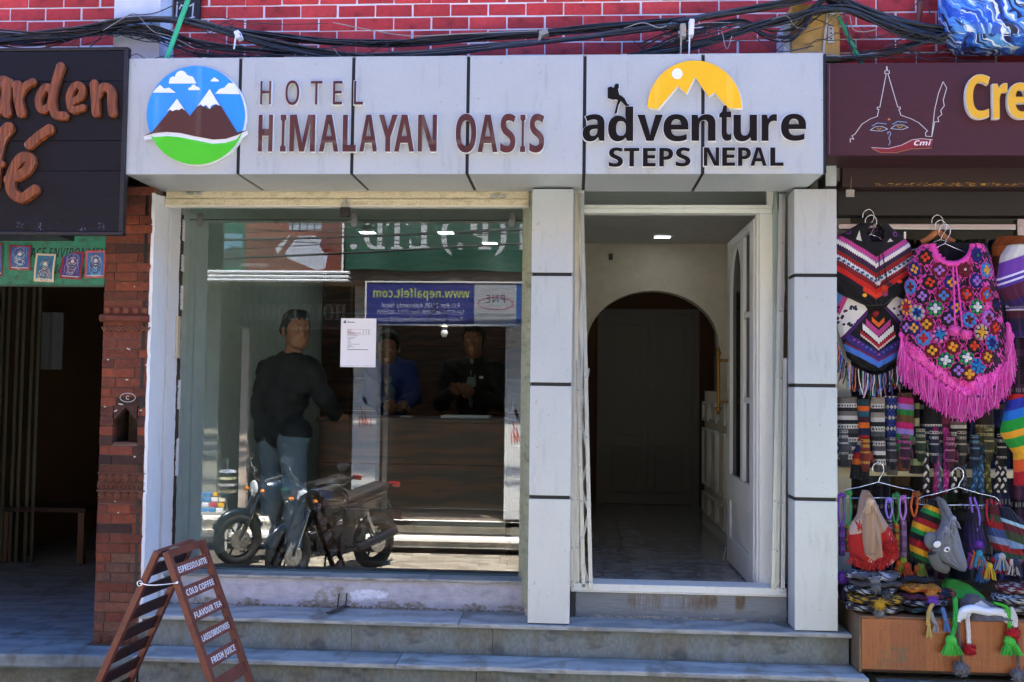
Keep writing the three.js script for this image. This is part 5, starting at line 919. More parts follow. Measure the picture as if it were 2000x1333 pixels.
// a knitted piece: rows of [py, left px, right px] measured at depth z; padded, softly folded, with a back
function knitted(rows, z, { bulge = .03, fold = .006, freq = 5, thick = .012, hole, nu = 22, nv = 26, lean = 0 } = {}) {
  const y0 = rows[0][0], y1 = rows[rows.length - 1][0], pos = [], uv = [], idx = [], [bx0, bx1] = [Math.min(...rows.map(r => r[1])), Math.max(...rows.map(r => r[2]))], n = (nu + 1) * (nv + 1), ph = rnd() * 6;
  for (let s = 0; s < 2; s++) for (let j = 0; j <= nv; j++) for (let i = 0; i <= nu; i++) {
    const py = lerp(y0, y1, j / nv), u = i / nu, px = lerp(interp(rows, py, 1), interp(rows, py, 2), u), q = at(px, py, z), e = Math.sqrt(Math.max(0, 1 - Math.pow(2 * u - 1, 4)));
    const f = fold * Math.sin(u * freq * 6.283 + ph + Math.sin(j / nv * 4) * .8) * (.3 + .7 * j / nv);
    pos.push(q.x, q.y, z + lean * (j / nv) + (s ? -thick * e : bulge * e + f)); uv.push((px - bx0) / (bx1 - bx0), 1 - (py - y0) / (y1 - y0));
  }
  const ok = (i, j) => { if (!hole) return true; const py = lerp(y0, y1, (j + .5) / nv), px = lerp(interp(rows, py, 1), interp(rows, py, 2), (i + .5) / nu); return !hole(px, py); };
  for (let j = 0; j < nv; j++) for (let i = 0; i < nu; i++) if (ok(i, j)) { const a = j * (nu + 1) + i, b = a + 1, c = a + nu + 1, d = c + 1; idx.push(a, c, b, b, c, d, n + a, n + b, n + c, n + b, n + d, n + c); }
  const rim = (a, b) => idx.push(a, b, n + a, b, n + b, n + a);
  for (let i = 0; i < nu; i++) { if (ok(i, nv - 1)) rim(nv * (nu + 1) + i, nv * (nu + 1) + i + 1); if (ok(i, 0)) rim(i + 1, i); }
  for (let j = 0; j < nv; j++) { if (ok(0, j)) rim(j * (nu + 1), (j + 1) * (nu + 1)); if (ok(nu - 1, j)) rim((j + 1) * (nu + 1) + nu, j * (nu + 1) + nu); }
  const g = new THREE.BufferGeometry(); g.setAttribute('position', new THREE.Float32BufferAttribute(pos, 3)); g.setAttribute('uv', new THREE.Float32BufferAttribute(uv, 2)); g.setIndex(idx); g.computeVertexNormals();
  return g;
}
// pattern drawn in photograph units over the piece's rectangle
function pattern(rows, draw, k = 4) { const y0 = rows[0][0], y1 = rows[rows.length - 1][0], x0 = Math.min(...rows.map(r => r[1])), x1 = Math.max(...rows.map(r => r[2])); return canvas(Math.ceil((x1 - x0) * k), Math.ceil((y1 - y0) * k), (c, w, h) => { c.scale(k, k); c.translate(-x0, -y0); draw(c, x0, y0, x1, y1); }); }
const poly = (c, pts, col) => { c.fillStyle = col; c.beginPath(); c.moveTo(...pts[0]); for (const p of pts.slice(1)) c.lineTo(...p); c.fill(); };
// stripes from a list of [height, colour]; toothed edges like stitches
function stripes(list, tilt = 0, tooth = .8) { return (c, x0, y0, x1, y1) => { const tot = list.reduce((s, r) => s + r[0], 0), H = y1 - y0; let y = y0 - Math.abs(tilt) * (x1 - x0); const k = (H + 2 * Math.abs(tilt) * (x1 - x0)) / tot; for (const [h, col, dots] of list) { c.fillStyle = col; c.beginPath(); c.moveTo(x0, y); for (let x = x0; x <= x1; x += 1.6) c.lineTo(x, y + tilt * (x - x0) - (Math.round((x - x0) / 1.6) % 2) * tooth); c.lineTo(x1, y1 + 40); c.lineTo(x0, y1 + 40); c.fill(); if (dots) { c.fillStyle = dots; for (let x = x0 + 2; x < x1; x += 5) c.fillRect(x, y + tilt * (x - x0) + h * k * .3, 2.4, h * k * .4); } y += h * k; } }; }
function pom(c, r, n = 90, sq = 1) { const gs = [new THREE.SphereGeometry(r * .72, 10, 8).translate(c.x, c.y, c.z)]; for (let i = 0; i < n; i++) { const d = V(rr(-1, 1), rr(-1, 1), rr(-1, 1)).normalize(); const a = c.clone().addScaledVector(d, r * .45), b = c.clone().addScaledVector(d, r * rr(.9, 1.12)).add(V(rr(-.1, .1) * r, rr(-.1, .1) * r, 0)); gs.push(rod(a, b, r * .075, 4, r * .05)); } return merge(gs); }
function braid(pts, r, turns = 10) { const c = new THREE.CatmullRomCurve3(pts), N = turns * 6, gs = []; for (let k = 0; k < 3; k++) { const q = []; for (let i = 0; i <= N; i++) { const t = i / N, p = c.getPoint(t), a = t * turns * 3.1416 + k * 2.094; q.push(p.add(V(Math.sin(a) * r * .75, 0, Math.sin(2 * a) * r * .4))); } gs.push(tube(q, r * .62, N, 5)); } return gs; }
function tassel(top, len, w, n = 34, back = .6) { const gs = [new THREE.SphereGeometry(w * .3, 10, 8).translate(top.x, top.y, top.z)]; for (let i = 0; i < n; i++) { const a = rr(-1, 1), b = rr(-back, 1); gs.push(tube([[top.x + a * w * .16, top.y, top.z + b * w * .16], [top.x + a * w * .4, top.y - len * .5, top.z + b * w * .3], [top.x + a * w * .52 + rr(-.004, .004), top.y - len * rr(.85, 1), top.z + b * w * .34]], .0026, 5, 4)); } return merge(gs); }
function fringe(pts, z, len, n, w = 2, r = .0028, spread = 6) { const gs = [], c = new THREE.CatmullRomCurve3(pts.map(p => V(p[0], p[1], 0))); for (let i = 0; i < n; i++) { const p = c.getPoint((i + rnd() * .8) / n), l = len * (.62 + .55 * Math.sqrt(rnd())), dx = rr(-spread, spread), z1 = z + rr(0, .025); const q = [[0, 0], [dx * .2 + rr(-1, 1), l * .35], [dx * .6 + rr(-2, 2), l * .7], [dx, l]].map(([a, b], k) => { const v = at(p.x + a, p.y + b, z1); v.z = z1 + (k ? rr(-.006, .006) : 0); return v; }); gs.push(tube(q, r, 6, 4)); } return merge(gs); }
// wire or wooden hanger
function hanger(label, hook, wpx, hpx, z, wood, group) {
  const h = at(hook[0], hook[1], z), g = thing('clothes_hanger', label, 'hanger', [h.x, h.y, z], group), P = (dx, dy) => { const p = at(hook[0] + dx, hook[1] + dy, z); return p; };
  part(g, 'hook', tube([P(-12, 9), P(-10, -2), P(0, -8), P(9, -2), P(10, 10), P(3, 22), P(0, 30)], .0032, 24, 6), M.chrome);
  if (wood) part(g, 'wooden_shoulder', tube([P(-wpx, 30 + hpx), P(-wpx * .5, 32 + hpx * .3), P(0, 26), P(wpx * .5, 32 + hpx * .3), P(wpx, 30 + hpx)], .019, 24, 8).translate(0, 0, -z).scale(1, 1, .5).translate(0, 0, z), phys(0xa8642c, .4, { clearcoat: .3 }));
  else part(g, 'wire_shoulder', tube([P(0, 30), P(wpx * .5, 30 + hpx * .5), P(wpx - 4, 28 + hpx), P(wpx, 36 + hpx), P(wpx - 6, 40 + hpx), P(0, 41 + hpx), P(6 - wpx, 40 + hpx), P(-wpx, 36 + hpx), P(4 - wpx, 28 + hpx), P(-wpx * .5, 30 + hpx * .5), P(0, 30)], .0034, 60, 6), M.chrome);
  return g;
}
// ------------------------------------------------------------------ rail and hangers
{
  const z = -.2, y = at(1800, 444, z).y, r = thing('clothes_rail', 'polished steel rail carrying ponchos at the craft shop', 'rail', [2, y, z]);
  part(r, 'rail_bar', box(1.5, at(1983, 440, z).x, y - .018, y + .018, z - .02, z + .02, .006), M.steel);
  const b = at(1992, 446, z); part(r, 'rail_bracket', merge([box(b.x - .024, b.x + .05, y - .05, y + .045, z - .03, z + .03, .004), rod([b.x, y, z + .03], [b.x, y, z + .036], .012)]), M.steel);
  hanger('wooden hanger with black striped poncho', [1697, 417], 32, 12, -.19, true, 'hangers on the steel rail'); hanger('wire hanger in front of the black striped poncho', [1702, 428], 20, 8, -.15, false, 'hangers on the steel rail');
  hanger('wooden hanger behind the pink poncho', [1832, 428], 32, 16, -.19, true, 'hangers on the steel rail'); hanger('wire hanger on the second hook behind pink poncho', [1838, 438], 82, 32, -.16, false, 'hangers on the steel rail'); hanger('wire hanger wearing the pink crochet poncho', [1846, 446], 82, 36, -.1, false, 'hangers on the steel rail');
}
// ------------------------------------------------------------------ chevron ponchos
{
  const rowsA = [[438, 1676, 1734], [448, 1660, 1745], [462, 1634, 1764], [478, 1616, 1778], [500, 1610, 1784], [540, 1612, 1778], [575, 1640, 1760], [598, 1690, 1725]];
  const V2 = (c, cx, y, s, h, col, w = 95, tooth = 1.2) => { c.fillStyle = col; c.beginPath(); const e = []; for (let x = -w; x <= w; x += 2) e.push([cx + x, y - Math.abs(x) * s + (Math.round(x / 2) % 2) * tooth]); c.moveTo(...e[0]); for (const p of e) c.lineTo(...p); for (const p of e.reverse()) c.lineTo(p[0], p[1] + h); c.fill(); };
  const drawA = (c, x0, y0, x1, y1) => { c.fillStyle = '#0d0b0f'; c.fillRect(x0, y0, x1 - x0, y1 - y0); const cx = 1706, s = .62;
    V2(c, cx, 504, s, 14, '#b23a80'); V2(c, cx, 514, s, 2.4, '#4a62a0'); V2(c, cx, 516, s, 9, '#d6d2cc', 95, 3); V2(c, cx, 526, s, 7, '#38103e'); V2(c, cx, 533, s, 3, '#12301a'); V2(c, cx, 536, s, 9, '#8e121c'); V2(c, cx, 546, s, 10, '#c9c8cc', 95, 3); for (let x = -80; x < 80; x += 9) { c.fillStyle = '#2c5a7c'; c.beginPath(); c.ellipse(cx + x, 551 - Math.abs(x) * s, 3.4, 2.6, 0, 0, 7); c.fill(); c.strokeStyle = '#15161c'; c.lineWidth = .8; c.beginPath(); c.moveTo(cx + x - 4, 551 - Math.abs(x - 4) * s); c.lineTo(cx + x + 4, 551 - Math.abs(x + 4) * s); c.stroke(); } V2(c, cx, 557, s, 7, '#7a1420'); V2(c, cx, 566, s, 12, '#b81e16', 95, 2); V2(c, cx, 576, s, 10, '#d0381a', 24); V2(c, cx, 590, s, 30, '#0c0a0c');
    for (const [x, y, r] of [[1654, 455, 4], [1744, 460, 4]]) { c.strokeStyle = '#7a3a90'; c.lineWidth = 2; c.beginPath(); c.arc(x, y, r, 0, 6); c.stroke(); } poly(c, [[1668, 470], [1674, 452], [1679, 474]], '#c8c2ba'); poly(c, [[1728, 476], [1734, 468], [1740, 474]], '#c8c2ba'); };
  const zA = -.13, A = thing('striped_poncho', 'black hooded poncho with pink, white and red zigzag chevrons', 'poncho', [at(1706, 590, zA).x, at(1706, 598, zA).y, zA], 'knitted ponchos');
  part(A, 'poncho_body', knitted(rowsA, zA, { bulge: .05, fold: .008, hole: (x, y) => Math.hypot((x - 1706) / 17, (y - 458) / 18) < 1 }), knit(pattern(rowsA, drawA)));
  part(A, 'hood_lining', knitted([[446, 1690, 1724], [470, 1688, 1724], [482, 1692, 1720]], zA - .03, { bulge: .01 }), knit(pattern([[446, 1690, 1724], [482, 1692, 1720]], (c, a, b, e, f) => { c.fillStyle = '#2a1a3c'; c.fillRect(a, b, e - a, f - b); for (let i = 0; i < 24; i++) { c.fillStyle = pick(['#6a2a6a', '#3a2a6c', '#8a3a6a']); c.fillRect(a + rnd() * (e - a), b + rnd() * (f - b), 7, 1.6); } })));
  for (const [x, dx] of [[1718, -1], [1724, 10]]) part(A, 'tie_cord', tube([at(x, 492, zA + .065), at(x + dx * .5, 525, zA + .07), at(x + dx, 556, zA + .068)], .0035, 14, 5), yarn(0x0d0c0e));
  for (const [x, y, col] of [[1716, 553, 0xcfc6c0], [1727, 562, 0xc8401e], [1738, 556, 0x2a2a34], [1729, 575, 0x9a3a6a]]) part(A, 'pompom', pom(at(x, y, zA + .07), .017, 40), yarn(col));
  for (const [x, y, col] of [[1689, 577, 0xe0a01c], [1758, 550, 0xd8381a]]) part(A, 'wooden_bead', new THREE.SphereGeometry(.014, 10, 8).scale(1, .8, .7).translate(...at(x, y, zA + .05).toArray()), phys(col, .5));
  part(A, 'hang_tag', box(...(p => [p.x - .006, p.x + .006, p.y - .02, p.y + .02, p.z, p.z + .002])(at(1768, 460, zA + .03))), std(0xc9c4b8, .5));
  // second poncho, lower, with blue hem
  const rowsB = [[560, 1622, 1776], [600, 1628, 1770], [650, 1638, 1766], [680, 1650, 1762], [700, 1655, 1756], [716, 1680, 1735], [724, 1700, 1722]];
  const drawB = (c, x0, y0, x1, y1) => { c.fillStyle = '#0b0a0d'; c.fillRect(x0, y0, x1 - x0, y1 - y0); const cx = 1711;
    V2(c, cx, 632, .95, 9, '#d8601c', 12); V2(c, cx, 646, .9, 12, '#b03a7c', 24); V2(c, cx, 660, .85, 12, '#d4d0ca', 30, 3); V2(c, cx, 674, .8, 8, '#9a1220', 34); V2(c, cx, 681, .8, 4, '#c8b8b0', 34, 2); V2(c, cx, 688, .62, 16, '#33246e', 60); for (let x = -48; x < 50; x += 8) { c.fillStyle = pick(['#2e72b0', '#8a3a8a', '#b04a80']); c.fillRect(cx + x, 692 - Math.abs(x) * .6, 4, 3); } V2(c, cx, 703, .56, 5, '#6a1a4a', 62); V2(c, cx, 707, .54, 12, '#3f70c0', 64);
    poly(c, [[1622, 580], [1656, 562], [1690, 606], [1640, 662], [1622, 640]], '#d0ccc6'); poly(c, [[1622, 572], [1640, 560], [1654, 580], [1638, 616], [1622, 600]], '#b03a7c'); poly(c, [[1622, 570], [1632, 565], [1644, 580], [1632, 602], [1622, 596]], '#4a78b8'); for (let i = 0; i < 26; i++) { c.fillStyle = pick(['#1f2f52', '#5a1220', '#14141c']); c.beginPath(); c.ellipse(1628 + rnd() * 46, 600 + rnd() * 40, 3, 2.4, rnd() * 3, 0, 7); c.fill(); } poly(c, [[1640, 662], [1690, 606], [1690, 616], [1644, 668]], '#42185a');
    poly(c, [[1728, 600], [1745, 580], [1770, 590], [1768, 640]], '#cfcac4'); for (let i = 0; i < 12; i++) { c.fillStyle = pick(['#1f2f52', '#6a1226']); c.beginPath(); c.ellipse(1740 + rnd() * 24, 590 + rnd() * 30, 3, 2.2, 0, 0, 7); c.fill(); } poly(c, [[1722, 602], [1728, 600], [1768, 640], [1766, 652]], '#42185a'); };
  const zB = -.17, Bp = thing('hemmed_poncho', 'dark child poncho with white zigzag diamond and light blue hem', 'poncho', [at(1706, 720, zB).x, at(1706, 724, zB).y, zB], 'knitted ponchos');
  part(Bp, 'poncho_body', knitted(rowsB, zB, { bulge: .045, fold: .006 }), knit(pattern(rowsB, drawB)));
  part(Bp, 'neck_pompom', pom(at(1711, 613, zB + .06), .022, 40), yarn(0x8e1a1e));
  for (const [col, n] of [[0xcfc9c2, 16], [0x5a86c8, 14], [0x2f7f58, 8], [0x5c2418, 14], [0xb06a96, 10], [0xd0682a, 8], [0x141318, 30], [0x4a3a86, 10]]) part(Bp, 'fringe_yarn', fringe([[1636, 668], [1652, 705], [1685, 725], [1711, 733], [1740, 724], [1762, 705], [1772, 690]], zB + .035, 44, n, 2, .0028, 9), yarn(col), { stuff: true });
}
// ------------------------------------------------------------------ pink crochet poncho
{
  const rows = [[478, 1800, 1922], [490, 1788, 1932], [505, 1781, 1937], [560, 1773, 1950], [620, 1763, 1960], [680, 1760, 1970], [700, 1768, 1972], [720, 1790, 1968], [740, 1812, 1962], [760, 1842, 1948], [776, 1872, 1930]];
  const z = -.07, o = { bulge: .06, fold: .01, freq: 3, nu: 40, nv: 44, hole: (x, y) => Math.hypot((x - 1860) / 38, (y - 478) / 36) < 1 };
  const net = pattern(rows, (c, x0, y0, x1, y1) => { c.fillStyle = '#2a1224'; c.fillRect(x0, y0, x1 - x0, y1 - y0); c.strokeStyle = '#d94ba6'; c.lineWidth = 1.6; for (let i = 0; i < 800; i++) { const x = x0 + rnd() * (x1 - x0), y = y0 + rnd() * (y1 - y0); c.beginPath(); c.moveTo(x - 4, y - 3); c.lineTo(x, y + 4); c.lineTo(x + 4, y - 3); c.lineTo(x + 7, y + 4); c.stroke(); } c.strokeStyle = '#d23f9c'; c.lineWidth = 11; c.beginPath(); c.ellipse(1860, 478, 44, 41, 0, 0, Math.PI); c.stroke(); for (let i = 0; i < 700; i++) { const t = rnd() * 10, k = Math.floor(t), H = [[1760, 652], [1768, 690], [1790, 712], [1815, 735], [1845, 755], [1872, 768], [1900, 766], [1930, 752], [1955, 730], [1972, 700], [1978, 660]], a = H[k], b = H[Math.min(k + 1, 10)], x = lerp(a[0], b[0], t - k), y = lerp(a[1], b[1], t - k) - rnd() * 22; c.strokeStyle = pick(['#d23f9c', '#e05cb0', '#b83088']); c.lineWidth = 1.8; c.beginPath(); c.moveTo(x - 3, y - 5); c.lineTo(x, y + 5); c.lineTo(x + 3, y - 5); c.stroke(); } });
  const P = thing('crochet_poncho', 'bright pink crochet poncho of many coloured flower squares with fringe', 'poncho', [at(1865, 776, z).x, at(1865, 776, z).y, z], 'knitted ponchos');
  part(P, 'net_body', knitted(rows, z, o), knit(net));
  part(P, 'back_sheet', knitted([[474, 1815, 1908], [500, 1812, 1912], [530, 1820, 1904]], z - .05, { bulge: .01 }), yarn(0x141016));
  const pal = { o: 0xd83a14, k: 0x17121a, y: 0xe0a028, n: 0x1c1c66, l: 0xa070c4, m: 0x64101e, w: 0xd8d4ce, g: 0x1c8a34, b: 0x3f7fc0, t: 0x1f7ab0, r: 0xb0161a, p: 0xd070a8, c: 0xb8a890 };
  const sq = `1808,503,kok 1787,526,nyn 1835,528,mlm 1884,527,mmw 1908,499,nng 1926,528,bty 1817,552,kok 1859,552,nyn 1907,549,nlm 1779,561,bbm 1802,579,klm 1843,578,mbm 1887,575,mot 1926,576,rty 1827,603,gnw 1908,600,gnw 1867,602,nyn 1771,600,ynr 1792,611,ctn 1853,623,klm 1893,625,bbm 1930,622,llm 1810,634,myk 1786,641,nyn 1836,654,pnt 1917,649,cky 1804,661,bbr 1861,678,myo 1902,676,koo 1937,670,tnn 1821,685,myk 1847,704,gnw 1888,699,gnw 1928,698,mym 1872,724,klm 1911,715,tnt 1893,731,myy 1946,596,knk 1943,640,mom 1771,640,klm`.split(' ').map(s => s.split(','));
  const tmpl = (cols, rad) => { const [a, b, c] = [...cols].map(k => lin(pal[k])); const sh = []; const paint = (g, col) => tinted(flat(g), () => col.map(v => v)); const outerPetals = 'gblcpyt'.includes(cols[0]);
    sh.push(paint(new THREE.SphereGeometry(1, 8, 6).scale(rad * .92, rad * .92, rad * .22), outerPetals ? b : a));
    for (let k = 0; k < 8; k++) { const t = k * .785; sh.push(paint(new THREE.SphereGeometry(1, 6, 5).scale(rad * .32, rad * .24, rad * .24).rotateZ(t).translate(rad * .8 * Math.cos(t), rad * .8 * Math.sin(t), rad * .06), a)); }
    for (let k = 0; k < 4; k++) { const t = k * 1.571 + .785 * (k % 1); sh.push(paint(new THREE.SphereGeometry(1, 7, 5).scale(rad * .3, rad * .25, rad * .22).rotateZ(t).translate(rad * .38 * Math.cos(t), rad * .38 * Math.sin(t), rad * .17), outerPetals ? c : b)); }
    sh.push(paint(new THREE.SphereGeometry(rad * .2, 7, 5).translate(0, 0, rad * .2), c)); return merge(sh); };
  const cm = new THREE.MeshPhysicalMaterial({ vertexColors: true, roughness: .95, sheen: .3, bumpMap: T.knit, bumpScale: .002 }), cache = {};
  const ring = new THREE.TorusGeometry(.0455, .0034, 5, 10), pink = yarn(0xcf3f98);
  for (const [x, y, cols] of sq) {
    const X = +x, Y = +y, xl = interp(rows, Y, 1), xr = interp(rows, Y, 2), u = clamp((X - xl) / (xr - xl), .02, .98), e = Math.sqrt(1 - Math.pow(2 * u - 1, 4)), q = at(X, Y, z + o.bulge * e + .012);
    const g = cache[cols] ??= tmpl(cols, .0425), m = piece(P, 'crochet_square', g, cm, q.x, q.y, q.z, 0, (u - .5) * 1.0, rr(-.3, .3));
    m.scale.x = lerp(1, .6, Math.pow(Math.abs(2 * u - 1), 3));
    const r = new THREE.Mesh(ring, pink); r.name = 'crochet_edge'; m.add(r);
  }
  const nk = []; for (let i = 0; i <= 16; i++) { const t = Math.PI * i / 16; nk.push(at(1860 - 40 * Math.cos(t), 478 + 38 * Math.sin(t), z + .05 + .02 * Math.sin(t))); }
  part(P, 'neck_band', tube(nk, .016, 40, 8), pink);
  for (const [a, b] of [[1862, 1866], [1868, 1880]]) part(P, 'tie_cord', tube([at(a, 520, z + .085), at((a + b) / 2, 575, z + .1), at(b, 640, z + .1)], .005, 16, 6), pink);
  part(P, 'pompom', pom(at(1865, 646, z + .11), .032, 110), yarn(0xd9509e)); part(P, 'pompom', pom(at(1886, 654, z + .115), .032, 110), yarn(0xd9509e));
  const hem = [[1760, 652], [1768, 690], [1790, 712], [1815, 735], [1845, 755], [1872, 768], [1900, 766], [1930, 752], [1955, 730], [1972, 700], [1978, 660], [1968, 630]];
  for (const [col, n] of [[0xd64aa2, 300], [0xc23a90, 220], [0xe070b8, 130]]) part(P, 'fringe_yarn', fringe(hem, z + .04, 50, n, 2, .0021, 9), yarn(col), { stuff: true });
  part(P, 'hem_knots', merge(Array.from({ length: 60 }, (_, i) => { const c = new THREE.CatmullRomCurve3(hem.map(p => V(p[0], p[1], 0))).getPoint(i / 59), q = at(c.x, c.y + rr(-3, 5), z + .055); return new THREE.SphereGeometry(rr(.008, .013), 6, 5).scale(1, 1.5, .8).translate(q.x, q.y, q.z); })), pink, { stuff: true });
}
// ------------------------------------------------------------------ sweaters at the right edge
function simpleKnit(name, label, cat, group, rows, z, draw, opt = {}) {
  const q = at((rows[0][1] + rows[0][2]) / 2, rows[rows.length - 1][0], z), t = thing(name, label, cat, [q.x, q.y, z], group);
  part(t, opt.part ?? 'knitted_body', knitted(rows, z, opt), knit(pattern(rows, draw, opt.k ?? 4))); return t;
}
{
  const pu = stripes([[16, '#241450'], [16, '#c9c6c0'], [14, '#6c3a9c'], [2, '#d8d4e8'], [3, '#4a2c8c'], [2, '#d8d4e8'], [3, '#4a2c8c'], [14, '#4c1030'], [16, '#2a1450']], -.35);
  const t = simpleKnit('striped_sweater', 'purple and white striped sweater with a folded sleeve', 'sweater', 'folded sweaters', [[480, 1968, 2030], [500, 1954, 2030], [545, 1946, 2030], [572, 1950, 2030], [600, 1972, 2030]], -.05, pu, { bulge: .07 });
  part(t, 'sweater_hem', knitted([[588, 1964, 2030], [625, 1966, 2030], [660, 1968, 2030]], -.09, { bulge: .05 }), knit(pattern([[588, 1964, 2030], [660, 1968, 2030]], stripes([[10, '#5c3a94'], [3, '#cfc9e0'], [3, '#4a2c8c'], [3, '#cfc9e0'], [14, '#48102a'], [22, '#1f1038'], [12, '#2c1450']]))));
  simpleKnit('rainbow_sweater', 'rainbow striped sweater hanging beside the braided hats', 'sweater', 'folded sweaters', [[770, 1972, 2030], [800, 1962, 2030], [845, 1953, 2030], [870, 1966, 2030], [885, 1979, 2030], [948, 1980, 2030]], -.06, stripes([[12, '#147a20'], [16, '#d8581a'], [12, '#b0141c'], [20, '#1f2a8c'], [18, '#1668b8'], [22, '#148a28'], [14, '#d8921c'], [20, '#1c8a2c'], [26, '#d89a1c'], [24, '#d8561a'], [40, '#a8101a']], -.3), { bulge: .06 });
  simpleKnit('orange_scarf', 'orange and brown scarf behind the purple sweater', 'scarf', null, [[462, 1950, 2020], [480, 1938, 1990], [520, 1938, 1962], [545, 1940, 1956]], -.2, stripes([[10, '#8a4416'], [10, '#a85a1a'], [10, '#6a2c12'], [12, '#84401a']]), { bulge: .03 });
}
// ------------------------------------------------------------------ socks and braided hats in the middle row
{
  const G = 'woollen socks under the ponchos', gw = (a, b, c) => stripes([[14, a], [9, c, '#141414'], [8, '#161616'], [10, a], [9, '#bdb9b2'], [9, '#151515', null], [10, c, '#141414'], [10, b], [9, '#1c1c1e'], [10, c, '#161616'], [10, b], [8, '#cbc8c2'], [8, '#151515'], [12, c, '#1a1a1a'], [14, b]]);
  const S = [['grey and white patterned sock against the column', [[776, 1636, 1674], [830, 1634, 1682], [850, 1634, 1684], [880, 1634, 1668], [910, 1634, 1664]], gw('#6c655c', '#3a3a3e', '#c4c0b8')],
    ['dark rainbow striped sock beside the grey socks', [[780, 1672, 1698], [860, 1676, 1698], [900, 1664, 1700], [935, 1660, 1698]], stripes([[10, '#14343c'], [7, '#d05a14'], [8, '#15505c'], [8, '#3a1020'], [8, '#d86a18'], [10, '#101c3c'], [8, '#a01c1c'], [6, '#b8b0a8'], [10, '#16245c'], [9, '#a81418'], [8, '#d06a1c'], [20, '#101014']])],
    ['grey banded sock with cream squares', [[776, 1700, 1728], [840, 1701, 1728], [900, 1706, 1730], [922, 1708, 1732]], gw('#8a7f70', '#4a4a4c', '#b8b4a8')],
    ['blue and white diamond sock', [[774, 1727, 1752], [850, 1727, 1750], [872, 1728, 1749]], (c, x0, y0, x1, y1) => { c.fillStyle = '#101018'; c.fillRect(x0, y0, x1 - x0, y1 - y0); for (let y = y0, r = 0; y < y1; y += 7, r++) for (let x = x0 + (r % 2) * 3.5; x < x1 + 4; x += 7) poly(c, [[x, y - 5], [x + 3.4, y], [x, y + 5], [x - 3.4, y]], r % 3 ? '#2a3f94' : '#c6c4c0'); }],
    ['dark heathered sock below the blue diamond sock', [[870, 1730, 1750], [905, 1729, 1753], [928, 1732, 1752]], stripes([[10, '#14141c'], [6, '#5a554e'], [6, '#3c3833'], [10, '#6a655c']])],
    ['magenta, lilac and green striped sock', [[768, 1754, 1785], [850, 1751, 1784], [880, 1750, 1778], [920, 1754, 1776]], stripes([[10, '#4a2418'], [10, '#b01464'], [9, '#8c70b8'], [9, '#14742c'], [12, '#5c3a1c'], [10, '#b4105c'], [9, '#9078bc'], [10, '#187a2c'], [6, '#a81c70'], [12, '#1c7a2c'], [20, '#54301a'], [16, '#6a3a1c']], .12)],
    ['sage and black striped sock', [[788, 1782, 1794], [850, 1780, 1794], [885, 1776, 1804], [925, 1776, 1806]], stripes([[10, '#8c9868'], [16, '#12130f'], [14, '#a8a486'], [18, '#141710'], [14, '#c4c0b0'], [14, '#2a3020'], [10, '#161a12'], [12, '#98a478'], [14, '#23271c']])]];
  S.forEach(([l, r, d], i) => simpleKnit('knitted_sock', l, 'sock', G, r, -.19 + (i % 3) * .025, d, { bulge: .04, nu: 14, part: 'sock_body' }));
  const sh = thing('cream_shelf_edge', 'cream shelf board behind the hanging socks', 'shelf', [1.9, at(1700, 928, -.3).y, -.3]); part(sh, 'board', box(1.5, 2.9, at(1700, 930, -.28).y, at(1700, 914, -.28).y, -.6, -.28, .004), std(0xcdbf9a, .6));
  const H = [['navy patterned hat with white stitches and braids', [[790, 1806, 1840], [840, 1798, 1846], [880, 1800, 1846]], stripes([[30, '#15151b'], [3, '#c4c2be', '#15151b'], [8, '#1c2340'], [3, '#c4c2be', '#15151b'], [10, '#1c2340'], [3, '#bcbab6', '#1c1c28'], [12, '#1f2848']]), [[1808, 0x23201e, 0xbdb8ac], [1836, 0x2f4458, 0x6a7a88]]],
    ['grey banded hat with cream checks and braids', [[800, 1856, 1886], [850, 1852, 1886], [900, 1850, 1884], [912, 1856, 1880]], gw('#5a5044', '#3c3834', '#b4aea2'), [[1862, 0x22201e, 0xc4bfb4], [1884, 0x2a2c30, 0x50545c]]],
    ['magenta braided hat ties between patterned hats', [[800, 1832, 1856], [830, 1830, 1856], [842, 1836, 1852]], stripes([[10, '#5c1a34'], [10, '#7a2448'], [10, '#4a1428']]), [[1828, 0x7a1a50, 0x9c2a6c], [1848, 0x8a2060, 0xb0408a]]],
    ['olive banded hat with cream stitches and braids', [[795, 1912, 1936], [830, 1906, 1940], [870, 1906, 1938]], stripes([[30, '#2a2016'], [4, '#a8a080', '#1c1a12'], [10, '#5c5434'], [4, '#b4ac8c', '#1c1a12'], [12, '#4a4224'], [4, '#8c8454']]), [[1904, 0x1f3c58, 0x3c6c8c], [1918, 0x1f3c58, 0x3f7090], [1930, 0x3a3a18, 0x6a6a30]]],
    ['black hat with white lattice band and long braids', [[835, 1942, 1964], [860, 1938, 1966], [888, 1940, 1974]], stripes([[16, '#100f0f'], [6, '#b8b4aa', '#111'], [18, '#121110']]), [[1950, 0x1a1816, 0xbcb6a8], [1962, 0x1a1816, 0xc6c0b4]]]];
  H.forEach(([l, r, d, br], i) => { const t = simpleKnit('braided_hat', l, 'hat', 'hats with braided ties', r, -.2 + (i % 2) * .03, d, { bulge: .05, nu: 14, part: 'hat_body' }); const yb = r[r.length - 1][0] - 6; br.forEach(([x, a, b]) => { const gs = braid([at(x, yb, -.14), at(x + rr(-3, 3), 920, -.12), at(x + rr(-3, 3), 962, -.13)], .013, 7); part(t, 'braid', merge([gs[0], gs[1]]), yarn(a)); part(t, 'braid_strand', gs[2], yarn(b)); }); });
}
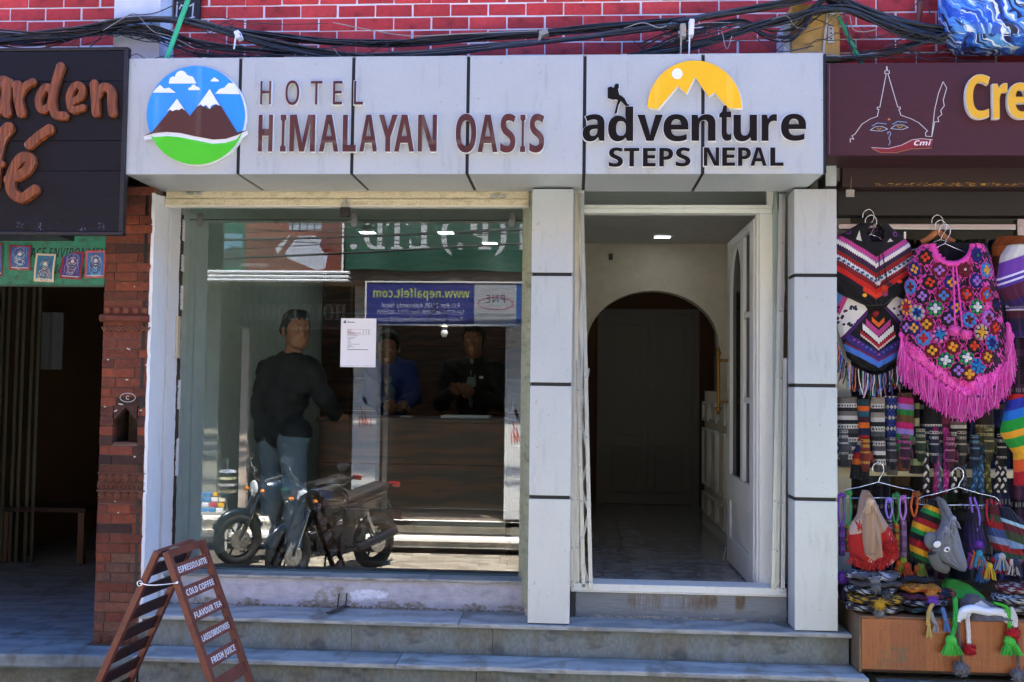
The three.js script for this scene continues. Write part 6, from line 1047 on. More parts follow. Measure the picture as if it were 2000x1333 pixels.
// ------------------------------------------------------------------ hats on the lower hangers
hanger('wire hanger carrying the llama eared hat', [1716, 912], 74, 20, -.1, false, 'wire hangers of hats'); hanger('wire hanger carrying the grey elephant hat', [1872, 922], 80, 24, -.08, false, 'wire hangers of hats');
{
  const G = 'ear flap hats on wire hangers';
  const loops = (t, z, list) => list.forEach(([x0, y0, x1, y1, col]) => part(t, 'strap', tube([at(x0 - 3, y0, z), at(x1 - 6, lerp(y0, y1, .6), z + .01), at(x1, y1, z + .015), at(x1 + 6, lerp(y0, y1, .6), z + .01), at(x0 + 5, y0, z)], .006, 20, 6), yarn(col)));
  // beige and red hat
  const z = -.03, rows = [[958, 1684, 1694], [975, 1678, 1706], [1005, 1674, 1720], [1030, 1658, 1738], [1060, 1656, 1752], [1085, 1660, 1756], [1102, 1672, 1740]];
  let t = simpleKnit('ear_flap_hat', 'beige and red ear flap hat with a tan tassel', 'hat', G, rows, z, (c, x0, y0, x1, y1) => { c.fillStyle = '#a68a74'; c.fillRect(x0, y0, x1 - x0, y1 - y0); poly(c, [[1654, 1040], [1682, 1034], [1684, 1082], [1700, 1092], [1716, 1084], [1714, 1040], [1730, 1026], [1760, 1060], [1760, 1110], [1654, 1110]], '#a81c16'); poly(c, [[1660, 1020], [1676, 1012], [1682, 1036], [1658, 1044]], '#c4a890'); c.strokeStyle = '#a8281c'; c.lineWidth = 1.6; for (let i = 0; i < 9; i++) { c.beginPath(); c.moveTo(1668 + rnd() * 12, 1014 + rnd() * 10); c.lineTo(1668 + rnd() * 12, 1030 + rnd() * 6); c.stroke(); } c.strokeStyle = '#dcb4a4'; for (let i = 0; i < 30; i++) { const x = pick([1725 + rnd() * 14, 1664 + rnd() * 80]), y = x > 1724 && rnd() < .5 ? 1034 + rnd() * 30 : 1088 + rnd() * 12; c.beginPath(); c.moveTo(x, y); c.lineTo(x + rr(-4, 4), y + 6); c.stroke(); } }, { bulge: .07, fold: .01, part: 'hat_body' });
  part(t, 'nose_ridge', knitted([[968, 1688, 1700], [1000, 1686, 1708], [1050, 1684, 1712], [1082, 1688, 1712]], z + .06, { bulge: .035, nu: 12 }), yarn(0x9c8068));
  part(t, 'tassel', tassel(at(1700, 982, z + .09), .06, .075, 44), yarn(0xb89c7c)); part(t, 'fringe_yarn', fringe([[1660, 1086], [1690, 1098], [1716, 1100], [1736, 1088]], z + .07, 14, 70, 2, .0028, 8), yarn(0xa8221a), { stuff: true }); part(t, 'pompom', pom(at(1738, 1068, z + .06), .05, 110), yarn(0x961612));
  // strap hats beside it
  for (const [l, x, y0, y1, y2, c1, list] of [['purple strapped narrow hat', 1644, 965, 1030, 1085, 0x6a3a9c, ['#5a2c8c', '#7a50a8', '#4a2478']], ['green and orange patterned strap hat', 1657, 960, 1026, 1078, 0x3c8a4c, ['#c89a1c', '#1f5a3a', '#c84a18', '#2a7a3a', '#b83a1c']], ['blue and grey patterned strap hat', 1737, 975, 1012, 1040, 0x8a74c4, ['#3c5c88', '#9c9890', '#2c3040', '#7a6a80']], ['green and orange strap hat behind the red pompom', 1750, 965, 1022, 1075, 0x2f7a3c, ['#c08a1c', '#c84a1c', '#7a8c28', '#8a3418', '#b8861c']], ['lilac speckled long hat', 1764, 970, 1015, 1100, 0xa070b4, ['#8c6a94', '#74547e', '#9c7aa0', '#7a5a84']]]) {
    t = simpleKnit('ear_flap_hat', l + ' hanging by its loops', 'hat', G, [[y1, x - 6, x + 5], [y1 + 14, x - 6, x + 6], [y2, x - 5, x + 6]], -.06, stripes(list.concat(list).map(c => [8, c])), { bulge: .03, nu: 8, part: 'hat_body' });
    loops(t, -.05, [[x - 2, y0, x, y1 + 2, c1]]); part(t, 'top_knot', pom(at(x + 2, y0 + 3, -.05), .02, 34), yarn(c1));
  }
  // rasta hat
  t = simpleKnit('ear_flap_hat', 'red, yellow, green and black striped ear flap hat', 'hat', G, [[975, 1818, 1828], [995, 1800, 1836], [1015, 1784, 1838], [1050, 1776, 1836], [1080, 1778, 1834], [1108, 1790, 1822]], -.06, stripes([[18, '#121010'], [8, '#d89a1c'], [8, '#148a3c'], [10, '#121010'], [10, '#96101c'], [10, '#d8a01c'], [8, '#14903c'], [10, '#121010'], [12, '#8e121c'], [10, '#d8a01c'], [8, '#14602c'], [18, '#121014'], [10, '#a83414'], [12, '#6a1a10']], .42), { bulge: .06, part: 'hat_body' });
  loops(t, -.04, [[1788, 962, 1786, 1010, 0xb0521a]]); part(t, 'top_knot', pom(at(1792, 966, -.03), .026, 50), yarn(0x7a4414)); part(t, 'pompom', pom(at(1796, 1062, .01), .022, 50), yarn(0xa0141c));
  // grey animal hat
  const rg = [[972, 1828, 1836], [990, 1834, 1848], [1012, 1840, 1858], [1032, 1834, 1866], [1048, 1818, 1872], [1070, 1812, 1878], [1090, 1824, 1884], [1104, 1850, 1884], [1112, 1866, 1878]], gz = .0;
  t = simpleKnit('animal_hat', 'grey elephant hat with white eyes and tusk', 'hat', G, rg, gz, (c, x0, y0, x1, y1) => { c.fillStyle = '#74787e'; c.fillRect(x0, y0, x1 - x0, y1 - y0); for (let i = 0; i < 400; i++) { c.fillStyle = pick(['rgba(50,54,60,.4)', 'rgba(150,154,160,.3)']); c.fillRect(x0 + rnd() * (x1 - x0), y0 + rnd() * (y1 - y0), 2, .8); } }, { bulge: .08, fold: .004, part: 'hat_body' });
  for (const [x, y, s] of [[1831, 1064, .021], [1850, 1074, .017]]) { const q = at(x, y, gz + .095); const e = part(t, 'eye', new THREE.SphereGeometry(s, 12, 8).scale(1, .8, .3).rotateZ(.5).translate(q.x, q.y, q.z), yarn(0xd8d4d0)); if (s < .019) { const pu = new THREE.Mesh(new THREE.SphereGeometry(.007, 8, 6).translate(q.x, q.y, q.z + .008), M.black); pu.name = 'pupil'; e.add(pu); } }
  part(t, 'ear', new THREE.SphereGeometry(1, 12, 8).scale(.034, .045, .02).translate(...at(1818, 1056, gz + .05).toArray()), yarn(0x63676d)); part(t, 'ear', new THREE.SphereGeometry(1, 12, 8).scale(.026, .075, .016).rotateZ(.45).translate(...at(1874, 1088, gz + .07).toArray()), yarn(0x6a6e74));
  for (const [x, y] of [[1862, 1014], [1850, 1034]]) part(t, 'tassel', tassel(at(x, y, gz + .08), .05, .06, 30), yarn(0x80848a)); part(t, 'strap', merge(braid([at(1832, 972, gz + .02), at(1842, 990, gz + .05), at(1856, 1014, gz + .075)], .011, 6)), yarn(0x5c6066)); part(t, 'trunk', tube([at(1822, 1080, gz + .06), at(1832, 1104, gz + .05), at(1850, 1112, gz + .04)], .03, 14, 8), yarn(0x5a5c58));
  // hats to the right of it
  t = simpleKnit('ear_flap_hat', 'dark purple ear flap hat with lilac edging', 'hat', G, [[1000, 1890, 1904], [1030, 1884, 1916], [1060, 1884, 1924], [1082, 1892, 1916]], -.05, stripes([[14, '#17122a'], [14, '#201640'], [14, '#2c1a54'], [14, '#3a2068']]), { bulge: .05, part: 'hat_body' }); loops(t, -.02, [[1898, 972, 1908, 1038, 0x7a58b0]]); part(t, 'pompom', pom(at(1912, 1064, .01), .03, 60), yarn(0x5a2c8c));
  t = simpleKnit('ear_flap_hat', 'red edged green and blue patterned ear flap hat', 'hat', G, [[985, 1926, 1944], [1030, 1924, 1960], [1060, 1934, 1990], [1090, 1950, 2000]], -.07, stripes([[10, '#2a3038'], [10, '#5a1420'], [8, '#2f4a34'], [8, '#8e161c'], [10, '#3a4c80'], [8, '#7a8cb0'], [8, '#8e1c24'], [10, '#264a3a'], [12, '#4a5c88']], .2), { bulge: .06, part: 'hat_body' }); loops(t, -.03, [[1932, 976, 1934, 1026, 0xa01824], [1946, 980, 1956, 1032, 0x8a141e]]);
  t = simpleKnit('ear_flap_hat', 'navy ear flap hat with pale blue band at the edge', 'hat', G, [[990, 1952, 1968], [1012, 1948, 1990], [1034, 1956, 2010], [1070, 1966, 2020]], -.04, stripes([[26, '#131a2e'], [4, '#9cc4d8'], [8, '#5c1a24'], [10, '#3a4a30'], [10, '#7c9cc0'], [6, '#c8ccd4'], [12, '#6a1c28']], .35), { bulge: .06, part: 'hat_body' });
  // bunches of tassels below
  for (const [x, y, cols] of [[1905, 1085, [0x8a3a8c, 0xc05a1c, 0x2f7f98]], [1925, 1105, [0x2c5c98, 0xa83a28, 0xb89a24]], [1950, 1092, [0x8a1c2c, 0x3c6c98, 0x9c9894]], [1978, 1100, [0x7a1420, 0xb8b0a8, 0x2c3048]], [1765, 1100, [0xa84a18, 0x6c7a24, 0x8a2c14]], [1700, 1112, [0x7a1412, 0x4c1410]], [1800, 1110, [0x9a4a14, 0x5a6a24]]]) { const b = thing('tassel_bunch', 'bunch of ' + ({ 1905: 'purple, orange and teal', 1925: 'blue, red and yellow', 1950: 'wine, blue and grey', 1978: 'wine, white and navy', 1765: 'orange and olive', 1700: 'dark red', 1800: 'amber and olive' })[x] + ' yarn tassels under the hats', 'tassel', [at(x, y, -.03).x, at(x, y + 30, -.03).y, -.03], 'yarn tassels'); cols.forEach((c, k) => part(b, 'tassel_yarn', tassel(at(x + (k - 1) * 7, y + rr(-6, 6), -.03 + k * .012), .075, .07, 26), yarn(c))); }
}
// ------------------------------------------------------------------ wooden chest and the knitwear on it
const BOX = { x0: at(1679, 1260, .15).x, z1: .15, y0: TREAD2 + .004, y1: at(1700, 1204, .15).y };
{
  const b = thing('wooden_chest', 'scuffed orange brown plywood chest beside the steps', 'chest', [BOX.x0, BOX.y0, 0]), { x0, z1, y0, y1 } = BOX, x1 = 3.0;
  const t = canvas(1024, 256, (c, w, h) => { c.fillStyle = '#9c5a2a'; c.fillRect(0, 0, w, h); for (let i = 0; i < 1500; i++) { c.fillStyle = pick(['rgba(120,62,26,.12)', 'rgba(188,112,52,.1)', 'rgba(84,46,24,.1)']); c.fillRect(rnd() * w, rnd() * h, 2 + rnd() * 4, 20 + rnd() * 120); } c.fillStyle = 'rgba(96,52,30,.22)'; c.fillRect(110, 0, 126, h); for (let i = 0; i < 60; i++) { c.fillStyle = pick(['rgba(60,30,16,.6)', 'rgba(205,160,110,.5)']); c.fillRect(rnd() * 500, rnd() * h, 1 + rnd() * 3, 1 + rnd() * 6); } for (let i = 0; i < 50; i++) { c.fillStyle = 'rgba(90,86,74,.14)'; c.beginPath(); c.ellipse(60 + rnd() * 120, 140 + rnd() * 90, 6 + rnd() * 12, 5 + rnd() * 10, 0, 0, 7); c.fill(); } });
  part(b, 'front_panel', printUV(box(x0 + .012, x1, y0 + .02, y1 - .012, z1 - .016, z1, .003), x0, x1 + .0, y0, y1), std(0xffffff, .5, { map: t, bumpMap: T.bump, bumpScale: .001 }));
  part(b, 'side_panel', box(x0 - .002, x0 + .0115, y0 + .004, y1 - .004, -.3, z1 - .001, .003), std(0x8a7050, .6, { map: T.stain }));
  part(b, 'top_board', box(x0 - .004, x1, y1 - .0115, y1, -.6, z1 + .003, .004), std(0x9a6a44, .6, { map: T.stain })); part(b, 'plinth_rail', box(x0, x1, y0, y0 + .0195, -.3, z1 - .03), std(0x3a2416, .7));
  part(b, 'chest_core', box(x0 + .0125, x1, y0 + .0205, y1 - .0125, -.59, z1 - .017), std(0x8a6a48, .7));
}
// a folded beanie: a soft flattened roll with coloured bands
function beanie(label, px, py, w, z, h, cols, pomCol) {
  const c = at(px, py, z), g = new THREE.SphereGeometry(1, 30, 12), p = g.attributes.position, col = cols.map(lin), ph = rnd() * 6, C = new Float32Array(p.count * 3);
  for (let i = 0; i < p.count; i++) { const x = p.getX(i), y = p.getY(i), zz = p.getZ(i), s = Math.sign(y) * Math.pow(Math.abs(y), .6), a = Math.atan2(zz, x); p.setXYZ(i, Math.sign(x) * Math.pow(Math.abs(x), .8) * w / 2, s * h / 2 + .006 * Math.sin(a * 3 + ph) * (1 - Math.abs(y)) + .004 * Math.sin(x * 9 + ph), zz * .1); const k = Math.floor((a / 6.283 + 1) * 26 + y * 2) % col.length; C.set(col[(k + col.length) % col.length], 3 * i); }
  g.setAttribute('color', new THREE.BufferAttribute(C, 3)); g.computeVertexNormals();
  const t = thing('folded_beanie', label, 'beanie', [c.x, c.y - h / 2, z], 'beanies on the wooden chest');
  const gg = g.toNonIndexed(), cc = gg.attributes.color; for (let i = 0; i < cc.count; i += 3) for (let k = 1; k < 3; k++) cc.setXYZ(i + k, cc.getX(i), cc.getY(i), cc.getZ(i));
  part(t, 'beanie_body', gg.translate(c.x, c.y, z), beanieM);
  if (pomCol) part(t, 'pompom', pom(V(c.x + w * rr(-.1, .2), c.y - h * .3, z + .1), .036, 80), yarn(pomCol));
}
const beanieM = new THREE.MeshPhysicalMaterial({ vertexColors: true, roughness: .95, bumpMap: rep(T.knit, 8, 5), bumpScale: .004, sheen: .3 });
{
  const y = BOX.y1, S = 358, px = (p) => at(p, 1190, .02).x;
  const put = (label, p, lvl, w, h, cols, pc, z = .02) => { const x = px(p), yy = y + lvl + h / 2 + .006; const t0 = V(x, yy, z); const d = t0.clone().sub(camera.position).applyQuaternion(camera.quaternion.clone().invert()); beanie(label, 1000 + d.x / -d.z * 1944, 666.5 - d.y / -d.z * 1944, w, z, h, cols, pc); };
  put('charcoal beanie with white dashes lowest in the grey stack', 1706, 0, .3, .045, [0x2a2626, 0x3a3434, 0x2a2626, 0xc8c8c2], 0x6c6c6c, .04);
  put('yellow and black block striped beanie in the stack', 1708, .045, .31, .05, [0xc89a1c, 0x16141a, 0xc89a1c, 0x16141a, 0x16141a], 0xb08a20, .05);
  put('black beanie with white speckled rim in the stack', 1700, .092, .28, .04, [0x1a191c, 0x1a191c, 0xc8c8c4, 0x1a191c], 0x3a3a3a, .03);
  put('brown grey beanie with white edge in the stack', 1710, .13, .28, .035, [0x4a4444, 0x504a4a, 0x585252], 0x5a5a5a, .02);
  put('grey beanie with black and white rim topmost of the stack', 1705, .162, .29, .045, [0x5a5a60, 0x62626a, 0xc4c4c4, 0x18181a, 0x5a5a60], 0x707074, .01);
  put('dark beanie with teal spot lowest in the purple pile', 1800, 0, .24, .04, [0x201c22, 0x282028, 0x1f6a74, 0x241e26], null, .03);
  put('navy beanie with white stitch line in the purple pile', 1800, .04, .25, .035, [0x17192c, 0xb8b8b8, 0x17192c], null, .04);
  put('wine and plum striped beanie in the purple pile', 1798, .072, .24, .035, [0x4a1830, 0x2c1a4c, 0x6a2038], 0x6a3aa0, .03);
  put('orange and yellow beanie on the purple pile', 1796, .105, .22, .04, [0xc87a1c, 0xd8a020, 0xa8401c], 0xa86a1a, .02);
  put('dark blue beanie at the back of the purple pile', 1790, .14, .24, .045, [0x14182c, 0x1c2c50, 0x10121c], null, -.06);
  put('navy and orange beanie behind the animal hat', 1838, .06, .22, .06, [0x161c34, 0x1c2c54, 0xb05a1c, 0x161c34], null, -.05);
  put('white and black patterned beanie at the far pile', 1985, .05, .24, .05, [0xc4c4c2, 0x1c1c1e, 0xb8b8b6, 0x2a2a2c], null, .0);
  put('brown and cream patterned beanie under the far pile', 1990, .0, .26, .05, [0x4a3c30, 0xb8ac98, 0x3a3028], null, .03);
  put('wine red beanie with red pompoms at the far pile', 2000, .1, .26, .05, [0x5a1420, 0x6a1824, 0xb8b0a8], 0xa8141c, -.04);
  const gc = thing('green_cloth', 'bright green felt cloth lying over the beanies', 'cloth', [px(1870), y + .12, -.1]);
  part(gc, 'cloth_sheet', knitted([[1131, 1846, 1862], [1138, 1836, 1886], [1150, 1828, 1900], [1160, 1850, 1908]], -.1, { bulge: .03, lean: .12, nu: 12, nv: 10 }), yarn(0x2f8a2c));
  // grey animal hat with white fleece lining draped over the edge
  const rows = [[1161, 1888, 1908], [1172, 1874, 1924], [1184, 1870, 1944], [1192, 1872, 1962], [1202, 1872, 1975]], z = .1;
  const h = thing('fleece_lined_hat', 'grey animal hat with white fleece lining on the chest edge', 'hat', [px(1920), y, z]);
  part(h, 'hat_body', knitted(rows, z - .05, { bulge: .06, lean: .08 }), knit(pattern(rows, (c, x0, y0, x1, y1) => { c.fillStyle = '#605a5c'; c.fillRect(x0, y0, x1 - x0, y1 - y0); poly(c, [[1886, 1176], [1906, 1168], [1916, 1176], [1930, 1186], [1906, 1186], [1892, 1182]], '#cfcac6'); poly(c, [[1900, 1182], [1914, 1180], [1918, 1187], [1902, 1187]], '#d090b0'); c.fillStyle = '#1c1c20'; c.fillRect(1914, 1182, 3, 4); c.fillRect(1920, 1185, 3, 2); })));
  const fl = phys(0xd6d8da, .95, { sheen: .6, bumpMap: T.bump, bumpScale: .004 });
  part(h, 'fleece_lining', merge([tube([at(1870, 1212, z + .06), at(1880, 1196, z + .07), at(1900, 1190, z + .06), at(1925, 1196, z + .06), at(1950, 1196, z + .06), at(1970, 1202, z + .06)], .022, 30, 8), knitted([[1190, 1876, 1900], [1204, 1869, 1896], [1212, 1868, 1876]], z + .06, { bulge: .02, nu: 10, nv: 8 }), knitted([[1194, 1946, 1980], [1206, 1954, 1984], [1216, 1962, 1984], [1222, 1970, 1980]], z + .06, { bulge: .02, nu: 10, nv: 8 })]), fl);
  const zz = BOX.z1 + .025;
  for (const [pts, col, turns, r] of [[[[1866, 1168], [1867, 1196], [1864, 1228], [1858, 1250]], 0x2f9a3c, 12, .0105], [[[1942, 1178], [1966, 1188], [1972, 1215], [1973, 1250]], 0x3aa82c, 13, .0105]]) { part(h, 'green_tie', merge(braid(pts.map(p => at(p[0], p[1], zz)), r, turns)), yarn(col)); const e = pts[pts.length - 1]; part(h, 'green_tassel', tassel(at(e[0], e[1] + 3, zz + .006), .072, .1, 60, .2), yarn(0x46b03a)); }
  part(h, 'white_tie', merge(braid([at(1890, 1206, zz), at(1892, 1232, zz), at(1893, 1258, zz)], .009, 9)), yarn(0xcfcac4)); part(h, 'red_pompom', pom(at(1894, 1270, zz + .014), .036, 130), yarn(0xa8101c)); part(h, 'red_pompom', pom(at(1978, 1238, zz + .0), .042, 130), yarn(0xa8101c)); part(h, 'white_tie', merge(braid([at(1976, 1188, zz), at(1984, 1208, zz), at(1984, 1226, zz)], .009, 7)), yarn(0xcfcac4));
  for (const [x0, x1, y1] of [[1871, 1878, 1303], [1984, 1990, 1318]]) { part(h, 'grey_tie', merge(braid([at(x0, 1212, zz - .008), at(x0 + 3, 1250, zz - .006), at(x1, y1 - 12, zz)], .006, 16)), yarn(0x5a5658)); part(h, 'grey_pompom', pom(at(x1, y1 + 4, zz + .014), .042, 140), yarn(0x6c6a6c)); }
  for (const [l, pts, c, tl] of [['yellow and brown braided tie hanging over the chest front', [[1822, 1180], [1815, 1195], [1813, 1222]], 0xb09a54, .07], ['grey and white braided tie hanging over the chest front', [[1818, 1196], [1822, 1208], [1826, 1218]], 0x8a8a8c, .05], ['navy braided tie hanging over the chest front', [[1841, 1188], [1845, 1202], [1847, 1214]], 0x4a6a98, .055]]) { const e = pts[2], b = thing('hat_tie', l, 'braid', [at(e[0], e[1], zz).x, at(e[0], e[1], zz).y - .05, zz], 'braided ties over the chest front'); part(b, 'braid', merge(braid(pts.map(p => at(p[0], p[1], zz)), .009, 6)), yarn(c)); part(b, 'tassel', tassel(at(e[0] + 2, e[1], zz + .002), tl, .03, 16), yarn(c)); }
  const pb = thing('purple_pompom_hat', 'purple pompom hat squeezed against the silver column', 'hat', [px(1648), y + .1, -.05]); part(pb, 'pompom', pom(at(1646, 1128, -.04), .04, 110), yarn(0x5a2f90)); part(pb, 'hat_body', knitted([[1122, 1640, 1654], [1150, 1636, 1660], [1172, 1640, 1664]], -.1, { bulge: .04, nu: 10, nv: 8 }), yarn(0x2a1a3c));
}

// dark shawls and jackets added behind the front row to darken the gaps
{
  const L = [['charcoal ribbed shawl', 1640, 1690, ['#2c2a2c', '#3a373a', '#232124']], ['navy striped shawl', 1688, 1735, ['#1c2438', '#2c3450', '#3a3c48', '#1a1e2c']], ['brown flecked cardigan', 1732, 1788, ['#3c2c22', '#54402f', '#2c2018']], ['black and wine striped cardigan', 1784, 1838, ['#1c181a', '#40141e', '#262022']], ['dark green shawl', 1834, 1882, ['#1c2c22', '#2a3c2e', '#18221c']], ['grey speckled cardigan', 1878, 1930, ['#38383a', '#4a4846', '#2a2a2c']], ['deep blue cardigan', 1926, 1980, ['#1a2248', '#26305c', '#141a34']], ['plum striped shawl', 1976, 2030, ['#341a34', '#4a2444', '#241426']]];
  L.forEach(([l, a, b, cols], i) => { for (const [y0, y1, w] of [[470, 790, 'as added dark filler behind the ponchos'], [800, 1130, 'as added dark filler behind the lower hats']]) simpleKnit(y0 < 500 ? 'added_dark_shawl' : 'added_dark_cardigan', l + ' hanging ' + w, 'knitwear', 'dark knitwear added to darken gaps behind the front row', [[y0, a + 6, b - 4], [y0 + 30, a - 4, b + 4], [y1, a - 6, b + 8]], -.42 + (i % 2) * .05, stripes(Array.from({ length: 14 }, (_, k) => [rr(6, 16), cols[(k + i) % cols.length], k % 5 === 2 ? '#8a8680' : null])), { bulge: .05, fold: .02, freq: 3, nu: 14, nv: 14, k: 2 }); });
  const K = 'small knitted gloves and slippers between the socks';
  [[1648, 870, '#4a4a4e', '#b8b4ac'], [1690, 888, '#7a2a1c', '#c89a2c'], [1742, 884, '#2c2c34', '#8a8a8e'], [1768, 880, '#3a1c2c', '#a85a80'], [1798, 868, '#2c3a24', '#a8a888'], [1824, 872, '#20283c', '#c4c2be'], [1856, 884, '#5a2038', '#c47a98'], [1878, 872, '#3a342c', '#b4a890'], [1904, 880, '#1f2c3c', '#6a90a8'], [1932, 866, '#3c3a20', '#a8a060'], [1956, 878, '#161416', '#c4beb0']].forEach(([x, y, c1, c2], i) => { const t = simpleKnit('knitted_glove', ['grey', 'rust', 'charcoal', 'plum', 'moss', 'navy', 'wine', 'tan', 'slate', 'olive', 'black'][i] + ' knitted glove with a pale patterned cuff hung between socks', 'glove', K, [[y - 30, x - 8, x + 8], [y - 8, x - 9, x + 9], [y + 6, x - 10, x + 11], [y + 22, x - 8, x + 8], [y + 34, x - 4, x + 5]], -.1 - (i % 3) * .02, stripes([[6, c2, c1], [5, c1], [5, c2, c1], [8, c1], [3, c2], [16, c1], [4, c2, c1], [16, c1]]), { bulge: .03, nu: 10, nv: 14 }); part(t, 'thumb', knitted([[y - 6, x + 7, x + 13], [y + 8, x + 9, x + 16], [y + 16, x + 11, x + 15]], -.1 - (i % 3) * .02, { bulge: .02, nu: 6, nv: 6 }), yarn(c1)); });
}
// ------------------------------------------------------------------ cables over the sign
{
  const mats = [phys(0x0c0d10, .35), phys(0x14161b, .4), phys(0x1c1d20, .5), phys(0x101420, .3)], grey = [phys(0x8a8680, .6), phys(0xa8a298, .6)];
  const fam = (n, label, group, pts, spread, r0, r1, z0, z1, pale = 0) => { for (let k = 0; k < n; k++) { const ph = rnd() * 6, a = rr(-spread, spread); const q = pts.map(([x, y], i) => { const v = at(x + rr(-6, 6), y + a * (.6 + .4 * Math.sin(i * 1.3 + ph)) + rr(-2.5, 2.5), lerp(z0, z1, rnd() * .3 + .7 * k / n)); return v; }); const m = new THREE.Mesh(tube(q, rr(r0, r1) * 1.18, 90, 6), k < pale ? pick(grey) : pick(mats)); m.name = numbered('cable'); scene.add(m); tag(m, label, 'cable', group); } };
  fam(13, 'thick black cable arching over the white pilaster above the cafe sign', 'thick cables over the pilaster', [[-40, 84], [60, 72], [160, 64], [235, 44], [310, 36], [390, 46], [470, 68], [560, 92], [650, 106], [730, 112]], 11, .0055, .0105, .12, .19);
  fam(16, 'thin dark cable fanning out over the cafe sign', 'thin cables over the cafe sign', [[-40, 70], [80, 74], [170, 62], [240, 60], [300, 66], [380, 90], [470, 100], [560, 104]], 21, .002, .005, .11, .2, 1);
  fam(18, 'dark cable sagging in the bundle across the middle brick courses', 'cables across the middle bricks', [[440, 58], [540, 72], [640, 82], [760, 84], [860, 78], [960, 70], [1060, 64], [1180, 54], [1270, 46], [1345, 40]], 9, .003, .006, .02, .1, 2);
  fam(9, 'thick black cable lying just above the fascia sign', 'thick cables on the fascia sign', [[470, 72], [560, 94], [660, 108], [780, 107], [900, 98], [1000, 88], [1120, 76], [1230, 60], [1345, 46]], 5, .006, .009, .1, .18);
  fam(10, 'thick black cable rising to the yellow block', 'cables rising to the yellow block', [[1325, 44], [1400, 28], [1480, 16], [1550, 2], [1640, -20]], 9, .0055, .009, .11, .17);
  fam(12, 'dark cable looping over the steel bracket on the yellow block', 'cables over the bracket', [[1230, 110], [1320, 98], [1400, 78], [1470, 54], [1540, 34], [1600, 20], [1655, 20], [1720, 44], [1780, 66], [1840, 78]], 10, .003, .006, .13, .2, 2);
  fam(14, 'thick black cable sloping down behind the painted bundle', 'cables behind the painted bundle', [[1570, -30], [1640, 4], [1700, 28], [1760, 50], [1830, 66], [1900, 72]], 15, .006, .0115, .02, .14);
  fam(11, 'thin cable crossing above the maroon sign', 'thin cables above the maroon sign', [[1560, 112], [1640, 112], [1700, 106], [1750, 98], [1800, 82], [1850, 66]], 8, .0022, .005, .1, .2, 2);
  fam(12, 'thin cable drooping between the tape tie and the yellow block', 'thin cables by the tape tie', [[1250, 100], [1320, 72], [1390, 52], [1450, 40], [1500, 64], [1550, 66], [1580, 30], [1610, 0]], 20, .002, .004, .1, .2, 1);
  const loose = [[[200, 60], [250, 30], [262, 26], [300, 62], [330, 70], [380, 95]], [[250, 30], [300, 26], [345, 8], [372, 0]], [[380, 62], [410, 60], [440, 44], [470, 68]], [[230, 58], [300, 70], [340, 92], [400, 104], [470, 106]], [[650, 44], [720, 58], [800, 70], [900, 66], [1000, 62], [1050, 60]], [[1640, 0], [1655, 50], [1661, 100]], [[1700, 110], [1740, 112], [1770, 110], [1800, 88]], [[1600, 0], [1570, 60], [1530, 78], [1500, 90]], [[1660, 30], [1668, 58], [1690, 62], [1712, 58]], [[400, 30], [520, 46], [640, 46]], [[320, 112], [420, 96], [500, 104], [620, 112]], [[1780, 20], [1800, 0], [1820, 30]], [[1410, 60], [1420, 96], [1430, 70]], [[1470, 70], [1520, 100], [1590, 90]]];
  const where = ['looped over the white pilaster', 'rising past the number plaque', 'curling beside the green conduit', 'slanting under the black arch', 'drooping across the red bricks', 'dangling beside the yellow block', 'bent above the maroon sign', 'falling past the white side board', 'coiled right of the yellow block', 'running straight along the bricks', 'resting on the fascia near the logo', 'curled behind the brown pipe', 'dipping by the tape tie', 'sagging below the yellow block'];
  loose.forEach((l, k) => { const m = new THREE.Mesh(tube(l.map(p => at(p[0], p[1], .21 + (k % 3) * .008)), rr(.0018, .0032), 50, 5), k % 4 === 0 ? grey[0] : mats[k % 4]); m.name = numbered('loose_wire'); scene.add(m); tag(m, 'thin loose wire ' + where[k], 'wire', 'loose wires'); });
  const regions = [[200, 470, 40, 112, 'by the white pilaster'], [470, 780, 78, 112, 'on the fascia near the lettering'], [1180, 1420, 50, 112, 'around the white cloth tie'], [1400, 1640, 20, 108, 'in front of the yellow block'], [1640, 1830, 40, 116, 'between yellow block and painted bundle'], [40, 230, 60, 96, 'above the cafe sign']];
  for (let k = 0; k < 42; k++) { const [x0, x1, y0, y1, w] = regions[k % 6]; let x = rr(x0, x1 - 60), y = rr(y0, y1); const p = [], n = 4 + Math.floor(rnd() * 4), dir = rnd() < .5 ? -1 : 1; for (let i = 0; i < n; i++) { p.push(at(x, clamp(y, y0 - 6, y1 + 3), rr(.13, .22))); x += rr(14, 46); y += dir * rr(-22, 26); } const m = new THREE.Mesh(tube(p, rr(.0014, .0034), 40, 5), rnd() < .2 ? grey[0] : pick(mats)); m.name = numbered('tangled_wire'); scene.add(m); tag(m, 'thin tangled wire ' + w, 'wire', 'tangled wires ' + w); }
  // ties
  const tie = (label, x, y, w, h, rot, mat, z) => { const p = at(x, y, z), g = thing('cable_tie', label, 'cable tie', [p.x, p.y, z], 'ties round the cables'); part(g, 'tie_band', new RoundedBoxGeometry(w, h, .06, 2, .006).rotateZ(rot).translate(p.x, p.y, z), mat); part(g, 'tie_tail', bar(V(p.x - w * .3, p.y, z + .02), V(p.x - w * .5, p.y - h * 1.9, z + .03), w * .3, .002), mat); };
  tie('white tape tie beside the brick wall near the logo', 466, 70, .03, .045, .4, std(0xd4d6da, .5), .2); tie('frayed grey rag tie over the middle bricks', 1062, 66, .05, .03, .3, std(0x8c8a84, .8), .12); tie('white cloth tie where cables rise to the yellow block', 1350, 56, .028, .09, -.05, std(0xd8d6d2, .7), .2); tie('beige cloth tie beside the white cloth tie', 1334, 62, .03, .075, .05, std(0x9c9484, .8), .19);
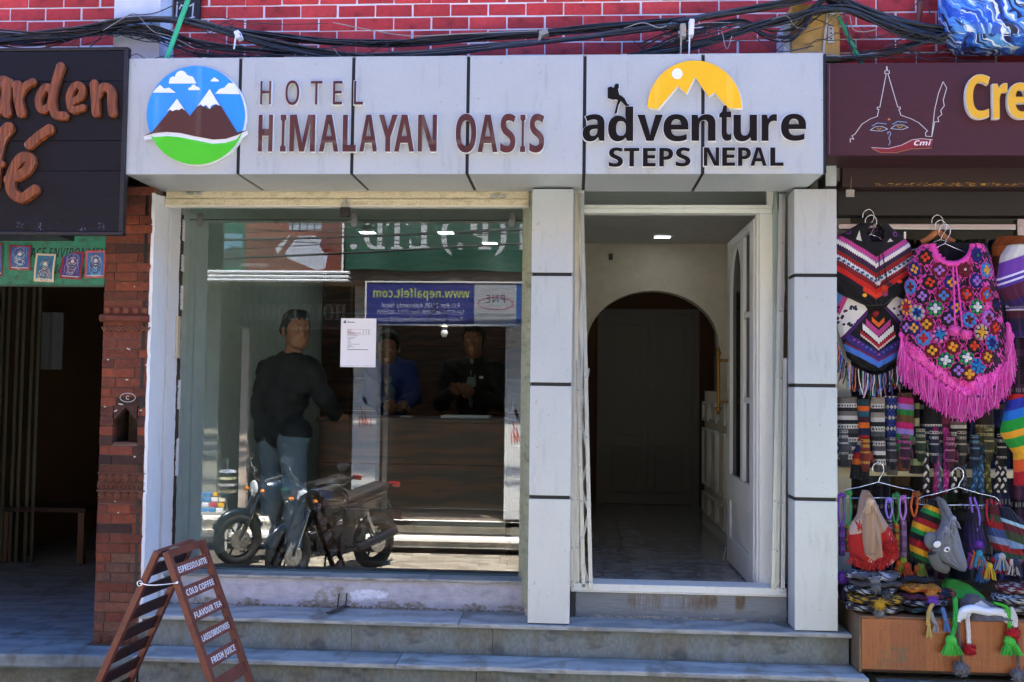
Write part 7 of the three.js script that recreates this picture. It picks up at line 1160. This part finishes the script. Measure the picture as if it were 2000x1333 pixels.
  const pipe = (label, a, b, z, r, m, n) => single(n, rod(at(a[0], a[1], z), at(b[0], b[1], z), r, 12), m, label, 'pipe');
  pipe('green plastic conduit leaning past the number plaque', [371, -12], [324, 118], .235, .0135, phys(0x2fae7c, .35), 'conduit'); pipe('green conduit beside the yellow block', [1638, 32], [1684, 126], .13, .012, phys(0x1f7a58, .4), 'conduit'); pipe('brown steel pipe on the bricks left of the painted bundle', [1803, -20], [1794, 44], .0, .016, phys(0x6a3418, .4), 'wall_pipe');
  const jb = at(262, 80, .06); single('junction_clamp', box(jb.x - .02, jb.x + .02, jb.y - .03, jb.y + .03, -.09, .08, .004), std(0x4c4a44, .6, { map: T.stain }), 'small grey clamp under the cable arch', 'clamp');
}
// ------------------------------------------------------------------ reception desk, notice, people
{
  const z0 = -1.05, z1 = -1.65, x0 = at(622, 900, z0).x, x1 = at(990, 900, z0).x, y1 = at(800, 817, z0).y;
  const d = thing('reception_desk', 'dark wood grained reception desk inside the shop window', 'desk', [(x0 + x1) / 2, FLOOR, -1.3]);
  const wm = phys(0xc09c7e, .45, { map: T.darkwood, clearcoat: .2 });
  for (let k = 0; k < 3; k++) part(d, 'front_panel', uvm(box(x0, x1, FLOOR + .06 + k * .295, FLOOR + .353 + k * .295, z0 - .02, z0, .002), .6, .1 * k, .37 * k), wm);
  part(d, 'desk_top', uvm(box(x0 - .02, x1 + .02, y1 - .03, y1, z1, z0 + .02, .004), .6), wm); part(d, 'desk_side', box(x0, x0 + .03, FLOOR, y1 - .031, z1, z0 - .021), wm); part(d, 'desk_side', box(x1 - .03, x1, FLOOR, y1 - .031, z1, z0 - .021), wm); part(d, 'toe_board', box(x0 + .02, x1 - .02, FLOOR, FLOOR + .0595, z0 - .06, z0 - .03), M.dark);
  const a = at(862, 814, z0 - .1), b = at(956, 816, z0 - .1); single('ledger', box(a.x, b.x, y1 + .001, y1 + .018, z0 - .3, z0 - .06, .003), std(0xc4c8ca, .6), 'thin pale ledger lying on the reception desk', 'book'); const c = at(795, 815, z0 - .1); single('notepad', box(c.x - .05, c.x + .03, y1 + .001, y1 + .009, z0 - .25, z0 - .1, .002), std(0xb4b8ba, .6), 'small notepad beside the pale ledger on desk', 'notepad');
  // notice taped inside the pane
  const p = at(666, 622, GLASS_Z + .003), q = at(733, 718, GLASS_Z + .003), t = canvas(480, 680, (c, w, h) => { c.fillStyle = '#d9dbe2'; c.fillRect(0, 0, w, h); c.strokeStyle = '#9a9aa6'; c.lineWidth = 3; c.strokeRect(6, h - 20, w - 12, 1); c.fillStyle = '#2c4a5c'; c.beginPath(); c.arc(54, 50, 20, 0, 7); c.fill(); c.fillStyle = '#8a9aa4'; c.fillRect(36, 42, 36, 8); c.fillStyle = '#4a4c54'; c.fillRect(88, 50, 100, 10); c.fillRect(88, 38, 26, 5); c.fillStyle = '#70343a'; for (const [y, l] of [[160, 60], [178, 44], [190, 80], [202, 180], [216, 110]]) c.fillRect(92, y, l, 6); c.strokeStyle = '#7a4a50'; c.lineWidth = 2; c.strokeRect(90, 154, 300, 72); c.fillStyle = '#55575f'; for (const x of [300, 340, 374]) for (let y = 158; y < 220; y += 13) c.fillRect(x, y, 12, 6); for (const [y, l] of [[240, 150], [262, 120], [280, 90], [300, 50], [318, 40], [340, 54], [358, 170], [376, 60], [394, 90], [408, 30]]) c.fillRect(92, y, l, 4.5); c.fillRect(92, 432, 280, 9); });
  single('paper_notice', printUV(box(p.x, q.x, q.y, p.y, GLASS_Z + .0015, GLASS_Z + .0028), p.x, q.x, q.y, p.y), std(0xffffff, .8, { map: t }), 'white printed notice with small logo stuck on the window', 'notice');
}
// a smooth body meshed from tapered bones
const capsule = (p, b) => { const ax = p[0] - b[0], ay = p[1] - b[1], az = p[2] - b[2], t = clamp((ax * b[8] + ay * b[9] + az * b[10]) / b[11]), dx = ax - b[8] * t, dy = ay - b[9] * t, dz = az - b[10] * t; return Math.sqrt(dx * dx + dy * dy + dz * dz) - (b[6] + (b[7] - b[6]) * t); };
const bone = (a, c, ra, rc = ra) => [a.x, a.y, a.z, c.x, c.y, c.z, ra, rc, c.x - a.x, c.y - a.y, c.z - a.z, Math.max(1e-6, a.distanceToSquared(c))];
function meshed(bones, k, n, cut) {
  const lo = V(1e9, 1e9, 1e9), hi = V(-1e9, -1e9, -1e9); for (const b of bones) { const r = Math.max(b[6], b[7]) + .05; for (const o of [0, 3]) { lo.min(V(b[o] - r, b[o + 1] - r, b[o + 2] - r)); hi.max(V(b[o] + r, b[o + 1] + r, b[o + 2] + r)); } }
  const mc = new MarchingCubes(n, new THREE.MeshBasicMaterial(), false, false, 90000), c = lo.clone().add(hi).multiplyScalar(.5), h = hi.clone().sub(lo).multiplyScalar(.5); mc.isolation = 0;
  for (let z = 0; z < n; z++) for (let y = 0; y < n; y++) for (let x = 0; x < n; x++) {
    const p = [c.x + h.x * (x - n / 2) / (n / 2), c.y + h.y * (y - n / 2) / (n / 2), c.z + h.z * (z - n / 2) / (n / 2)]; let d = 1e3;
    for (const b of bones) { const e = capsule(p, b); if (e > d + k) continue; const t = clamp(.5 + .5 * (d - e) / k); d = lerp(d, e, t) - k * t * (1 - t); }
    if (cut) d = Math.max(d, cut(p[0], p[1], p[2])); mc.field[x + y * n + z * n * n] = -d;
  }
  mc.update(); const m = mc.count, g = new THREE.BufferGeometry(); g.setAttribute('position', new THREE.BufferAttribute(mc.positionArray.slice(0, m * 3), 3)); g.scale(h.x, h.y, h.z).translate(c.x, c.y, c.z);
  g.deleteAttribute('normal'); const w = mergeVertices(g, 1e-4); w.computeVertexNormals(); return w.toNonIndexed();
}
// cloth creases: the surface is pushed in and out along its normal
function creased(g, a) { const p = g.attributes.position, n = g.attributes.normal; for (let i = 0; i < p.count; i++) { const x = p.getX(i), y = p.getY(i), z = p.getZ(i), k = a * (Math.sin(y * 34 + Math.sin(x * 19 + z * 7) * 2.2) * Math.sin(x * 11 + y * 9 + 1.3) + .6 * Math.sin(y * 71 + x * 37 + z * 23) * Math.sin(z * 17 + y * 13)); p.setXYZ(i, x + n.getX(i) * k, y + n.getY(i) * k, z + n.getZ(i) * k); } const w = mergeVertices(g, 1e-4); w.deleteAttribute('normal'); w.computeVertexNormals(); return w.toNonIndexed(); }
// a hand: palm, four jointed fingers of unequal length, thumb from the side of the palm
function handBones(w, dir, across_, curl) { const d = dir.clone().normalize(), s = across_.clone().normalize(), nrm = V(0, 0, 0).crossVectors(d, s).normalize(), B = [bone(w, w.clone().addScaledVector(d, .05), .026, .03), bone(w.clone().addScaledVector(d, .05).addScaledVector(s, -.022), w.clone().addScaledVector(d, .055).addScaledVector(s, .024), .02)]; [[-.03, .06], [-.01, .072], [.011, .068], [.031, .052]].forEach(([o, l]) => { const a = w.clone().addScaledVector(d, .07).addScaledVector(s, o), b = a.clone().addScaledVector(d, l * .55).addScaledVector(nrm, curl * l * .25), c = b.clone().addScaledVector(d, l * (.45 - curl * .35)).addScaledVector(nrm, curl * l * .5); B.push(bone(a, b, .0098, .009), bone(b, c, .009, .0078)); }); const t0 = w.clone().addScaledVector(d, .02).addScaledVector(s, -.03), t1 = t0.clone().addScaledVector(d, .035).addScaledVector(s, -.024), t2 = t1.clone().addScaledVector(d, .028).addScaledVector(nrm, curl * .014); B.push(bone(t0, t1, .0125, .0105), bone(t1, t2, .0105, .0085)); return B; }
function headBones(c, f) { const r = V(0, 0, 0).crossVectors(V(0, 1, 0), f).normalize(), P = (x, y, z) => c.clone().addScaledVector(r, x).addScaledVector(f, z).add(V(0, y, 0)); return { P, bones: [bone(P(0, .045, -.02), P(0, .04, .012), .083, .076), bone(P(0, -.01, .012), P(0, -.045, .03), .068, .055), bone(P(-.026, -.075, .04), P(.026, -.075, .04), .036), bone(P(0, -.086, .055), P(0, -.09, .06), .026), bone(P(0, .012, .088), P(0, -.026, .104), .009, .0135), bone(P(-.016, -.03, .09), P(.016, -.03, .09), .009), bone(P(-.036, .03, .072), P(.036, .03, .072), .016), bone(P(-.042, -.02, .055), P(-.03, -.03, .066), .026), bone(P(.042, -.02, .055), P(.03, -.03, .066), .026), bone(P(-.018, -.058, .083), P(.018, -.058, .083), .0085), bone(P(-.014, -.069, .082), P(.014, -.069, .082), .009), bone(P(-.083, .012, -.008), P(-.088, -.028, -.004), .014, .011), bone(P(.083, .012, -.008), P(.088, -.028, -.004), .014, .011), bone(P(0, -.05, -.02), P(0, -.13, -.03), .06, .056)] }; }
function person(label, J, f, cols, feet) {
  const base = V((J.hipL.x + J.hipR.x) / 2, FLOOR, (J.hipL.z + J.hipR.z) / 2), g = thing('person', label, 'person', [base.x, FLOOR, base.z]);
  const { P, bones } = headBones(J.head, f), neck = J.neck, mid = (a, b, t = .5) => a.clone().lerp(b, t), pel = mid(J.hipL, J.hipR), chest = mid(J.shL, J.shR);
  const legs = feet ? ['L', 'R'].flatMap(s => [bone(J['hip' + s], J['kn' + s], .082, .058), bone(J['kn' + s], J['an' + s], .056, .038), bone(J['an' + s], J['an' + s].clone().addScaledVector(f, .15).setY(FLOOR + .03), .04, .034)]) : ['L', 'R'].flatMap(s => [bone(J['hip' + s], V(J['hip' + s].x, FLOOR + .46, J['hip' + s].z), .082, .058), bone(V(J['hip' + s].x, FLOOR + .46, J['hip' + s].z), V(J['hip' + s].x, FLOOR + .08, J['hip' + s].z), .056, .038), bone(V(J['hip' + s].x, FLOOR + .07, J['hip' + s].z), V(J['hip' + s].x, FLOOR + .03, J['hip' + s].z).addScaledVector(f, .15), .04, .034)]);
  const torso = [bone(mid(J.shL, J.shR, .16), mid(J.shL, J.shR, .84), .07), bone(mid(J.shL, J.shR, .3).add(V(0, -.1, 0)), mid(J.shL, J.shR, .7).add(V(0, -.1, 0)), .09), bone(mid(chest, pel, .45).addScaledVector(V(0, 0, 0).crossVectors(V(0, 1, 0), f), .045), mid(chest, pel, .45).addScaledVector(V(0, 0, 0).crossVectors(V(0, 1, 0), f), -.045), .088), bone(mid(J.hipL, J.hipR, -.05).add(V(0, .05, 0)), mid(J.hipL, J.hipR, 1.05).add(V(0, .05, 0)), .095), bone(chest, mid(chest, pel, .9), .09, .085)];
  const arms = ['L', 'R'].flatMap(s => [bone(J['sh' + s], J['el' + s], .052, .042), bone(J['el' + s], J['wr' + s], .041, .029)]);
  const neckB = bone(chest.clone().add(V(0, -.01, 0)), J.head.clone().add(V(0, -.07, 0)).addScaledVector(f, -.015), .062, .054);
  const hands = ['L', 'R'].map(s => handBones(J['wr' + s], J['hd' + s] ?? J['wr' + s].clone().sub(J['el' + s]), J['hs' + s] ?? V(0, 0, 0).crossVectors(J['wr' + s].clone().sub(J['el' + s]), V(0, 0, 1)).normalize(), .6));
  const skin = std(cols.skin, .55);
  const body = part(g, 'body', merge([meshed([...torso, ...arms, ...legs, neckB], .05, 64), meshed(bones, .022, 52), ...hands.map(h => meshed(h, .012, 40))]), skin);
  const eye = (m, gm, nm) => { const o = new THREE.Mesh(gm, m); o.name = nm; body.add(o); };
  for (const s of [-1, 1]) { const e = P(.031 * s, .012, .079); eye(std(0x8a827a, .35), new THREE.SphereGeometry(.0105, 8, 6).translate(e.x, e.y, e.z), 'eye'); const q = P(.031 * s, .012, .0875); eye(M.black, new THREE.SphereGeometry(.005, 6, 5).translate(q.x, q.y, q.z), 'pupil'); const a = P(.016 * s, .034, .093), b = P(.047 * s, .036, .08); eye(M.black, rod(a, b, .0045, 5), 'eyebrow'); }
  eye(std(0x5a2a22, .5), rod(P(-.02, -.0635, .09), P(.02, -.0635, .09), .003, 5), 'mouth');
  const hairB = [bone(P(0, .058, -.026), P(0, .06, .01), .089, .08), bone(P(-.035, .1, .035), P(.03, .104, .035), .034), bone(P(-.045, .01, -.055), P(.045, .01, -.055), .05), bone(P(-.066, .04, .012), P(-.068, -.005, .002), .0205), bone(P(.066, .04, .012), P(.068, -.005, .002), .0205)];
  part(g, 'hair', meshed(hairB, .02, 44, (x, y, z) => { const d = V(x, y, z).sub(J.head), fz = d.dot(f); return -.055 + .13 * smooth(-.012, .062, fz) + .008 * Math.sin(x * 210) - d.y; }), std(0x0b0a0a, .6));
  const grow = (l, e) => l.map(b => { const q = b.slice(); q[6] += e; q[7] += e; return q; });
  const wr = arms.map((b, i) => i % 2 ? bone(V(b[0], b[1], b[2]), V(b[3], b[4], b[5]).lerp(V(b[0], b[1], b[2]), .07), b[6], b[7] + .008) : b);
  part(g, 'jacket', creased(meshed(grow([...torso, ...wr, bone(chest.clone().add(V(0, .02, 0)), chest.clone().add(V(0, .055, 0)), .06, .058)], .016), .045, 72), .0065), std(cols.jacket, .8, { bumpMap: T.bump, bumpScale: .006 }));
  part(g, 'trousers', creased(meshed(grow([...legs.filter((_, i) => i % 3 < 2), torso[3]], .014), .04, 60, (x, y) => y - (pel.y + .1)), .006), std(cols.trousers, .85, { bumpMap: T.bump, bumpScale: .004 }));
  part(g, 'shoes', meshed(grow(legs.filter((_, i) => i % 3 === 2), .014), .02, 40), std(0x1a1614, .5));
  if (cols.shirt) { const a = chest.clone().add(V(0, .06, 0)).addScaledVector(f, .062), b = mid(chest, pel, cols.collar ? .12 : .5).addScaledVector(f, cols.collar ? .085 : .12); part(g, 'shirt_front', meshed([bone(a, mid(a, b, .5).addScaledVector(f, .016), .034, .036), bone(mid(a, b, .5).addScaledVector(f, .016), b, .036, .014)], .02, 32), std(cols.shirt, .8)); }
  if (cols.collar || cols.badge) { const r = V(0, 0, 0).crossVectors(V(0, 1, 0), f); for (const s of [-1, 1]) part(g, 'collar', tube([chest.clone().add(V(0, .085, 0)).addScaledVector(r, .045 * s).addScaledVector(f, -.03), chest.clone().add(V(0, .075, 0)).addScaledVector(r, .062 * s).addScaledVector(f, .04), chest.clone().add(V(0, .03, 0)).addScaledVector(r, .03 * s).addScaledVector(f, .098), chest.clone().add(V(0, -.06, 0)).addScaledVector(r, .012 * s).addScaledVector(f, .122)], .014, 16, 6), std(cols.jacket, .8)); }
  if (cols.badge) { const a = chest.clone().addScaledVector(V(0, 0, 0).crossVectors(V(0, 1, 0), f), .085).addScaledVector(f, .118).add(V(0, -.06, 0)); part(g, 'chest_emblem', new THREE.SphereGeometry(1, 8, 6).scale(.018, .012, .006).translate(a.x, a.y, a.z), std(0xd0d0d0, .6)); }
  return g;
}
const J_ = (o) => { const r = {}; for (const k in o) r[k] = o[k].length === 3 ? at(...o[k]) : o[k]; return r; };
{
  const f1 = V(.62, -.02, .78).normalize();
  person('man in a black shirt and blue jeans standing with hand on the desk', J_({ head: [579, 647, -.85], neck: [574, 700, -.86], shL: [522, 722, -.9], shR: [608, 722, -.82], elL: [507, 792, -.95], elR: [632, 776, -.8], wrL: [519, 856, -.88], wrR: [656, 810, -1.0], hipL: [533, 862, -.92], hipR: [572, 862, -.82], knL: [530, 965, -.9], knR: [575, 965, -.78], anL: [527, 1080, -.93], anR: [574, 1082, -.8] }), f1, { skin: 0x8a5a42, jacket: 0x0d0d10, trousers: 0x5a6470, shirt: 0x8a5a42, collar: true }, true);
  person('man in a blue jacket looking down behind the desk', J_({ head: [757, 680, -2.2], neck: [758, 712, -2.25], shL: [728, 724, -2.25], shR: [800, 724, -2.25], elL: [722, 778, -2.2], elR: [808, 776, -2.2], wrL: [752, 792, -2.0], wrR: [792, 788, -2.0], hipL: [748, 862, -2.3], hipR: [786, 862, -2.3] }), V(.1, -.35, .93).normalize(), { skin: 0x7a4c38, jacket: 0x1d3272, trousers: 0x1c1c22, shirt: 0x6a7a8c });
  person('man in a black jacket with folded hands behind the desk', J_({ head: [925, 668, -2.25], neck: [924, 704, -2.3], shL: [880, 722, -2.3], shR: [972, 724, -2.3], elL: [862, 788, -2.22], elR: [984, 792, -2.22], wrL: [884, 768, -2.02], wrR: [926, 768, -2.02], hipL: [906, 862, -2.32], hipR: [946, 862, -2.32] }), V(-.12, 0, .99).normalize(), { skin: 0x7a4c38, jacket: 0x101014, trousers: 0x16161a, shirt: 0x77858a, badge: true });
}
scene.traverse(o => { if (o.isMesh) o.castShadow = o.receiveShadow = true; });
renderer.render(scene, camera);
